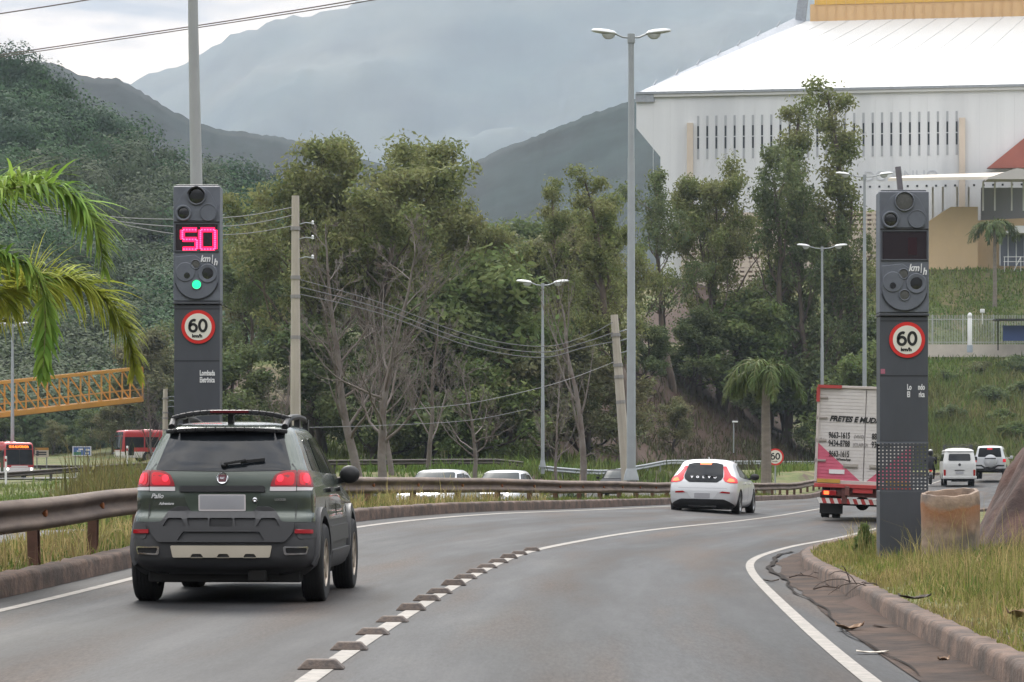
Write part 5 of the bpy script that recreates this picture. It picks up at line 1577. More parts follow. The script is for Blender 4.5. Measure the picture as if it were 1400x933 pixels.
def stroke_text(name, s, x, z, h, w, thick, m, parent, y, slant=0.0):
    mb = MB()
    for i, ch in enumerate(s):
        for pl in stroke_glyph(ch):
            P = [Vector((x + i * w * 1.12 + p[0] * w + slant * p[1], 0, z + p[1] / 1.4 * h)) for p in pl]
            n = len(P); closed = (P[0] - P[-1]).length < 1e-4
            L, Rr = [], []
            for k in range(n):
                a = P[k - 1] if k else (P[-2] if closed else P[0]); b = P[k + 1] if k < n - 1 else (P[1] if closed else P[-1])
                d = (b - a).normalized(); q = Vector((-d.z, 0, d.x)) * thick / 2
                L.append(P[k] + q); Rr.append(P[k] - q)
            for k in range(n - 1):
                c = [L[k], L[k + 1], Rr[k + 1], Rr[k]]
                vs = [v + Vector((0, y, 0)) for v in c] + [v + Vector((0, y + .006, 0)) for v in c]
                mb.add(vs, [(0, 1, 2, 3), (7, 6, 5, 4), (0, 4, 5, 1), (3, 2, 6, 7)])
    o = mb.build(name, m, parent); fixnorm(o.data); return o


def speed_sign_face(parent, cx, cz, r, y, d=.02, name='speed_sign'):
    """round 60 km/h sign: red rim, cream field, black numerals"""
    s = disc(MB(), cx, cz, r, y, y - d, 0, 48).build(name, M_signred, parent)
    disc(MB(), cx, cz, r * .80, y - d + .004, y - d - .004, 0, 48).build('sign_field', M_signwhite, s)
    h = r * .78; w = r * .52
    stroke_text('numerals', '60', cx - w * 1.08, cz - h * .40, h, w, r * .155, M_ink, s, y - d - .008)
    text('unit_lettering', 'km/h', r * .26, M_ink, s, Matrix.Translation((cx - r * .36, y - d - .005, cz - r * .62)) @ FRONT, .002, .003, sx=1.15)
    return s


def pillar(px0, px1, py_top, d, zb, label, lit, worn):
    k = d / F; W = (px1 - px0) * k; cx = (px0 + px1) / 2
    zt = CZ + (HY - py_top) * k
    H = zt - zb
    t = root('radar_pillar', ((cx - 700) * k, d, zb), label, 'radar pillar')
    u = W / 66.0                                   # one photograph pixel of the right pillar
    X = lambda px: (px - 33) * u                   # px from the pillar's left edge
    Z = lambda py: H - py * u                      # py from its top
    D = .30
    # lower body with the open grille section
    g0, g1 = Z(409), Z(342)
    lo = MB().box((0, D / 2, (g0 - .25) / 2), (W, D, g0 + .25)).build('lower_body', M_body_p, t, bevel=.008)
    up = MB().box((0, D / 2, (g1 + Z(171)) / 2), (W, D, Z(171) - g1)).build('body', M_body_p, t, bevel=.008)
    MB().box((0, D / 2, g1 - .012), (W + .006, D + .006, .02)).build('seam', M_head_p, up)
    for py in (252,): MB().box((0, -.0005, Z(py)), (W - .01, .004, .012)).build('seam', M_seam_shadow, up)
    MB().box((0, -.0005, Z(177)), (W - .01, .005, .01)).build('seam', M_seam_shadow, up)
    gr = MB(); n, m_ = 12, 14
    cw = W / n; ch = (g1 - g0) / m_
    for y in (.006, D - .006):
        for i in range(n + 1): gr.box((-W / 2 + .010 + i * (W - .020) / n, y, (g0 + g1) / 2), (.023, .012, g1 - g0))
        for j in range(m_ + 1): gr.box((0, y + .001, g0 + j * ch), (W - .004, .010, .023))
    gr.build('grille', M_body_p, t)
    # head
    hd = MB().box((0, D / 2 - .012, (H + Z(166)) / 2), (W + .012, D + .02, H - Z(166))).build('head', M_head_p, t, bevel=.012)
    MB().box((0, D / 2 - .012, Z(168.5)), (W + .02, D + .03, .03)).build('head_trim', M_body_p, hd, bevel=.006)
    MB().box((0, D / 2, H + .008), (W - .03, D - .05, .03)).build('cap', M_body_p, hd, bevel=.01)
    F0 = -.022                                     # front face of the head
    # upper lamp shield: arch-shaped plate with three round openings
    shp = [(X(3), Z(50)), (X(62), Z(50)), (X(63), Z(30)), (X(52), Z(8)), (X(42), Z(2)), (X(24), Z(2)), (X(14), Z(8)), (X(2), Z(30))]
    pr = MB().prism(fillet(shp, .05), -F0, -F0 + .014, 0, FRONT).build('lamp_shield', M_head_p, hd, bevel=.004)

    def lamp(cx_, cz_, r, ring, m, nm='lamp', hood=False, dep=.03):
        a = MB()
        prof = [(ring, 0), (ring, .020), (ring - .008, .026), (r + .004, .022), (r, .0)]
        a.lathe(prof, 32, 0, Matrix.Translation((cx_, F0 - .012, cz_)) @ FRONT)
        o = a.build(nm, M_head_p, hd, True, 30)
        MB().lathe([(r * 1.02, .002), (r * .8, .006), (r * .4, .009), (.001, .010)], 28, 0, Matrix.Translation((cx_, F0 - .012, cz_)) @ FRONT).build('lens', m, o, True)
        if hood:
            b = MB(); b.lathe([(r + .014, 0), (r + .014, .07), (r + .008, .072), (r + .006, .0)], 28, 0, Matrix.Translation((cx_, F0 - .012, cz_)) @ FRONT, R(10), R(170)); b.build('hood', M_black, o, True)
        return o
    lamp(X(33), Z(14), .095 if lit else .098, .115, M_lens_d if lit else M_lens_g, hood=lit)
    lamp(X(14), Z(39), .068 if lit else .072, .098, M_lens_d, hood=False)
    bl = MB().lathe([(.104, 0), (.104, .012), (.100, .014), (.096, .006), (.001, .006)], 32, 0, Matrix.Translation((X(50), F0 - .014, Z(38))) @ FRONT).build('blank_cover', M_head_p, hd, True, 30)
    # display
    MB().box((0, F0 - .001, Z(52)), (W, .03, .022)).build('torn_seal', M_black, hd, bevel=.006)
    fr = MB()
    z0, z1, x0, x1 = Z(93), Z(55), X(3), X(63)
    for c, s_ in (((0, F0, z0 - .008), (x1 - x0 + .04, .03, .018)), ((0, F0, z1 + .006), (x1 - x0 + .04, .03, .016)), ((x0 - .008, F0, (z0 + z1) / 2), (.016, .03, z1 - z0)), ((x1 + .008, F0, (z0 + z1) / 2), (.016, .03, z1 - z0))): fr.box(c, s_)
    fr.build('display_frame', M_body_p, hd, bevel=.004)
    ds = MB().box((0, F0 - .001, (z0 + z1) / 2), (x1 - x0, .006, z1 - z0)).build('display', M_screen, hd)
    seg = {'5': 'afgcd', '0': 'abcdef'}
    if lit:
        digits = (('5', 12.5), ('0', 38.5))
        for chd, gx in digits:
            core, glow = MB(), MB()
            w_, h_ = 21 * u, 28 * u; xa = X(gx); za = Z(91)
            pts = {'a': ((0, 1), (1, 1)), 'g': ((0, .5), (1, .5)), 'd': ((0, 0), (1, 0)), 'f': ((0, .5), (0, 1)), 'b': ((1, .5), (1, 1)), 'e': ((0, 0), (0, .5)), 'c': ((1, 0), (1, .5))}
            for sg in seg[chd]:
                a, b = pts[sg]
                A_ = Vector((xa + a[0] * w_, F0 - .006, za + a[1] * h_)); B_ = Vector((xa + b[0] * w_, F0 - .006, za + b[1] * h_))
                dd = (B_ - A_).normalized() * .012
                glow.bar(A_ + dd * .2, B_ - dd * .2, .008, .056, 0, up=Vector((-dd.z, 0, dd.x)) if abs(dd.z) > 0.001 else (0, 0, 1))
                nl = 5
                for q in range(nl):
                    p = A_.lerp(B_, (q + .5) / nl)
                    disc(core, p.x, p.z, .010, F0 - .008, F0 - .014, 0, 8)
            gl = glow.build('led_digit', M_led, ds)
            core.build('led_dots', M_ledcore, gl)
    else:
        MB().box((X(44), F0 - .004, (z0 + z1) / 2 - .01), (.10, .004, .20)).build('unlit_led', mat('dark_red_led', (.032, .013, .018), .2), ds)
    Tm = lambda px, py: Matrix.Translation((X(px), F0 - .002, Z(py))) @ Matrix.Rotation(R(-4), 4, 'Z').inverted() @ FRONT if False else Matrix.Translation((X(px), F0 - .021, Z(py))) @ FRONT
    text('unit_lettering', 'km', .112, M_white_letter, hd, Tm(38.5, 109), .003, .003, .25, sx=.86)
    MB().bar((X(55.5), F0 - .012, Z(112)), (X(56.2), F0 - .012, Z(99)), .022, .008, up=(1, 0, 0)).build('unit_slash', M_white_letter, hd)
    text('unit_lettering', 'h', .112, M_white_letter, hd, Tm(57.5, 114), .003, .003, .2, sx=.86)
    # lower shield: flat top, rounded foot, four lamps
    sh2 = [(X(2), Z(102)), (X(30), Z(99)), (X(36), Z(103)), (X(62), Z(118)), (X(63.5), Z(130))] + [(X(33) + 30.5 * u * math.cos(a), Z(134) - 29 * u * math.sin(a)) for a in np.linspace(0.1, math.pi - .1, 14)] + [(X(2), Z(130))]
    MB().prism(sh2, -F0 - .002, -F0 + .018, 0, FRONT).build('signal_shield', M_head_p, hd, bevel=.006)
    sb = MB(); prev = None
    for a in np.linspace(.2, math.pi - .2, 16):
        p = (X(33) + 31.2 * u * math.cos(a), F0 - .006, Z(134) - 29.8 * u * math.sin(a))
        if prev: sb.bar(prev, p, .02, .006)
        prev = p
    sb.build('shield_edge_shadow', M_seam_shadow, hd)  # dark arc: the shield edge with its shadow put into the colour
    F1 = F0 - .016

    def lamp2(px, py, r, ring, m):
        a = MB().lathe([(ring, 0), (ring, .012), (ring - .006, .016), (r + .003, .012), (r, .0)], 28, 0, Matrix.Translation((X(px), F1, Z(py))) @ FRONT).build('lamp', M_head_p, hd, True, 30)
        MB().lathe([(r * 1.03, .003), (r * .5, .006), (.001, .007)], 24, 0, Matrix.Translation((X(px), F1, Z(py))) @ FRONT).build('lens', m, a, True)
    lamp2(31.5, 113, .05, .062, M_lens_g)
    lamp2(49, 126, .068, .115, M_lens_d)
    lamp2(33, 142, .052, .066, M_greenled if lit else M_lens_g)
    cv = MB().lathe([(.118, 0), (.118, .008), (.112, .012), (.001, .012)], 32, 0, Matrix.Translation((X(17), F1, Z(124))) @ FRONT).build('blank_cover', M_head_p, hd, True, 30)
    disc(MB(), X(17) + (.02 if lit else -.0), Z(129), .036, F1 - .010, F1 - .016).build('cable_hole', M_lens_d, cv)
    speed_sign_face(up, X(35 if lit else 37), Z(203), .205, .0, .016)
    if not worn:
        text('lettering', 'Lombada', .090, M_white_letter, up, Matrix.Translation((X(37), -.003, Z(273))) @ FRONT, .003, .003, sx=.56)
        text('lettering', 'Eletrônica', .090, M_white_letter, up, Matrix.Translation((X(37), -.003, Z(283))) @ FRONT, .003, .003, sx=.50)
    else:
        for s_, px, py, sx in (('Lo', 37, 271, .8), ('ndo', 52, 271, .8), ('El', 37, 281, .8), ('rica', 53, 281, .72)):
            text('lettering', s_, .090, M_white_letter, up, Matrix.Translation((X(px), -.003, Z(py))) @ FRONT, .003, .003, sx=sx * .70)
        MB().box((X(4), -.003, Z(246)), (.05, .004, .055)).build('torn_sticker', mat('faded_pink_sticker', (.36, .12, .17), .6), up)
        MB().bar((X(31), D / 2, H), (X(27.5), D / 2 + .02, H + .30), .06, .05).build('broken_post_stub', mat('rusty_dark_stub', (.12, .11, .12), .6, var=.3), hd)
        text('lettering', 'Sinal', .07, mat('grey_small_letter', (.3, .3, .32), .5), up, Matrix.Translation((X(20), -.003, Z(330))) @ FRONT, .002, .002) if False else None
    return t


pillar(238, 300.5, 255, 33.0, .25, 'tall grey radar pillar showing a lit red 50, behind the green estate car', True, False)
pillar(1203, 1269, 262, 31.0, .13, 'tall grey radar pillar with unlit display and worn lettering, standing in the right grass', False, True)

# ================================================================ guard rails
M_rust = mat('rusty_guard_rail', (0.150, 0.108, 0.082), 0.75, col2=(0.078, 0.052, 0.038), c2=(.4, .62), c2scale=1.6, var=.25, vscale=5, stretch=(1, .35, 1), bump=.15, bscale=14)
M_rustpost = mat('rusty_post', (0.13, 0.065, 0.045), 0.8, var=.3, vscale=6)
M_galv = mat('grey_guard_rail', (0.34, 0.36, 0.37), 0.5, metal=.3, var=.1)
M_darkrail = mat('dark_guard_rail', (0.075, 0.062, 0.055), 0.75, var=.25, vscale=3)


def guard_rail(label, pts, m, mpost, hgt=.31, post_step=2.0, top=.70, face=1, post_w=.12):
    """pts: (x, y, ground z); W-beam with its two humps towards the traffic, sigma posts, bolts"""
    P = [Vector(p) for p in pts]
    L = [0]
    for a, b in zip(P, P[1:]): L.append(L[-1] + (b - a).length)
    def pos(s):
        s = min(max(s, 0), L[-1]); i = min(max(np.searchsorted(L, s) - 1, 0), len(P) - 2)
        return P[i].lerp(P[i + 1], (s - L[i]) / (L[i + 1] - L[i]))
    t = root('guard_rail', P[0], label, 'guard rail')
    o = P[0]
    prof = [(.0, .0), (.03, .012), (.075, .04), (.083, .065), (.075, .09), (.03, .115), (.008, .14), (.0, .155), (.008, .17), (.03, .195), (.075, .22), (.083, .245), (.075, .27), (.03, .298), (0, .31)]
    V, n = [], len(prof)
    ss = list(np.arange(0, L[-1], .8))
    for s in ss:
        p = pos(s); d = (pos(s + .5) - pos(s - .5)); d.z = 0; d.normalize(); q = Vector((d.y, -d.x, 0)) * face
        jz = .007 * math.sin(s * .45) + .003 * math.sin(s * 1.3)
        for a, b in prof: V.append(p - o + q * a + Vector((0, 0, top - hgt + b * hgt / .31 + jz)))
        for a, b in prof[::-1]: V.append(p - o + q * (a - .006) + Vector((0, 0, top - hgt + b * hgt / .31 + jz)))
    k, n2 = len(ss), 2 * n
    Fc = [(i * n2 + j, i * n2 + (j + 1) % n2, (i + 1) * n2 + (j + 1) % n2, (i + 1) * n2 + j) for i in range(k - 1) for j in range(n2)]
    me = np_mesh('beam', np.array(V), np.array(Fc), m, True); fixnorm(me); me.set_sharp_from_angle(angle=R(60))
    link('beam', me, t)
    proto = MB().box((0, 0, top / 2 - .18), (.04, post_w, top + .30)).box((0, post_w / 2, top / 2 - .18), (.10, .012, top + .30)).box((0, -post_w / 2, top / 2 - .18), (.10, .012, top + .30))
    bolt = MB().lathe([(.001, -.03), (.04, -.028), (.04, .02), (.03, .03), (.001, .032)], 8, 0, Matrix.Rotation(R(90), 4, 'Y'))
    po = bo = None
    cnt = 0
    for s in np.arange(.5, L[-1], post_step):
        p = pos(s); d = (pos(s + .5) - pos(s - .5)); a = math.atan2(d.y, d.x) - math.pi / 2
        q = Vector((math.cos(a), math.sin(a), 0)) * face
        if cnt >= 95: break
        cnt += 1
        loc = p - o - q * .085
        if po is None: po = proto.build('post', mpost, t); c = po
        else: c = link('post', po.data, t)
        c.location = loc; c.rotation_euler = (rng.normal(0, .02), rng.normal(0, .02), a)
        if post_step <= 4 and p.y < 90:
            if bo is None: bo = bolt.build('bolt', M_rustbolt, t); e = bo
            else: e = link('bolt', bo.data, t)
            e.location = p - o + q * .012 + Vector((0, 0, top - hgt / 2)); e.rotation_euler = (0, 0, a)
    return t


M_rustbolt = mat('orange_rust_bolt', (0.26, 0.09, 0.03), 0.8, var=.3)
ro = smoothtab([5, 24, 30, 40, 51, 60, 80, 150], [-4.0, -4.0, -4.07, -4.75, -5.35, -4.7, -4.55, -4.5], sig=2.5)
pts = [(float(Xc(y) + ro(y)), y, float(ZL(y)) + float(np.interp(y, [14, 30, 48, 60, 80, 110], [.14, .13, .02, .0, -.04, -.02]))) for y in np.arange(14, 150, 2.0)]
guard_rail('brown rusty guard rail along the left kerb of the road', pts, M_rust, M_rustpost, post_step=3.0)
# far side of the opposing carriageway
y_ = np.arange(60, 118, 3.0)
pts = [(float(Xo(y) - OW - 4.6), y, float(ground_z(Xo(y) - OW - 4.6, y))) for y in y_]
guard_rail('dark guard rail at the left, beyond the opposing carriageway', pts, M_darkrail, M_darkrail, post_step=4)
pts = [(x, y, float(ground_z(x, y)) - .02) for x, y in zip(np.linspace(-34, 1, 20), np.interp(np.linspace(-34, 1, 20), [-34, -14, 1], [151, 148.5, 152]))]
guard_rail('long dark guard rail behind the bare trees', pts, M_darkrail, M_darkrail, post_step=4)
xsr = np.linspace(1.5, 29, 30)
pts = [(x, float(np.interp(x, [1.5, 6, 12, 18, 29], [152.2, 165, 187, 207, 231])), 0) for x in xsr]
pts = [(x, y, float(ground_z(x, y))) for x, y, _ in pts]
guard_rail('thin grey guard rail at the foot of the bank behind the white hatchback', pts, M_galv, M_galv, post_step=4)
pts = [(x, 238.0, float(ground_z(x, 238.0))) for x in np.linspace(-46, -31, 8)]
guard_rail('small dark guard rail between the two red buses', pts, M_darkrail, M_darkrail, post_step=4)

# ================================================================ raised studs along the centre line
M_stud = mat('dusty_brown_stud', (0.105, 0.078, 0.062), 0.8, col2=(.06, .048, .042), c2scale=14, var=.3, vscale=20, bump=.4, bscale=60)
sp_ = [(443, 913), (483, 887), (514, 866), (542, 849), (565, 833), (585, 820), (605, 810), (623, 799), (639, 790), (656, 782), (672, 775), (685, 768), (699, 762), (715, 757), (731, 752)]
proto = None
for k, (px, py) in enumerate(sp_):
    p = onz(px, py + 1.5, float(ZC(16 + k)))
    X0 = float(Xc(p.y)) - .02
    if proto is None:
        a, b, h = .125, .085, .050
        c, d_ = .075, .045
        mb = MB().add([(-a, -b, 0), (a, -b, 0), (a, b, 0), (-a, b, 0), (-c, -d_, h), (c, -d_, h), (c, d_, h), (-c, d_, h)], [(3, 2, 1, 0), (4, 5, 6, 7), (0, 1, 5, 4), (1, 2, 6, 5), (2, 3, 7, 6), (3, 0, 4, 7)])
        proto = mb.build('road_stud', M_stud, bevel=.008); o = proto
    else:
        o = link('road_stud', proto.data); m_ = o.modifiers.new('bevel', 'BEVEL'); m_.width = .008; m_.segments = 2
    o.location = (X0, p.y, float(zroad(p.y, 0)) + .002)
    o.rotation_euler = (0, 0, rng.normal(-.06, .05)); o.scale = (1 + rng.normal(0, .05), 1, 1 + rng.normal(0, .12))
    words = ['nearest', 'second', 'third', 'fourth', 'fifth', 'sixth', 'seventh', 'eighth', 'ninth', 'tenth', 'eleventh', 'twelfth', 'thirteenth', 'fourteenth', 'farthest']
    lab = ('brown raised stud on the centre line, the nearest to the viewer' if k == 0 else 'brown raised stud on the centre line, the farthest one, where the plain line begins' if k == 14
           else 'brown raised stud on the centre line, %s counted from the nearest' % words[k])
    tag(o, lab, 'road stud', 'raised studs on the centre line')

# ================================================================ lamp posts
M_lampost = mat('grey_lamp_post', (0.30, 0.32, 0.33), 0.5, metal=.2, var=.06)
M_lamphead = mat('white_lamp_head', (0.66, 0.67, 0.68), 0.4)
M_conc = mat('pale_concrete_pole', (0.40, 0.36, 0.30), 0.9, var=.15, vscale=2, bump=.2, bscale=20, stretch=(1, 1, .3))


def lamp_post(px, py_base, py_top, d, label, r=.11, arm=.75, heads=True, group='street lamps', rz=0.0, top_only=False, lean=0.0):
    b = at(px, py_base, d); H = (py_base - py_top) / F * d
    t = root('street_lamp', b, label, 'street lamp', rz, group)
    t.rotation_euler = (0, lean, rz)
    MB().tube([(0, 0, -.4), (0, 0, H * .38), (0, 0, H * .385), (0, 0, H * .72), (0, 0, H * .725), (0, 0, H)], [r, r * .93, r * .84, r * .78, r * .7, r * .62], 12).build('pole', M_lampost, t, True)
    MB().lathe([(r * 1.7, -.05), (r * 1.6, .08), (r * 1.1, .35)], 14).build('pole_foot', M_lampost, t, True)
    if heads:
        MB().tube([(0, 0, H - .28), (0, 0, H + .03)], r * .85, 10).build('cap', M_lampost, t, True)
        for sx in (-1, 1):
            a = MB().tube([(0, 0, H - .10), (sx * arm * .5, 0, H - .08), (sx * arm, 0, H + .04)], .032, 8).build('arm', M_lampost, t, True)
            hb = MB()
            L = .86
            prof = [(0, .02, .05), (.08, .09, .15), (.3, .12, .18), (.6, .11, .15), (.8, .07, .09), (L, .015, .02)]
            rings = []
            for (x, hh, ww) in prof:
                z0 = H + .04 + x * .12
                rings.append([(sx * (arm - .05 + x), math.cos(q) * ww, z0 + (math.sin(q) * hh if math.sin(q) > 0 else math.sin(q) * hh * .5)) for q in np.linspace(0, 2 * math.pi, 13)[:-1]])
            vs = [v for r_ in rings for v in r_]; n = 12
            fs = [(i * n + j, i * n + (j + 1) % n, (i + 1) * n + (j + 1) % n, (i + 1) * n + j) for i in range(len(rings) - 1) for j in range(n)] + [tuple(range(n)), tuple(range((len(rings) - 1) * n, len(rings) * n))]
            hb.add(vs, fs); h = hb.build('lamp_head', M_lamphead, t, True, 50); fixnorm(h.data)
            bw = MB().lathe([(.001, -.17), (.07, -.15), (.12, -.07), (.14, 0)], 14, 0, Matrix.Translation((sx * (arm + .22), 0, H + .02)) @ Matrix.Diagonal((1.7, 1, 1, 1)))
            bw.build('lens_bowl', mat('lamp_glass_bowl', (.55, .57, .58), .2), h, True)
    return t


lamp_post(863, 655, 48, 92.0, 'very tall double headed street lamp in the middle, in front of the trees', r=.155, arm=.55)
lamp_post(742, 638, 388, 146.0, 'double headed street lamp left of the leaning pole, half lost in the trees', r=.10, arm=.62)
lamp_post(1124, 560, 338, 178.0, 'short double headed street lamp rising behind the truck', r=.11, arm=.85)
lamp_post(1182, 560, 240, 165.0, 'taller double headed street lamp just left of the right radar pillar', r=.13, arm=.95)
lamp_post(17, 640, 444, 225.0, 'pale double headed street lamp at the left edge behind the footbridge', r=.16, arm=.5)
lp = root('lamp_post', at(272, 640, 60.0), 'thick plain grey lamp post rising behind the left radar pillar, top out of view', 'lamp post')
lp.location.z = gz(lp.location.x, 60.0)
MB().tube([(0, 0, -.3), (-.02, 0, 6.0), (-.12, 0, 10.9), (-.16, 0, 13.5)], [.17, .145, .115, .10], 14).build('pole', mat('streaked_grey_pole', (.33, .34, .34), .6, var=.12, vscale=2, stretch=(1, 1, .3)), lp, True)
ar = MB(); ar.tube([(-.16, 0, 13.3), (-.9, 0, 13.7), (-1.6, 0, 13.8)], .04, 8); ar.build('arm', M_lampost, lp, True)
MB().lathe([(.001, 0), (.12, .1), (.16, .4), (.10, .8), (.001, .9)], 12, 0, Matrix.Translation((-1.5, 0, 13.8)) @ Matrix.Rotation(R(-90), 4, 'Y')).build('lamp_head', M_lamphead, lp, True)

# ================================================================ utility poles and their wires
def utility_pole(px, py_base, py_top, d, label, w=.13, lean=0.0, arms=True):
    b = at(px, py_base, d); H = (py_base - py_top) / F * d
    t = root('utility_pole', b, label, 'utility pole', ry=lean)
    MB().tube([(0, 0, -1.0), (0, 0, H * .5), (0, 0, H)], [w * 1.15, w * .98, w * .78], 8, sx=1.0).build('pole', M_conc, t, True)
    for z in (.12, .30, .37, .52):
        MB().tube([(0, 0, H * (1 - z) - .06), (0, 0, H * (1 - z) + .06)], w * 1.05, 10).build('band', mat('pole_band_grey', (.25, .24, .23), .6), t)
    if arms:
        for z in (.12, .18, .26):
            a = MB().tube([(0, 0, H * (1 - z * .9)), (w * 2.2, -.1, H * (1 - z * .9) + .08), (w * 3.6, -.1, H * (1 - z * .9) + .05)], .02, 6).build('bracket', M_galv, t)
            MB().lathe([(.001, 0), (.05, .03), (.035, .08), (.05, .12), (.001, .16)], 8, 0, Matrix.Translation((w * 3.6, -.1, H * (1 - z * .9)))).build('insulator', M_lamphead, a, True)
    return t


utility_pole(404, 640, 268, 92.0, 'upright pale concrete utility pole right of the left radar pillar', w=.165)
utility_pole(857, 660, 430, 96.0, 'pale concrete utility pole leaning left, just behind the tallest street lamp', w=.17, lean=R(-4.3))
utility_pole(226, 640, 532, 190.0, 'short pale utility pole left of the green car, behind the weeds', w=.2)
M_wire = mat('grey_wire', (0.16, 0.16, 0.16), 0.6)
M_wire_brown = mat('brown_wire', (0.11, 0.085, 0.075), 0.6)  # browner and darker than the grey wire


def wire(label, pts, r=.016, m=None, n=22):
    """pts: list of (px, py, d) with sag built into the middle points: smooth curve through them"""
    P = [at(*p) for p in pts]
    path = []
    for i in range(len(P) - 1):
        p0, p1, p2, p3 = P[max(i - 1, 0)], P[i], P[i + 1], P[min(i + 2, len(P) - 1)]
        for k in range(n // max(1, len(P) - 1) + 3):
            t = k / (n // max(1, len(P) - 1) + 3)
            path.append(.5 * ((2 * p1) + (-p0 + p2) * t + (2 * p0 - 5 * p1 + 4 * p2 - p3) * t * t + (-p0 + 3 * p1 - 3 * p2 + p3) * t ** 3))
    path.append(P[-1])
    o = MB().tube(path, r, 5).build('overhead_wire', m or M_wire)
    return tag(o, label, 'wire')


wire('brown twin wire crossing the sky from the left edge to the top', [(-900, 130, 92), (-400, 122, 80), (-60, 84, 70), (8, 74, 69), (150, 53, 66), (330, 26, 62), (500, -2, 58), (600, -22, 55), (1100, -130, 44), (1900, -330, 34)], .014, M_wire_brown)
wire('brown wire just under the highest crossing wire', [(-900, 133, 92), (-400, 125, 80), (-60, 87, 70), (8, 77, 69), (150, 56, 66), (330, 29, 62), (500, 2, 58), (600, -18, 55), (1100, -126, 44), (1900, -325, 34)], .012, M_wire_brown)
wire('short wire in the top left corner of the sky', [(-900, 100, 92), (-400, 72, 80), (-60, 28, 70), (0, 19, 69), (120, 0, 66), (200, -16, 64), (600, -90, 55), (1300, -260, 42)], .016, M_wire_brown)
wire('topmost wire from the left to the upright utility pole', [(-500, 240, 160), (-60, 272, 128), (60, 283, 120), (146, 296, 115), (240, 300, 106), (330, 296, 98), (404, 283, 92)], .017)
wire('second wire from the left to the upright utility pole', [(-500, 243, 160), (-60, 275, 128), (60, 286, 120), (146, 301, 115), (240, 310, 106), (330, 308, 98), (408, 293, 92)], .019)
wire('third wire from the left to the upright utility pole', [(-500, 247, 160), (-60, 279, 128), (60, 290, 120), (146, 303, 115), (240, 320, 106), (330, 320, 98), (412, 307, 92)], .016)
for k, (y0, ys, y1, nm) in enumerate(((292, 474, 436, 'uppermost'), (302, 482, 452, 'second'), (312, 489, 466, 'lowest'))):
    wire('%s of three wires sagging from upright pole to leaning pole' % nm, [(408, y0 + 90, 92), (520, ys - 60, 93), (640, ys - 16, 94), (738, ys, 95), (800, ys - 14, 95.5), (846, y1, 96)], .017 if k else .014)
wire('thin low wire running down left from the leaning pole', [(848, 492, 96), (780, 518, 95), (720, 535, 94), (640, 552, 92), (560, 560, 90)], .011)
wire('low service wire behind the green estate car', [(404, 585, 92), (520, 582, 100), (640, 575, 110), (720, 560, 118)], .012)
# ================================================================ yellow footbridge
M_bridge = mat('orange_yellow_bridge_paint', (0.52, 0.26, 0.045), 0.5, var=.12, vscale=.8)


def footbridge():
    A0, B0 = at(-130, 582, 226.0), at(195, 546, 240.0)
    hgt = 2.75
    t = root('footbridge', A0, 'orange yellow steel truss footbridge crossing above the bus at the left', 'footbridge')
    dirv = B0 - A0
    side = Vector((dirv.y, -dirv.x, 0)).normalized() * 2.2
    n = 11
    dk = MB().bar(Vector((0, 0, -.1)) - side / 2, dirv + Vector((0, 0, -.1)) - side / 2, 2.1, .35); dk.build('deck', mat('bridge_deck', (.30, .17, .05), .7), t)
    for s, nm in ((Vector((0, 0, 0)), 'near'), (-side, 'far')):
        tr = MB()
        tr.bar(s, s + dirv, .30, .42)
        tr.bar(s + Vector((0, 0, hgt)), s + dirv + Vector((0, 0, hgt)), .22, .26)
        tr.build('chord', M_bridge, t)
        wb = MB()
        for k in range(n + 1):
            p = s + dirv * (k / n)
            wb.bar(p, p + Vector((0, 0, hgt)), .13, .13)
            if k < n:
                wb.bar(p + Vector((0, 0, hgt)), s + dirv * ((k + 1) / n), .11, .11)
                for z in (.9,): wb.bar(p + Vector((0, 0, z)), s + dirv * ((k + 1) / n) + Vector((0, 0, z)), .05, .05)
        wb.build('web_bracing', M_bridge, t)
    tp = MB()
    for k in range(n + 1):
        p = dirv * (k / n) + Vector((0, 0, hgt)); tp.bar(p, p - side, .12, .12)
    tp.build('cross_bar', M_bridge, t)
    for f in (.04,):
        p = dirv * f - side / 2
        zb = gz((A0 + p).x, (A0 + p).y) - .5
        MB().box((p.x, p.y, (zb - A0.z - .3) / 2), (.9, .9, A0.z - zb)).build('pier', M_conc, t)


footbridge()

# ================================================================ signs and markers at the left and by the palm
M_blue = mat('blue_road_sign', (0.05, 0.13, 0.36), 0.5)


def panel_sign(px, py_c, w_px, h_px, d, m, label, green=False, name='road_sign', bands=()):
    k = d / F; p = at(px, py_c, d); zb = gz(p.x, d)
    t = root(name, (p.x, d, zb), label, 'sign')
    H = p.z - zb; w, h = w_px * k, h_px * k
    for sx in (-1, 1): MB().box((sx * w * .35, .06, H / 2), (.09, .09, H)).build('post', M_lampost, t)
    b = MB().box((0, 0, H), (w, .05, h)).build('board', m, t)
    for (cx, cz, ww, hh, mm) in bands:
        MB().box((cx * w, -.03, H + cz * h), (ww * w, .02, hh * h)).build('marking', mm, b)
    return t


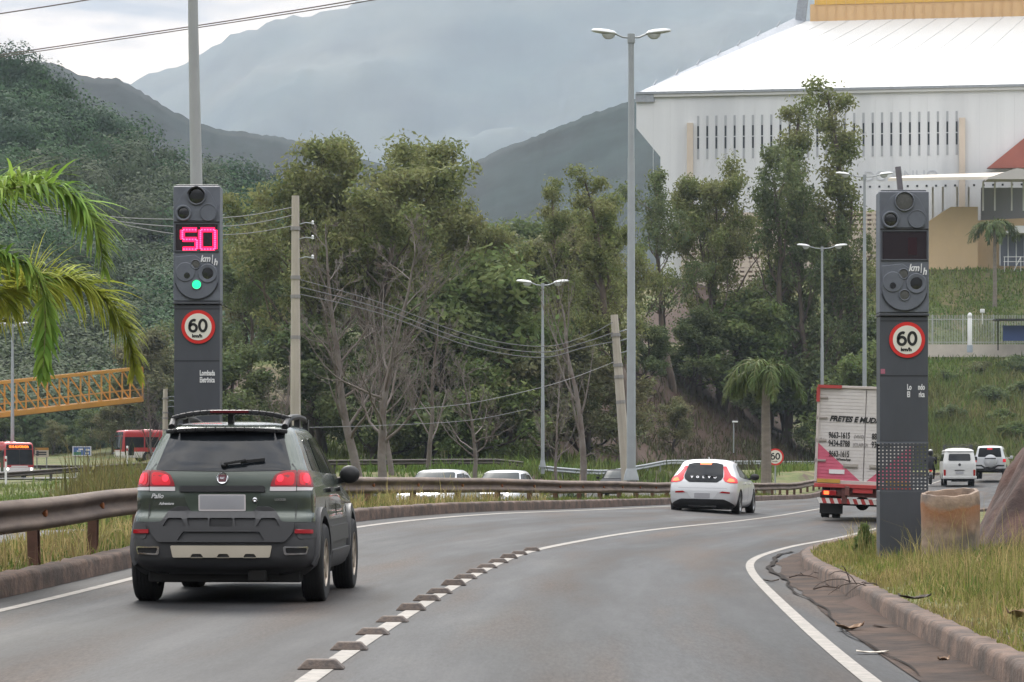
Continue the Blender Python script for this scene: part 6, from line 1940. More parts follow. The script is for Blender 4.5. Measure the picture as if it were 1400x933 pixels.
M_grn = mat('green_sign_field', (.03, .20, .10), .5)
panel_sign(112, 617, 26, 13.5, 232.0, M_blue, 'blue and green road sign with white marks between the two buses', bands=((0, .44, 1, .08, M_whitep), (0, -.44, 1, .08, M_whitep), (-.47, 0, .05, .9, M_whitep), (.47, 0, .05, .9, M_whitep), (-.24, -.25, .4, .3, M_grn),
            (-.05, .18, .26, .14, M_whitep), (-.16, .0, .2, .1, M_whitep), (.30, .12, .2, .2, M_whitep), (.28, -.22, .18, .16, M_whitep)))
panel_sign(57, 619, 19, 13, 236.0, mat('cream_hoarding', (.60, .54, .46), .6), 'cream hoarding with an orange top strip beside the left bus', name='hoarding', bands=((0, .38, 1, .26, M_bridge), (0, .02, .7, .16, M_clad), (-.05, -.2, .8, .14, M_clad)))
def marker_post(px, py0, py1, d, m, label):
    b = at(px, py1, d); H = (py1 - py0) / F * d
    t = root('marker_post', b, label, 'marker post', rz=0)
    MB().box((0, 0, H / 2 - .2), (.12, .06, H + .4)).build('post', m, t, bevel=.02)
    MB().box((0, -.035, H - .22), (.10, .012, .16)).build('reflector', M_red if m is M_whitep else M_black, t)
marker_post(8, 624, 656, 150.0, M_whitep, 'white marker post in front of the left red bus')
marker_post(174, 610, 640, 165.0, M_whitep, 'white marker post in front of the right red bus')
marker_post(128, 638, 666, 120.0, mat('yellowed_post', (.55, .48, .20), .6), 'thin yellowed marker post among the tall weeds')

sg = root('speed_limit_sign', at(1060, 652, 128.0), 'round red rimmed 60 speed sign on a post beside the palm, behind the rail', 'sign')
MB().tube([(0, .03, -.8), (0, .03, 1.2)], .035, 8).build('post', M_lampost, sg, True)
speed_sign_face(sg, 0, (652 - 625) / F * 128, .40, .0, .02, 'sign_disc')
sl = root('small_lamp', at(1003, 610, 196.0), 'small dark lamp on a thin post against the brown bank', 'lamp')
MB().tube([(0, 0, -.5), (0, 0, 1.75)], .05, 6).build('post', M_lampost, sl)
MB().box((.1, 0, 1.75), (.4, .2, .12)).build('lamp_head', M_lamphead, sl, bevel=.03)

# ================================================================ concrete pipe and earth bank in the right grass
M_pipe = mat('weathered_concrete_pipe', (0.32, 0.235, 0.175), 0.9, col2=(0.15, 0.125, 0.108), c2=(.42, .60), c2scale=2.0, var=.3, vscale=6, bump=.6, bscale=14)


def pipe_material():
    """orange clay stain in a band below the rim, grey at the rim itself: wear with a shape of its own"""
    nt = M_pipe.node_tree; N, L = nt.nodes, nt.links
    b = N['Principled BSDF']; src = b.inputs['Base Color'].links[0].from_socket
    tc = N.new('ShaderNodeTexCoord'); s = N.new('ShaderNodeSeparateXYZ'); L.new(tc.outputs['Object'], s.inputs[0])
    n = N.new('ShaderNodeTexNoise'); n.inputs['Scale'].default_value = 3.5; n.inputs['Detail'].default_value = 5; L.new(tc.outputs['Object'], n.inputs['Vector'])
    a = N.new('ShaderNodeMath'); a.operation = 'MULTIPLY_ADD'; a.inputs[1].default_value = .28; L.new(n.outputs[0], a.inputs[0]); L.new(s.outputs['Z'], a.inputs[2])
    r = N.new('ShaderNodeValToRGB')
    r.color_ramp.elements[0].position = .42; r.color_ramp.elements[0].color = (0, 0, 0, 1)
    r.color_ramp.elements[1].position = .92; r.color_ramp.elements[1].color = (0, 0, 0, 1)
    for p, v in ((.62, .7), (.72, .95), (.765, .08)):
        e = r.color_ramp.elements.new(p); e.color = (v, v, v, 1)
    L.new(a.outputs[0], r.inputs[0])
    mx = N.new('ShaderNodeMix'); mx.data_type = 'RGBA'; mx.inputs[7].default_value = (.33, .150, .070, 1)
    L.new(r.outputs[0], mx.inputs[0]); L.new(src, mx.inputs[6]); L.new(mx.outputs[2], b.inputs['Base Color'])


pipe_material()
d = 30.2; k = d / F
pb = at(1300, 770, d)
pp = root('concrete_pipe', (pb.x, d, .16), 'weathered upright concrete pipe section with an orange stain, beside the right radar pillar', 'concrete pipe', ry=R(-2.0), rx=R(6.5))
rr0 = 39.5 * k; hh = .735
V = []
mbp = MB(); seg = 56
prof = [(rr0, -.25), (rr0 * 1.0, hh * .2), (rr0 * 1.005, hh * .6), (rr0 * 1.02, hh * .84), (rr0 * 1.0, hh * .97), (rr0 * .97, hh), (rr0 * .84, hh), (rr0 * .82, hh * .95), (rr0 * .82, .0)]
mbp.lathe(prof, seg)
for i, v in enumerate(mbp.v):
    a = math.atan2(v.y, v.x); chip = .008 * math.sin(a * 2 + 1) + .004 * math.sin(a * 9) + .012 * math.cos(a)
    if v.z > hh * .9: v.z += chip - .01
    v.x *= 1 + .01 * math.sin(a * 5 + v.z * 4); v.y *= 1 + .01 * math.sin(a * 5 + v.z * 4)
tag(mbp.build('pipe_wall', M_pipe, pp, True, 50))

M_earth = mat('dark_red_earth', (0.095, 0.052, 0.041), 0.95, col2=(0.045, 0.027, 0.023), c2=(.4, .6), c2scale=2.2, var=.3, vscale=6, bump=.9, bscale=9, stretch=(1, 1, .8))
# a steep cut mound of earth: its left flank rises from the grass to the right
n1, n2 = 130, 90
V = []
vn_ = fbm2(np.linspace(0, 22, n1)[:, None] + np.zeros((1, n2)), np.linspace(0, 20, n2)[None, :] + np.zeros((n1, 1)), 77, 4)
for i in range(n1):
    for j in range(n2):
        u, v = i / (n1 - 1), j / (n2 - 1)
        x = 5.15 + u * 9.0; y = 29.5 + v * 9.0
        edge = (x - (.1735 * y - .12) - .10 * math.sin(y * 1.3)) * 1.80
        fr = min(1.0, max(0, (y - 30.2) / 1.5)); bk = min(1.0, max(0, (38.0 - y) / 2.5))
        z = .05 + min(max(0, edge), 3.4 + .3 * math.sin(x)) * (fr * fr * (3 - 2 * fr)) * bk
        z += (.10 * vn_[i, j] + .05 * math.sin(x * 11 - y * 7)) * min(1, max(z, 0))
        V.append((x + .04 * math.sin(y * 13) * min(1, z), y, z))
Fc = [(i * n2 + j, (i + 1) * n2 + j, (i + 1) * n2 + j + 1, i * n2 + j + 1) for i in range(n1 - 1) for j in range(n2 - 1)]
tag(link('earth_mound', np_mesh('earth_mound', np.array(V), np.array(Fc), M_earth, True)), 'steep dark red earth mound at the right edge, behind the dry grass', 'earth mound')
# ================================================================ trees, palms, shrubs, grass
M_bark = mat('eucalyptus_bark', (0.15, 0.115, 0.09), 0.9, col2=(0.08, 0.06, 0.048), c2=(.4, .6), c2scale=1.2, var=.25, vscale=4, stretch=(1, 1, .25))
M_bark_d = mat('dark_bark', (0.055, 0.043, 0.034), 0.9, var=.3, vscale=3)
M_bare = mat('bare_grey_brown_wood', (0.165, 0.142, 0.125), 0.9, col2=(0.115, 0.088, 0.074), c2scale=1.0, var=.2, vscale=3)
M_leafA = leafmat('olive_eucalyptus_leaves', (0.140, 0.170, 0.060), (0.205, 0.210, 0.090), .36, .38, .35)
M_leafB = leafmat('dark_green_leaves', (0.092, 0.128, 0.054), (0.145, 0.172, 0.074), .36, .36, .35)
M_leafC = leafmat('fresh_green_leaves', (0.105, 0.152, 0.050), (0.158, 0.192, 0.070), .36, .36, .4)
M_leafD = leafmat('dull_brown_green_leaves', (0.140, 0.156, 0.074), (0.170, 0.158, 0.084), .36, .34, .4)


def leaf_quads(C, size, rg, droop=.35, asp=.42, out=None, follow=.0):
    """one small quad per centre, hanging more or less; returns verts, faces (out: outward directions the blades may face)"""
    n = len(C)
    if follow:
        nn = out * follow + rg.normal(0, .5, (n, 3)); nn /= np.linalg.norm(nn, axis=1)[:, None]
        d = np.cross(nn, rg.normal(size=(n, 3))); d /= np.linalg.norm(d, axis=1)[:, None] + 1e-9
        u = np.cross(nn, d)
        L = size * rg.uniform(.65, 1.35, n)[:, None]; Wd = L * asp
        V = np.stack([C - d * L * .5, C + u * Wd * .5, C + d * L * .5, C - u * Wd * .5], 1).reshape(-1, 3)
        return V, np.arange(4 * n).reshape(-1, 4)
    a = rg.uniform(0, 2 * math.pi, n); el = rg.normal(-droop, .55, n)
    d = np.stack([np.cos(a) * np.cos(el), np.sin(a) * np.cos(el), np.sin(el)], 1)
    r = rg.normal(size=(n, 3)); u = np.cross(d, r); u /= np.linalg.norm(u, axis=1)[:, None] + 1e-9
    L = size * rg.uniform(.65, 1.35, n)[:, None]; Wd = L * asp
    V = np.stack([C, C + d * L * .5 + u * Wd * .5, C + d * L, C + d * L * .5 - u * Wd * .5], 1).reshape(-1, 3)
    Fq = np.arange(4 * n).reshape(-1, 4)
    return V, Fq


class Tree:
    """a grown skeleton: limbs as polylines with radii, and the places where leaf clumps sit"""
    def __init__(s, seed):
        s.rg = np.random.default_rng(seed); s.limbs = []; s.tips = []

    def limb(s, p, d, L, r, depth, up=.12, wander=.16, kids=3, fork=(.35, .95), taper=.35, leaf_from=.5, ang=(25, 55), shrink=(.45, .7)):
        rg = s.rg; n = max(3, int(4 + L * 1.2)) if depth < 2 else 4
        pts, rs = [Vector(p)], [r]; d = Vector(d).normalized()
        for i in range(n):
            d = (d + Vector(rg.normal(0, wander, 3)) + Vector((0, 0, up))).normalized()
            pts.append(pts[-1] + d * (L / n)); rs.append(r * (1 - (1 - taper) * (i + 1) / n))
        s.limbs.append((pts, rs, depth))
        return pts, rs, d

    def grow(s, p, d, L, r, depth, maxd, kids, **k):
        pts, rs, dd = s.limb(p, d, L, r, depth, up=k.get('up', .1), wander=k.get('wander', .16), taper=k.get('taper', .35))
        rg = s.rg
        if depth >= maxd:
            for t in k.get('leaf_t', (.55, .8, 1.0)):
                i = min(len(pts) - 1, int(t * (len(pts) - 1) + .5)); s.tips.append(pts[i])
            return
        nk = max(1, int(rg.poisson(kids[depth]))) if depth else kids[0]
        for j in range(nk):
            t = k.get('f0', .3) + (1 - k.get('f0', .3)) * (j + rg.uniform(.2, .9)) / nk
            i = min(len(pts) - 1, max(1, int(t * (len(pts) - 1))))
            ax = (pts[i] - pts[i - 1]).normalized(); q = ax.orthogonal().normalized()
            q = Matrix.Rotation(rg.uniform(0, 2 * math.pi), 3, ax) @ q
            a = R(rg.uniform(*k.get('ang', (25, 55))))
            nd = ax * math.cos(a) + q * math.sin(a)
            s.grow(pts[i], nd, L * rg.uniform(*k.get('shrink', (.42, .66))) * (1 - .35 * t), max(.012, rs[i] * rg.uniform(.4, .62)), depth + 1, maxd, kids, **k)
        s.tips.append(pts[-1])

    def wood_mesh(s, name, m, minr=0.0):
        mb = MB()
        for pts, rs, dep in s.limbs:
            if max(rs) < minr: continue
            mb.tube(pts, [max(.008, q) for q in rs], 9 if dep == 0 else (5 if dep == 1 else 4), cap=False)
        me = bpy.data.meshes.new(name); me.from_pydata([tuple(v) for v in mb.v], [], mb.f); me.materials.append(m)
        me.polygons.foreach_set('use_smooth', [True] * len(mb.f)); me.update()
        return me

    def crown_mesh(s, name, m, per, rad, size, droop=.35, flat=.75):
        rg = s.rg; T = np.array([tuple(t) for t in s.tips])
        k = np.maximum(3, (per * rg.lognormal(0, .45, len(T))).astype(int))
        C = np.repeat(T, k, axis=0)
        rr = np.repeat(rad * rg.uniform(.55, 1.35, len(T)), k)
        off = rg.normal(0, 1, (len(C), 3)); off /= np.linalg.norm(off, axis=1)[:, None]
        un = off.copy(); off *= (rg.uniform(0, 1, len(C)) ** .45 * rr)[:, None]; off[:, 2] *= flat
        V, Fq = leaf_quads(C + off, size, rg, droop, .45, un, .75)
        return np_mesh(name, V, Fq, m)


def eucalypt(seed, H, leaf, per=34, rad=.95, size=.34, bark=None, spread=1.0, base=.3, n_l=11, kids=4):
    """tall, with a clear trunk, steep limbs and separate hanging leaf masses"""
    t = Tree(seed); rg = t.rg
    pts, rs, _ = t.limb((0, 0, -.6), (rg.normal(0, .04), rg.normal(0, .04), 1), H * .93, H * .017 + .05, 0, up=.10, wander=.07, taper=.14)
    for j in range(n_l):
        f = base + (1 - base) * (j + rg.uniform(.1, .9)) / n_l
        i = min(len(pts) - 2, int(f * (len(pts) - 1)))
        p = pts[i].lerp(pts[i + 1], rg.uniform(0, 1)); az = j * 2.4 + rg.normal(0, .4); el = R(rg.uniform(28, 58))
        L = H * .30 * spread * (1.15 - .75 * abs(f - .5) ** 1.0 * 1.2) * rg.uniform(.7, 1.2) * (1.25 - f * .6)
        t.grow(p, (math.cos(az) * math.cos(el), math.sin(az) * math.cos(el), math.sin(el)), L, rs[i] * rg.uniform(.38, .55), 1, 2, (0, kids), ang=(20, 60), shrink=(.38, .62), f0=.25)
    t.tips.append(pts[-1]); t.tips.append(pts[-1] + Vector((0, 0, .5)))
    return t.wood_mesh('trunk', bark or M_bark, .018), t.crown_mesh('crown', leaf, per, rad, size, .5)


def bushy(seed, H, leaf, per=60, rad=1.0, size=.34, spread=1.0, base=.15):
    t = Tree(seed); rg = t.rg
    pts, rs, _ = t.limb((0, 0, -.5), (0, 0, 1), H * .8, H * .02 + .05, 0, up=.08, wander=.10, taper=.2)
    n_l = 12
    for j in range(n_l):
        f = base + (1 - base) * (j + rg.uniform(.1, .9)) / n_l
        i = min(len(pts) - 2, int(f * (len(pts) - 1))); az = j * 2.4; el = R(rg.uniform(10, 45))
        t.grow(pts[i], (math.cos(az) * math.cos(el), math.sin(az) * math.cos(el), math.sin(el)), H * .36 * spread * rg.uniform(.75, 1.2) * (1.2 - f * .7), rs[i] * .5, 1, 2, (0, 4), ang=(25, 65), f0=.25)
    t.tips.append(pts[-1])
    return t.wood_mesh('trunk', M_bark_d, .02), t.crown_mesh('crown', leaf, per, rad, size, .3)


def bare(seed, H, spread=1.0, sparse=0):
    t = Tree(seed); rg = t.rg
    pts, rs, _ = t.limb((0, 0, -.5), (rg.normal(0, .05), 0, 1), H * .95, H * .014 + .05, 0, up=.08, wander=.06, taper=.10)
    n_l = 17
    for j in range(n_l):
        f = .16 + .82 * (j + rg.uniform(.1, .9)) / n_l
        i = min(len(pts) - 2, int(f * (len(pts) - 1))); p = pts[i].lerp(pts[i + 1], rg.uniform(0, 1)); az = j * 2.4 + rg.normal(0, .5); el = R(rg.uniform(22, 58))
        t.grow(p, (math.cos(az) * math.cos(el), math.sin(az) * math.cos(el), math.sin(el)), H * .36 * spread * rg.uniform(.6, 1.2) * (1.2 - f * .85), max(.03, rs[i] * .42), 1, 4, (0, 5, 4, 3), ang=(18, 50), shrink=(.40, .68), f0=.2, wander=.12, taper=.3)
    me = t.wood_mesh('trunk', M_bare)
    return me, None


TPL = {
    'eucA': eucalypt(101, 20, M_leafA, 80, 1.3, .34, n_l=15),
    'eucB': eucalypt(102, 22, M_leafA, 70, 1.25, .34, spread=.95, n_l=15),
    'eucC': eucalypt(103, 22, M_leafB, 44, 1.05, .32, n_l=15, spread=.85),
    'eucT': eucalypt(104, 20, M_leafA, 42, .72, .22, spread=.42, n_l=17, base=.3),
    'busA': bushy(201, 10, M_leafB, 80, 1.0, .30),
    'busB': bushy(202, 9, M_leafC, 70, .95, .30),
    'busC': bushy(203, 9, M_leafD, 60, .95, .28),
    'barA': bare(301, 14, 1.0),
    'barB': bare(302, 12, 1.15),
}
for me_ in [m for pair in TPL.values() for m in pair if m]: me_.use_fake_user = True


def _tip(pair):
    """highest leaf of a template: height, and where it stands off the foot"""
    me = pair[1] or pair[0]
    c = np.zeros(len(me.vertices) * 3, np.float32); me.vertices.foreach_get('co', c); c = c.reshape(-1, 3)
    k = c[:, 2] > np.quantile(c[:, 2], .97)
    return float(np.quantile(c[:, 2], .9985)), c[k, 0].mean(), c[k, 1].mean()


TIP = {k: _tip(v) for k, v in TPL.items()}


def plant(kind, name, cat, px, d, H, label, group=None, rz=None, zoff=0.0, sxy=1.0, tplH=None, lean=0.0):
    x = (px - 700) / F * d
    h0, tx, ty = TIP[kind]
    s = H / h0
    rz = rz if rz is not None else float(rng.uniform(0, 6.28))
    x -= (tx * math.cos(rz) - ty * math.sin(rz)) * s * sxy * .8
    t = root(name, (x, d, gz(x, d) + zoff), label, cat, rz, group)
    t.rotation_euler[1] = lean
    t.scale = (s * sxy, s * sxy, s)
    tr, cr = TPL[kind]
    link('trunk', tr, t)
    if cr: link('crown', cr, t)
    return t


def topH(px, py_top, d):
    """height of a tree whose top shows at py_top"""
    x = (px - 700) / F * d
    return CZ + (HY - py_top) / F * d - gz(x, d)


# --- the big eucalyptus clump left of the middle, behind the bare trees
for kind, px, py, d, sxy, lab in (
        ('eucA', 405, 212, 176, 1.05, 'tall olive eucalyptus behind the upright utility pole'),
        ('eucB', 452, 190, 180, 1.0, 'tallest olive eucalyptus right of the upright utility pole, with a forked top'),
        ('eucA', 545, 192, 178, 1.15, 'broad olive eucalyptus behind the right bare tree, its top flat'),
        ('eucB', 596, 196, 184, 1.0, 'olive eucalyptus leaning over the gap in the middle, highest at the right of its clump'),
        ('eucA', 636, 268, 182, .9, 'lower olive eucalyptus spreading to the right edge of the left clump'),
        ('eucC', 345, 330, 186, .9, 'dark tree rising just right of the lit radar pillar'),
        ('eucC', 500, 300, 190, 1.0, 'dark green tree filling the gap behind the two bare trees'),
        ('busA', 330, 470, 170, 1.2, 'dark bushy tree right of the lit radar pillar, above the car roof'),
        ('busB', 655, 345, 176, 1.2, 'fresh green rounded tree at the right foot of the left clump'),
        ('busA', 585, 410, 172, 1.3, 'dark bushy tree low behind the thin dead branches in the middle'),
        ('busA', 430, 430, 174, 1.3, 'dark bushy tree low behind the upright utility pole'),
        ('busC', 690, 450, 172, 1.2, 'dull brown green bush left of the middle street lamp'),
        ('busB', 640, 480, 168, 1.2, 'fresh green bush under the sagging wires'),
        ('busA', 520, 470, 170, 1.2, 'dark bush low between the two bare trees'),
):
    plant(kind, 'eucalyptus_tree' if kind.startswith('euc') else 'bushy_tree', 'tree', px, d, topH(px, py, d), lab, 'trees behind the far guard rail', sxy=sxy)
# --- bare trees in front of it
for kind, px, py, d, sxy, lab in (
        ('barA', 447, 300, 140, 1.0, 'leafless reddish tree just right of the upright utility pole'),
        ('barB', 556, 292, 136, 1.0, 'leafless tree with wide thin branches, tallest of the bare trees'),
        ('barB', 640, 470, 142, 1.05, 'small leafless tree leaning right, under the sagging wires'),
        ('barA', 395, 470, 150, .9, 'thin leafless tree half behind the upright utility pole'),
        ('barA', 510, 400, 146, .9, 'thin leafless tree between the two larger bare ones'),
        ('barB', 760, 480, 150, .7, 'thin bare stems beside the middle street lamp'),
        ('barA', 600, 420, 150, .9, 'thin leafless tree right of the tallest bare tree'),
):
    plant(kind, 'bare_tree', 'tree', px, d, topH(px, py, d), lab, 'leafless trees behind the guard rail', sxy=sxy)
# --- thin tall trees in the middle, one with a broken pale trunk foot
for kind, px, py, d, sxy, lab in (
        ('eucT', 758, 238, 182, .9, 'narrow tall tree left of the tallest street lamp, right of the open gap'),
        ('eucT', 806, 228, 178, 1.05, 'thin half dead eucalyptus just left of the tallest street lamp'),
        ('eucB', 832, 262, 190, .7, 'olive eucalyptus half hidden by the tallest street lamp'),
        ('eucC', 905, 218, 232, .95, 'dense dark eucalyptus right of the tallest street lamp'),
        ('eucB', 945, 232, 238, .8, 'olive eucalyptus in front of the arena corner'),
        ('eucA', 995, 226, 242, .85, 'olive eucalyptus in front of the left slit windows'),
        ('eucC', 1060, 196, 244, .9, 'dark eucalyptus in front of the middle of the arena wall'),
        ('eucT', 1132, 106, 246, 1.05, 'highest thin eucalyptus reaching over the white arena roof'),
        ('eucT', 1096, 150, 246, 1.0, 'second highest thin eucalyptus beside the one over the roof'),
        ('eucC', 1098, 240, 242, .85, 'dark eucalyptus behind the short street lamp'),
        ('eucC', 1145, 300, 244, .7, 'dark eucalyptus left of the right radar pillar'),
        ('busA', 880, 440, 226, 1.3, 'dark bushy tree on the bank behind the leaning pole'),
        ('busA', 955, 430, 236, 1.4, 'dark bushy tree on the bank above the white hatchback'),
        ('busB', 1010, 415, 240, 1.3, 'fresh green bushy tree above the small dark lamp'),
        ('busA', 1075, 410, 244, 1.3, 'dark bushy tree on the bank above the palm'),
        ('busA', 1150, 420, 248, 1.2, 'dark bush on the bank above the truck'),
        ('busC', 730, 470, 180, 1.2, 'dull brown bush on the bank behind the middle street lamp'),
        ('busC', 790, 460, 182, 1.3, 'dull brown green bush behind the broken trunk'),
        ('busC', 845, 520, 196, 1.1, 'low dull bush behind the leaning utility pole'),
        ('busA', 775, 420, 196, 1.2, 'dark tree between the two middle street lamps'),
        ('busC', 925, 545, 208, 1.0, 'low dull bush on the brown bank above the hatchback roof'),
        ('busB', 1195, 470, 225, 1.0, 'fresh green bush at the top of the grass bank beside the truck'),
        ('busA', 1135, 500, 240, 1.0, 'dark low bush behind the palm and the truck'),
):
    plant(kind, 'eucalyptus_tree' if kind.startswith('euc') else 'bushy_tree', 'tree', px, d, topH(px, py, d), lab, 'trees on the brown bank', sxy=sxy)
for k in range(24):
    px = 318 + k * 36 + float(rng.uniform(-12, 12)); d = float(rng.uniform(212, 240))
    kd = ['busA', 'busC', 'eucC', 'busA'][k % 4]
    x_ = (px - 700) / F * d
    if px > 850: continue
    plant(kd, 'background_tree', 'tree', px, d, float(rng.uniform(9, 13)), 'dark tree of the back row, filling the gaps between the nearer trees', 'back row of dark trees', sxy=1.35)
bt = Tree(77)
p0 = at(797, 648, 126); b0 = root('broken_tree', (p0.x, 126, gz(p0.x, 126)), 'dead forked trunk with a pale torn foot, left of the leaning pole', 'tree')
bt.grow((0, 0, .9), (.05, 0, 1), 8.5, .17, 0, 3, (7, 4, 3), ang=(12, 34), f0=.25, wander=.06, up=.12, taper=.2)
link('trunk', bt.wood_mesh('trunk', M_bare), b0)
MB().tube([(-.05, 0, -.6), (-.02, 0, .4), (0, 0, 1.25)], [.20, .19, .15], 8).build('torn_foot', mat('pale_torn_wood', (.42, .30, .20), .8, var=.15), b0, True)
MB().tube([(.0, 0, 2.0), (.35, -.1, 2.25), (.62, -.1, 2.2)], [.05, .04, .02], 6).tube([(.6, -.1, 2.25), (.62, -.1, 1.8)], [.04, .01], 5).build('hanging_branch', M_bare, b0)


# --- left valley trees
for kind, px, py, d, sxy, lab in (
        ('busA', 300, 440, 270, 1.2, 'dark tree behind the lit radar pillar foot'),
        ('busB', 188, 500, 282, 1.0, 'thin green tree behind the right red bus'),
        ('busC', 215, 450, 280, 1.1, 'dull green tree just left of the lit radar pillar'),
        ('busA', 120, 560, 280, 1.2, 'dark green tree behind the blue road sign'),
        ('busC', 70, 575, 284, 1.2, 'dull green tree behind the cream hoarding'),
        ('busA', 10, 560, 286, 1.2, 'dark green tree behind the left red bus'),
        ('busC', 160, 545, 276, 1.0, 'dull brown tree under the end of the footbridge'),
        ('busB', 245, 520, 279, 1.0, 'fresh green tree low behind the radar pillar'),
        ('barA', 200, 520, 236, .8, 'thin leafless tree in front of the right red bus'),
):
    plant(kind, 'bare_tree' if kind == 'barA' else 'bushy_tree', 'tree', px, d, topH(px, py, d), lab, 'trees in the valley at the left', sxy=sxy)

# --- forest on the near hill: reads as one mass
fr = np.random.default_rng(5)
nt_, npx = VN.shape[0], VN.shape[1]
C, S = [], []
for k in range(1750):
    i = int(fr.integers(0, 64)); j = int(fr.integers(int(npx * .33), int(npx * .63)))
    if False: pass
    p = VN[i, j] + fr.normal(0, 1.2, 3) * [1, 1, .3]
    C.append(p); S.append(fr.uniform(2.4, 6.4) * (1.0 if i > 3 else 1.25))
C, S = np.array(C), np.array(S)
mats3 = [leafmat('hill_forest_green', (0.025, 0.064, 0.021), (0.036, 0.076, 0.026), .08, .05, .02), leafmat('hill_forest_dark', (0.017, 0.044, 0.019), (0.024, 0.052, 0.022), .08, .05, .02), leafmat('hill_forest_dull', (0.037, 0.061, 0.023), (0.047, 0.063, 0.028), .08, .05, .02)]
kk = np.full(len(C), 560)
CC = np.repeat(C, kk, axis=0); SS = np.repeat(S, kk)
of = fr.normal(0, 1, (len(CC), 3)); of[:, 1] = np.where(fr.random(len(CC)) < .7, -np.abs(of[:, 1]), of[:, 1]); of /= np.linalg.norm(of, axis=1)[:, None]; of[:, 2] = np.abs(of[:, 2]) * 1.05 - .1
of *= (fr.uniform(.6, 1.05, len(CC)) * SS)[:, None]
un = of / np.linalg.norm(of, axis=1)[:, None]
V, Fq = leaf_quads(CC + of + [0, 0, .8], .52, fr, .2, .75, un, 2.0)
mn = fbm2(C[:, 0] / 28, C[:, 2] / 16, 91, 3) + fr.normal(0, .28, len(C))
mi = np.repeat(np.where(mn < -.25, 1, np.where(mn < .38, 0, 2)), kk)
tag(link('hill_forest', np_mesh('hill_forest', V, Fq, mats3, mi=mi)), kind='stuff')

# ================================================================ palms
M_palm = leafmat('palm_green', (0.15, 0.26, 0.045), (0.23, 0.32, 0.062), .3, .35, 1.2)
M_palm_y = leafmat('palm_yellowing', (0.26, 0.32, 0.052), (0.36, 0.36, 0.062), .14, .35, 2.2)
M_palm_d = leafmat('palm_dull', (0.075, 0.115, 0.040), (0.11, 0.135, 0.048), .35, .3, .8)
M_rachis = mat('palm_rachis', (0.15, 0.15, 0.05), .6)
M_palmtrunk = mat('palm_trunk', (0.20, 0.17, 0.14), .9, var=.2, vscale=2, stretch=(1, 1, 3))


def frond(path, n_leaf, leafL, mats_, parent, rg, w=.035, hang=.65, rz=.018):
    """path: rachis points; leaflets stand out on both sides, then bend and hang"""
    P = [Vector(p) for p in path]
    # resample
    L = [0]
    for a, b in zip(P, P[1:]): L.append(L[-1] + (b - a).length)
    def pos(s):
        i = min(max(int(np.searchsorted(L, s)) - 1, 0), len(P) - 2); return P[i].lerp(P[i + 1], (s - L[i]) / (L[i + 1] - L[i]))
    rb = MB().tube([pos(L[-1] * t) for t in np.linspace(0, 1, 16)], [rz * (1.1 - .9 * t) for t in np.linspace(0, 1, 16)], 5).build('frond', mats_[1], parent)
    V, Fc = [], []
    for k in range(n_leaf):
        t = .03 + .97 * (k + rg.uniform(0, 1)) / n_leaf; s = L[-1] * t
        p = pos(s); d = (pos(min(s + .08, L[-1])) - pos(max(s - .08, 0))).normalized()
        x = d.cross(Vector((0, 0, 1)))
        if x.length < .15: x = Vector((1, 0, 0))
        x.normalize()
        up = x.cross(d).normalized()
        sg = 1 if k % 2 else -1
        a = rg.normal(.35, .35)
        ll = leafL * (math.sin(math.pi * min(1, .16 + .8 * t)) ** .6) * rg.uniform(.75, 1.2)
        o = (d * rg.uniform(.4, .75) + x * sg * rg.uniform(.25, .9) + up * rg.uniform(-.35, .95)).normalized()
        q = p; prevL = None; hg = hang * rg.uniform(.5, 1.4)
        m = 5
        wv = o.cross(up).normalized()
        ring = []
        for i in range(m + 1):
            f = i / m
            ww = w * (1 - f ** 2.2) * (.55 + .45 * min(1, f * 4)) + .001
            ring.append((q - wv * ww / 2, q + wv * ww / 2))
            o = (o + Vector((0, 0, -hg * .42))).normalized(); q = q + o * (ll / m)
        b = len(V)
        for l, r_ in ring: V += [tuple(l), tuple(r_)]
        for i in range(m): Fc.append((b + 2 * i, b + 2 * i + 1, b + 2 * i + 3, b + 2 * i + 2))
    link('leaflets', np_mesh('leaflets', np.array(V), np.array(Fc), mats_[0], True), rb)
    return rb


def curve3(pts, n=14):
    P = [Vector(p) for p in pts]; out = []
    for i in range(len(P) - 1):
        p0, p1, p2, p3 = P[max(i - 1, 0)], P[i], P[i + 1], P[min(i + 2, len(P) - 1)]
        for k in range(n):
            t = k / n
            out.append(.5 * ((2 * p1) + (-p0 + p2) * t + (2 * p0 - 5 * p1 + 4 * p2 - p3) * t * t + (-p0 + 3 * p1 - 3 * p2 + p3) * t ** 3))
    return out + [P[-1]]


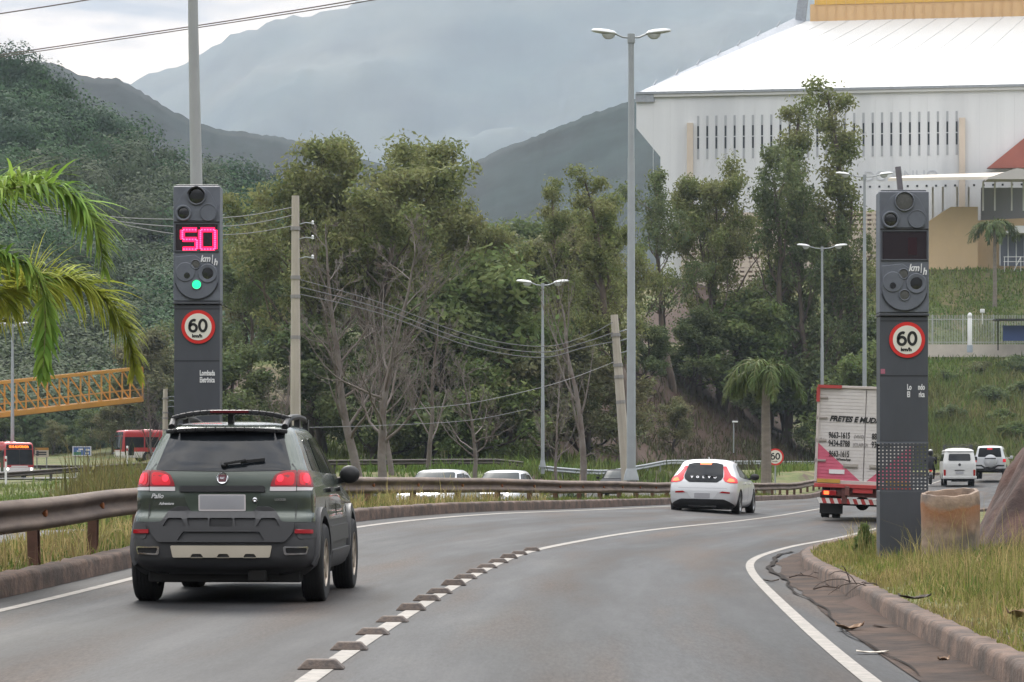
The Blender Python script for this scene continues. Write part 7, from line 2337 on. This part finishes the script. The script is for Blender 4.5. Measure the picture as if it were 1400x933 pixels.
# the near palm: its trunk stands just outside the frame, its fronds reach in at the left
pr = np.random.default_rng(12)
dpalm = 27.0
base = Vector(((-190 - 700) / F * dpalm, dpalm, 0)); base.z = gz(base.x, base.y)
pm = root('near_palm', base, 'palm with green and yellowing fronds arching in from the left edge', 'palm tree')
top = at(-165, 350, dpalm)
tl = top - base
MB().tube([(0, 0, -.4), tl * .3, tl * .7, tl], [.17, .14, .12, .10], 12).build('trunk', M_palmtrunk, pm, True)
def loc_path(pl): return [at(px, py, d) - base for px, py, d in pl]
fr_specs = (
    ([(-165, 345, 27), (-80, 282, 26.6), (0, 262, 26.3), (60, 252, 26.1), (102, 268, 26.0), (128, 305, 25.9), (140, 350, 25.9), (143, 368, 25.9)], (M_palm, M_rachis), 460, .60),
    ([(-165, 350, 27), (-70, 360, 27.2), (0, 402, 27.5), (50, 385, 27.6), (100, 382, 27.7), (142, 408, 27.8), (168, 446, 27.8), (182, 490, 27.8), (184, 508, 27.8)], (M_palm_y, M_rachis), 620, .62),
    ([(-165, 350, 27), (-60, 335, 26.2), (0, 348, 26.0), (40, 362, 25.9), (58, 395, 25.9), (62, 440, 25.9), (60, 490, 25.9), (58, 515, 25.9)], (M_palm, M_rachis), 420, .42),
    ([(-165, 350, 27), (-90, 330, 27.6), (-20, 345, 28), (15, 372, 28.2), (20, 410, 28.3), (8, 440, 28.3)], (M_palm_y, M_rachis), 260, .48),
    ([(-165, 350, 27), (-90, 300, 28), (-30, 262, 28.6), (30, 240, 29.0), (70, 244, 29.3)], (M_palm, M_rachis), 280, .5),
    ([(-165, 350, 27), (-240, 290, 26.8), (-330, 300, 26.6), (-380, 380, 26.5)], (M_palm, M_rachis), 100, .5),
    ([(-165, 350, 27), (-220, 260, 27.8), (-280, 220, 28.6), (-340, 240, 29.4)], (M_palm, M_rachis), 100, .5),
    ([(-165, 350, 27), (-180, 260, 26.0), (-150, 210, 25.0), (-110, 210, 24.2)], (M_palm, M_rachis), 100, .5),
)
for pl, mm_, n_, ll in fr_specs:
    frond(curve3(loc_path(pl)), n_, ll, mm_, pm, pr, w=.037, hang=.60)


def palm(px, py_base, py_top, d, label, n=16, L=2.6, seed=1, leafL=.75, wl=.07):
    x = (px - 700) / F * d
    zb = gz(x, d)
    H = CZ + (HY - py_top) / F * d - zb
    rg = np.random.default_rng(seed)
    t = root('palm_tree', (x, d, zb), label, 'palm tree')
    MB().tube([(0, 0, -.4), (.03, 0, H * .3), (0, 0, H * .7), (0, 0, H)], [.26, .22, .19, .13], 10).build('trunk', M_palmtrunk, t, True)
    for k in range(n):
        az = k * 2.399 + rg.normal(0, .2); e = rg.uniform(.15, 1.15)
        o = Vector((math.cos(az), math.sin(az), 0))
        l = L * rg.uniform(.8, 1.15)
        pth = [Vector((0, 0, H)) + o * l * s_ * (1 - .25 * s_ * s_) + Vector((0, 0, l * (e * s_ - (e * .75 + .62) * s_ * s_))) for s_ in np.linspace(0, 1, 9)]
        frond(pth, 60, leafL, (M_palm_d, M_rachis), t, rg, w=wl, hang=.9, rz=.03)
    return t


palm(1047, 658, 507, 118.0, 'palm with drooping dull green fronds behind the guard rail, left of the truck', n=20, L=2.3, seed=3, leafL=.8)
palm(1360, 366, 308, 305.0, 'palm in front of the tan entrance block at the right edge', n=16, L=3.6, seed=9, leafL=1.1, wl=.14)


# ================================================================ grass
M_grass = leafmat('verge_grass', (0.135, 0.175, 0.036), (0.22, 0.20, 0.066), .42, .3, .8)
M_straw = leafmat('dry_straw_grass', (0.36, 0.28, 0.13), (0.22, 0.20, 0.075), .4, .3, 1.1)
M_green_g = leafmat('green_weeds', (0.085, 0.135, 0.030), (0.13, 0.155, 0.042), .42, .3, .6)


def blades(name, X, Y, Z, h, w, m, rg, lean=.45, kind='stuff'):
    n = len(X); a = rg.uniform(0, 2 * math.pi, n); ln = np.abs(rg.normal(0, lean, n)) * h
    dx, dy = np.cos(a), np.sin(a); b = rg.uniform(0, 2 * math.pi, n); wx, wy = np.cos(b) * w / 2, np.sin(b) * w / 2
    P0 = np.stack([X - wx, Y - wy, Z - .02], 1); P1 = np.stack([X + wx, Y + wy, Z - .02], 1)
    mx, my, mz = X + dx * ln * .35, Y + dy * ln * .35, Z + h * .6
    P2 = np.stack([mx + wx * .75, my + wy * .75, mz], 1); P3 = np.stack([mx - wx * .75, my - wy * .75, mz], 1)
    tz = Z + h * np.sqrt(np.clip(1 - (ln / h) ** 2 * .4, .2, 1))
    P4 = np.stack([X + dx * ln + wx * .12, Y + dy * ln + wy * .12, tz], 1); P5 = np.stack([X + dx * ln - wx * .12, Y + dy * ln - wy * .12, tz], 1)
    V = np.stack([P0, P1, P2, P3, P4, P5], 1).reshape(-1, 3)
    i = np.arange(n)[:, None] * 6
    Fq = np.concatenate([i + [0, 1, 2, 3], i + [3, 2, 4, 5]], 0)
    o = link(name, np_mesh(name, V, Fq, m))
    return tag(o, kind=kind)


gr = np.random.default_rng(21)


def clumpy(n, xlo, xhi, ylo, yhi, yfun=None, cl=.5):
    """points in tufts"""
    k = max(1, n // 14)
    cx, cyy = gr.uniform(0, 1, k), gr.uniform(0, 1, k)
    i = gr.integers(0, k, n)
    return i, cx, cyy


def verge(name, n, ylo, yhi, o0, o1, h0, h1, w, m, lean=.45, side=1, hfun=None, dens=None, tuft=.12):
    k = max(1, n // 12)
    cY = ylo + (yhi - ylo) * gr.uniform(0, 1, k) ** 1.25
    cO = gr.uniform(0, 1, k)
    hC = gr.lognormal(0, .3, k)
    i = gr.integers(0, k, n)
    Y = cY[i] + gr.normal(0, tuft, n); lo, hi = o0(Y), o1(Y)
    O = lo + (hi - lo) * cO[i] + gr.normal(0, tuft, n)
    O = np.clip(O, lo, hi)
    X = Xc(Y) + O
    Z = ground_z(X, Y)
    h = gr.uniform(h0, h1, n) * hC[i]
    if hfun is not None: h = h * hfun(X, Y, O)
    return blades(name, X, Y, Z, h, w * gr.uniform(.6, 1.4, n), m, gr, lean)


kerbR = lambda y: WR(y) + .82
kf = lambda X, Y, O: np.clip(.32 + (O - WR(Y) - .92) * .7, .32, .85)
verge('grass', 60000, 9.5, 44, kerbR, lambda y: WR(y) + 5.2, .06, .18, .010, M_grass, .5, hfun=kf)
verge('grass', 46000, 9.5, 44, kerbR, lambda y: WR(y) + 5.2, .07, .24, .008, M_straw, .6, hfun=kf)
verge('grass', 12000, 9.5, 40, lambda y: WR(y) + 1.2, lambda y: WR(y) + 4.5, .05, .16, .014, M_green_g, .5)
# seed stalks
verge('grass', 1800, 20, 42, lambda y: WR(y) + 1.2, lambda y: WR(y) + 5.2, .25, .5, .006, M_straw, .3)
# left verge between kerb and rail and behind it
hl = lambda X, Y, O: np.clip(.45 + (Y - 34) * .01, .45, .65)
verge('grass', 46000, 14, 112, lambda y: -7.4 + 0 * y, lambda y: -4.05 + 0 * y, .06, .22, .016, M_green_g, .55, hfun=hl)
verge('grass', 22000, 14, 112, lambda y: -7.4 + 0 * y, lambda y: -4.05 + 0 * y, .07, .26, .014, M_grass, .55, hfun=hl)
verge('grass', 7000, 14, 60, lambda y: -5.6 + 0 * y, lambda y: -4.0 + 0 * y, .08, .34, .014, M_straw, .7)


def field(name, n, pxlo, pxhi, dlo, dhi, h0, h1, w, m, lean=.4, tuft=.5, avoid=None):
    k = max(1, n // 16)
    cp, cd = gr.uniform(pxlo, pxhi, k), gr.uniform(dlo, dhi, k); hC = gr.lognormal(0, .35, k)
    i = gr.integers(0, k, n)
    Y = cd[i] + gr.normal(0, tuft, n); X = (cp[i] - 700) / F * cd[i] + gr.normal(0, tuft, n)
    ok = np.ones(n, bool)
    ok &= ~((np.abs(X - Xo(Y)) < OW + .3) & (Y < 256))
    ok &= ~((X - Xc(Y) > -8) & (Y < 256))
    ok &= ~((Y > 212.5) & (Y < 227.5) & (X < -28))
    ok &= ~((Y > 153.5) & (Y < 161) & (X < -2))
    X, Y, i = X[ok], Y[ok], i[ok]
    Z = ground_z(X, Y)
    return blades(name, X, Y, Z, gr.uniform(h0, h1, len(X)) * hC[i], w * gr.uniform(.6, 1.4, len(X)), m, gr, lean)


M_farg = leafmat('bank_grass', (0.100, 0.160, 0.036), (0.150, 0.180, 0.052), .4, .2, .12)
field('grass', 20000, -40, 330, 60, 145, .12, .32, .05, M_farg, .45)
field('weeds', 6000, 125, 215, 95, 140, .6, 1.35, .05, leafmat('tall_weeds', (.11, .11, .035), (.16, .13, .05), .4, .25, .5), .35, .7)
field('weeds', 4000, 180, 250, 100, 135, .5, 1.1, .05, M_farg, .4, .7)
field('grass', 26000, 400, 1130, 150, 186, .25, .6, .07, M_farg, .5)
field('grass', 22000, 330, 1130, 60, 150, .25, .55, .05, M_farg, .5)
field('grass', 34000, 1130, 1420, 236, 284, .2, .5, .12, M_farg, .5, 1.0)
field('grass', 12000, 1130, 1420, 288, 316, .15, .35, .14, M_farg, .4, 1.0)
field('weeds', 9000, 1240, 1420, 238, 276, .4, 1.0, .12, leafmat('bank_scrub', (.10, .13, .036), (.16, .15, .06), .4, .2, .1), .5, 1.2)

field('weeds', 9000, 690, 1150, 200, 246, .25, .7, .10, leafmat('bank_dull_scrub', (.07, .075, .035), (.09, .07, .045), .35, .2, .1), .6, 1.0)

# low shrubs on the right bank, each a plant of its own
shr = {}
for s_, m_ in (('a', M_leafB), ('b', M_leafC), ('c', M_leafD)):
    T_ = Tree(400 + ord(s_)); rg_ = T_.rg
    for k in range(26):
        az = rg_.uniform(0, 6.28); r_ = rg_.uniform(.1, 1.0); T_.tips.append(Vector((math.cos(az) * r_, math.sin(az) * r_, rg_.uniform(.15, .95) * (1.1 - r_ * .5))))
    for k in range(7):
        az = rg_.uniform(0, 6.28); T_.limbs.append(([Vector((0, 0, -.2)), Vector((math.cos(az) * .3, math.sin(az) * .3, .4)), Vector((math.cos(az) * .6, math.sin(az) * .6, .8))], [.03, .02, .01], 1))
    shr[s_] = (T_.wood_mesh('stem', M_bark_d), T_.crown_mesh('foliage', m_, 55, .42, .20))
    for q_ in shr[s_]: q_.use_fake_user = True
places = [(1300, 262, 'a', 1.6), (1355, 268, 'a', 1.8), (1392, 256, 'b', 1.7), (1285, 246, 'c', 1.3), (1330, 250, 'c', 1.5), (1375, 244, 'c', 1.4), (1290, 276, 'b', 1.3), (1340, 279, 'c', 1.4), (1390, 279, 'a', 1.9),
          (1240, 270, 'a', 1.6), (1210, 258, 'c', 1.6), (1310, 241.5, 'b', 1.1), (1370, 261, 'b', 1.5), (1400, 270, 'a', 1.6)]
for k, (px, d, s_, sc) in enumerate(places):
    x = (px - 700) / F * d
    t = root('shrub', (x, d, gz(x, d)), {'a': 'dark green rounded shrub growing on the steep grass bank at the right', 'b': 'fresh green shrub growing on the steep grass bank at the right', 'c': 'dull brownish shrub growing on the steep grass bank at the right'}[s_],
             'shrub', float(gr.uniform(0, 6)), 'shrubs on the right bank')
    t.scale = (sc, sc, sc * .8); link('stem', shr[s_][0], t); link('foliage', shr[s_][1], t)
# young plant on the truck side of the pillar, and a spiky shrub under the rail
x = (1192 - 700) / F * 33; sp2 = root('young_plant', (x, 33.6, gz(x, 33.6)), 'small young leafy plant at the left foot of the right radar pillar', 'plant')
sp2.scale = (.14, .14, .40); link('stem', shr['b'][0], sp2); link('foliage', shr['b'][1], sp2)
x = (780 - 700) / F * 112; ag = root('agave', (x, 112, gz(x, 112)), 'clump of broad grey green spiky leaves at the foot of the broken trunk', 'plant')
V, Fc = [], []
for k in range(46):
    az = gr.uniform(0, 6.28); e = gr.uniform(.2, 1.3); L_ = gr.uniform(.6, 1.1); w_ = .07
    d_ = Vector((math.cos(az) * math.cos(e), math.sin(az) * math.cos(e), math.sin(e))); s__ = Vector((-math.sin(az), math.cos(az), 0))
    b_ = Vector((gr.normal(0, .35), gr.normal(0, .2), 0)); n0 = len(V)
    V += [tuple(b_ - s__ * w_ * .6), tuple(b_ + s__ * w_ * .6), tuple(b_ + d_ * L_ * .5 + s__ * w_), tuple(b_ + d_ * L_ * .5 - s__ * w_), tuple(b_ + d_ * L_ + s__ * .01 - Vector((0, 0, .1))), tuple(b_ + d_ * L_ - s__ * .01 - Vector((0, 0, .1)))]
    Fc += [(n0, n0 + 1, n0 + 2, n0 + 3), (n0 + 3, n0 + 2, n0 + 4, n0 + 5)]
link('leaves', np_mesh('leaves', np.array(V), np.array(Fc), leafmat('agave_leaves', (.07, .10, .06), (.09, .11, .07), .3, .1, 1)), ag)
# ================================================================ small things: litter, twigs, the motorcyclist
M_twig = mat('dry_twig', (.06, .042, .032), .9)
M_leaf_l = mat('dead_leaf', (.20, .125, .075), .8, var=.3, vscale=20)
M_paper = mat('pale_litter', (.50, .45, .38), .7)
tw = MB(); r_ = np.random.default_rng(3)
b = road_pt(24.2, float(WR(24.2)) + .70, .16)
for k in range(6):
    p = Vector((r_.normal(0, .06), r_.normal(0, .25), 0)); path = [p]
    d_ = Vector((-.5 + r_.normal(0, .4), r_.normal(0, .6), .55))
    for i in range(5):
        d_ = (d_ + Vector((r_.normal(0, .25), r_.normal(0, .2), -.33))).normalized(); path.append(path[-1] + d_ * .075)
    tw.tube(path, [.006, .005, .005, .004, .003, .002], 5)
o = tw.build('dry_branch', M_twig, loc=b); tag(o, 'dry dark branch drooping over the right kerb', 'branch')


def litter(name, y, off, sx, sy, m, label, cat, rz=0.0, curl=.02, dz=.012):
    p = road_pt(y, float(WR(y)) + off, dz); V = []
    for j in range(4):
        for i in range(6):
            u, v = i / 5 - .5, j / 3 - .5
            wob = 1 - .35 * abs(u) ** 2 * 4
            V.append((u * sx, v * sy * wob, curl * (4 * u * u + 2 * v * v) * (1 if (i + j) % 2 else .7)))
    o = MB().add(V, [(j * 6 + i, j * 6 + i + 1, (j + 1) * 6 + i + 1, (j + 1) * 6 + i) for j in range(3) for i in range(5)]).build(name, m, loc=p, rot=(0, 0, rz))
    s_ = o.modifiers.new('thick', 'SOLIDIFY'); s_.thickness = .004
    return tag(o, label, cat)


litter('dead_leaf', 19.4, .28, .20, .10, M_leaf_l, 'curled brown leaf in the gutter beside the right edge line', 'leaf', .3, .04)
litter('paper_scrap', 16.9, .22, .20, .07, M_paper, 'pale flat scrap of litter in the gutter, nearest to the viewer', 'litter', -.1, .01)
litter('dark_peel', 19.6, .62, .32, .05, M_twig, 'long dark strip of bark lying against the kerb', 'bark strip', -.5, .015)
litter('dead_leaf', 28.6, .12, .16, .06, M_twig, 'dark leaf on the right edge of the road, below the bend', 'leaf', .2, .02)
litter('dead_leaf', 16.2, .58, .08, .06, M_leaf_l, 'small reddish leaf in the gutter close to the kerb foot', 'leaf', 1.0, .02)
litter('dead_leaf', 17.6, 1.25, .22, .13, M_leaf_l, 'brown curled leaf lying on the dry grass above the kerb', 'leaf', .8, .05, .20)
litter('bark_piece', 20.4, .85, .24, .12, M_bark_d, 'dark piece of bark lying on the kerb top', 'bark piece', .2, .03, .19)
for y, off, nm in ((29.5, .50, 'farther'), (26.0, .58, 'nearer')):
    t_ = MB()
    t_.tube([(-.14, .1, .02), (-.05, .02, .05), (.06, -.04, .04), (.15, -.12, .02)], [.009, .008, .006, .004], 5)
    t_.tube([(-.05, .02, .05), (-.02, .14, .07), (.03, .24, .04)], [.006, .005, .003], 5)
    t_.tube([(.06, -.04, .04), (.12, .05, .08), (.20, .08, .06)], [.005, .004, .003], 5)
    tag(t_.build('dry_branch', M_twig, loc=road_pt(y, float(WR(y)) + off, .01)), '%s small dry branch lying in the silt of the right gutter' % nm, 'branch')

# ---- motorcyclist, mostly hidden behind the right pillar
d = 141.0
mb0 = Vector(((1272.5 - 700) / F * d, d, .28))
mc = root('motorcycle', mb0, 'dark motorcycle seen from behind, just right of the right radar pillar', 'motorcycle', R(-7))
for yy in (.0, 1.3):
    w = MB().lathe([(.20, -.05), (.27, -.06), (.30, -.03), (.31, 0), (.30, .03), (.27, .06), (.20, .05)], 24, 0, Matrix.Rotation(R(90), 4, 'Y')).build('wheel', M_rubber, mc, True, loc=(0, yy, .31))
    MB().lathe([(.20, -.04), (.04, -.03), (.04, .03), (.20, .04)], 18, 0, Matrix.Rotation(R(90), 4, 'Y')).build('rim', M_alloy, w, True)
MB().box((0, .55, .45), (.22, .5, .35)).bar((0, .1, .75), (0, 1.15, .85), .10, .10).bar((0, 1.3, .31), (0, 1.1, 1.0), .07).bar((-.08, 0, .31), (-.08, .5, .5), .04, .06).bar((.08, 0, .31), (.08, .5, .5), .04, .06).build('frame', M_black, mc, bevel=.02)
MB().box((0, .25, .82), (.24, .75, .10)).build('seat', M_rubber, mc, bevel=.04)
MB().box((0, .85, .88), (.26, .45, .2)).build('fuel_tank', M_red, mc, bevel=.07)
MB().bar((-.36, 1.0, 1.08), (.36, 1.0, 1.08), .03).build('handlebar', M_black, mc)
MB().box((0, -.16, .72), (.14, .05, .08)).build('tail_light', M_redlit, mc, bevel=.015)
MB().box((0, -.20, .55), (.17, .01, .13)).build('licence_plate', M_plate, mc)


def skinned(name, joints, bones, m, loc, rz):
    me = bpy.data.meshes.new(name); me.from_pydata([j[0] for j in joints], bones, [])
    o = link(name, me); md = o.modifiers.new('skin', 'SKIN'); md.use_smooth_shade = True
    bpy.context.view_layer.update()
    sv = me.skin_vertices[0].data if me.skin_vertices else None
    if sv is None:
        bm = bmesh.new(); bm.from_mesh(me); bm.verts.layers.skin.verify(); bm.to_mesh(me); bm.free(); sv = me.skin_vertices[0].data
    for i, j in enumerate(joints): sv[i].radius = j[1]
    sv[0].use_root = True
    sb = o.modifiers.new('sub', 'SUBSURF'); sb.levels = sb.render_levels = 1
    m2 = evaluated_mesh(o); o.modifiers.clear(); o.data = m2; m2.materials.clear(); m2.materials.append(m)
    o.location = loc; o.rotation_euler = (0, 0, rz); return o


J = [((0, .15, .92), (.16, .12)), ((0, .18, 1.12), (.15, .11)), ((0, .26, 1.36), (.18, .12)), ((0, .30, 1.47), (.06, .06)), ((0, .33, 1.56), (.07, .08)),
     ((.20, .28, 1.38), (.065, .065)), ((.30, .50, 1.18), (.05, .05)), ((.28, .86, 1.10), (.04, .04)), ((-.20, .28, 1.38), (.065, .065)), ((-.30, .50, 1.18), (.05, .05)), ((-.28, .86, 1.10), (.04, .04)),
     ((.13, .20, .86), (.10, .10)), ((.20, .62, .78), (.075, .075)), ((.17, .48, .36), (.05, .05)), ((.17, .62, .30), (.045, .035)), ((-.13, .20, .86), (.10, .10)), ((-.20, .62, .78), (.075, .075)), ((-.17, .48, .36), (.05, .05)), ((-.17, .62, .30), (.045, .035))]
B = [(0, 1), (1, 2), (2, 3), (3, 4), (2, 5), (5, 6), (6, 7), (2, 8), (8, 9), (9, 10), (0, 11), (11, 12), (12, 13), (13, 14), (0, 15), (15, 16), (16, 17), (17, 18)]
ps = skinned('person', J, B, mat('dark_riding_clothes', (.016, .017, .02), .8), mb0, R(-7))
tag(ps, 'rider in dark clothes and a black helmet with a pale top, seated on the motorcycle', 'person')
hm_ = MB().lathe([(.001, -.15), (.09, -.14), (.13, -.06), (.145, .02), (.13, .10), (.08, .15), (.001, .165)], 18).build('helmet', M_black, ps, True, 60, loc=(0, .34, 1.66))
MB().lathe([(.10, .136), (.075, .158), (.001, .172)], 16).build('helmet_top', M_whitep, hm_, True)
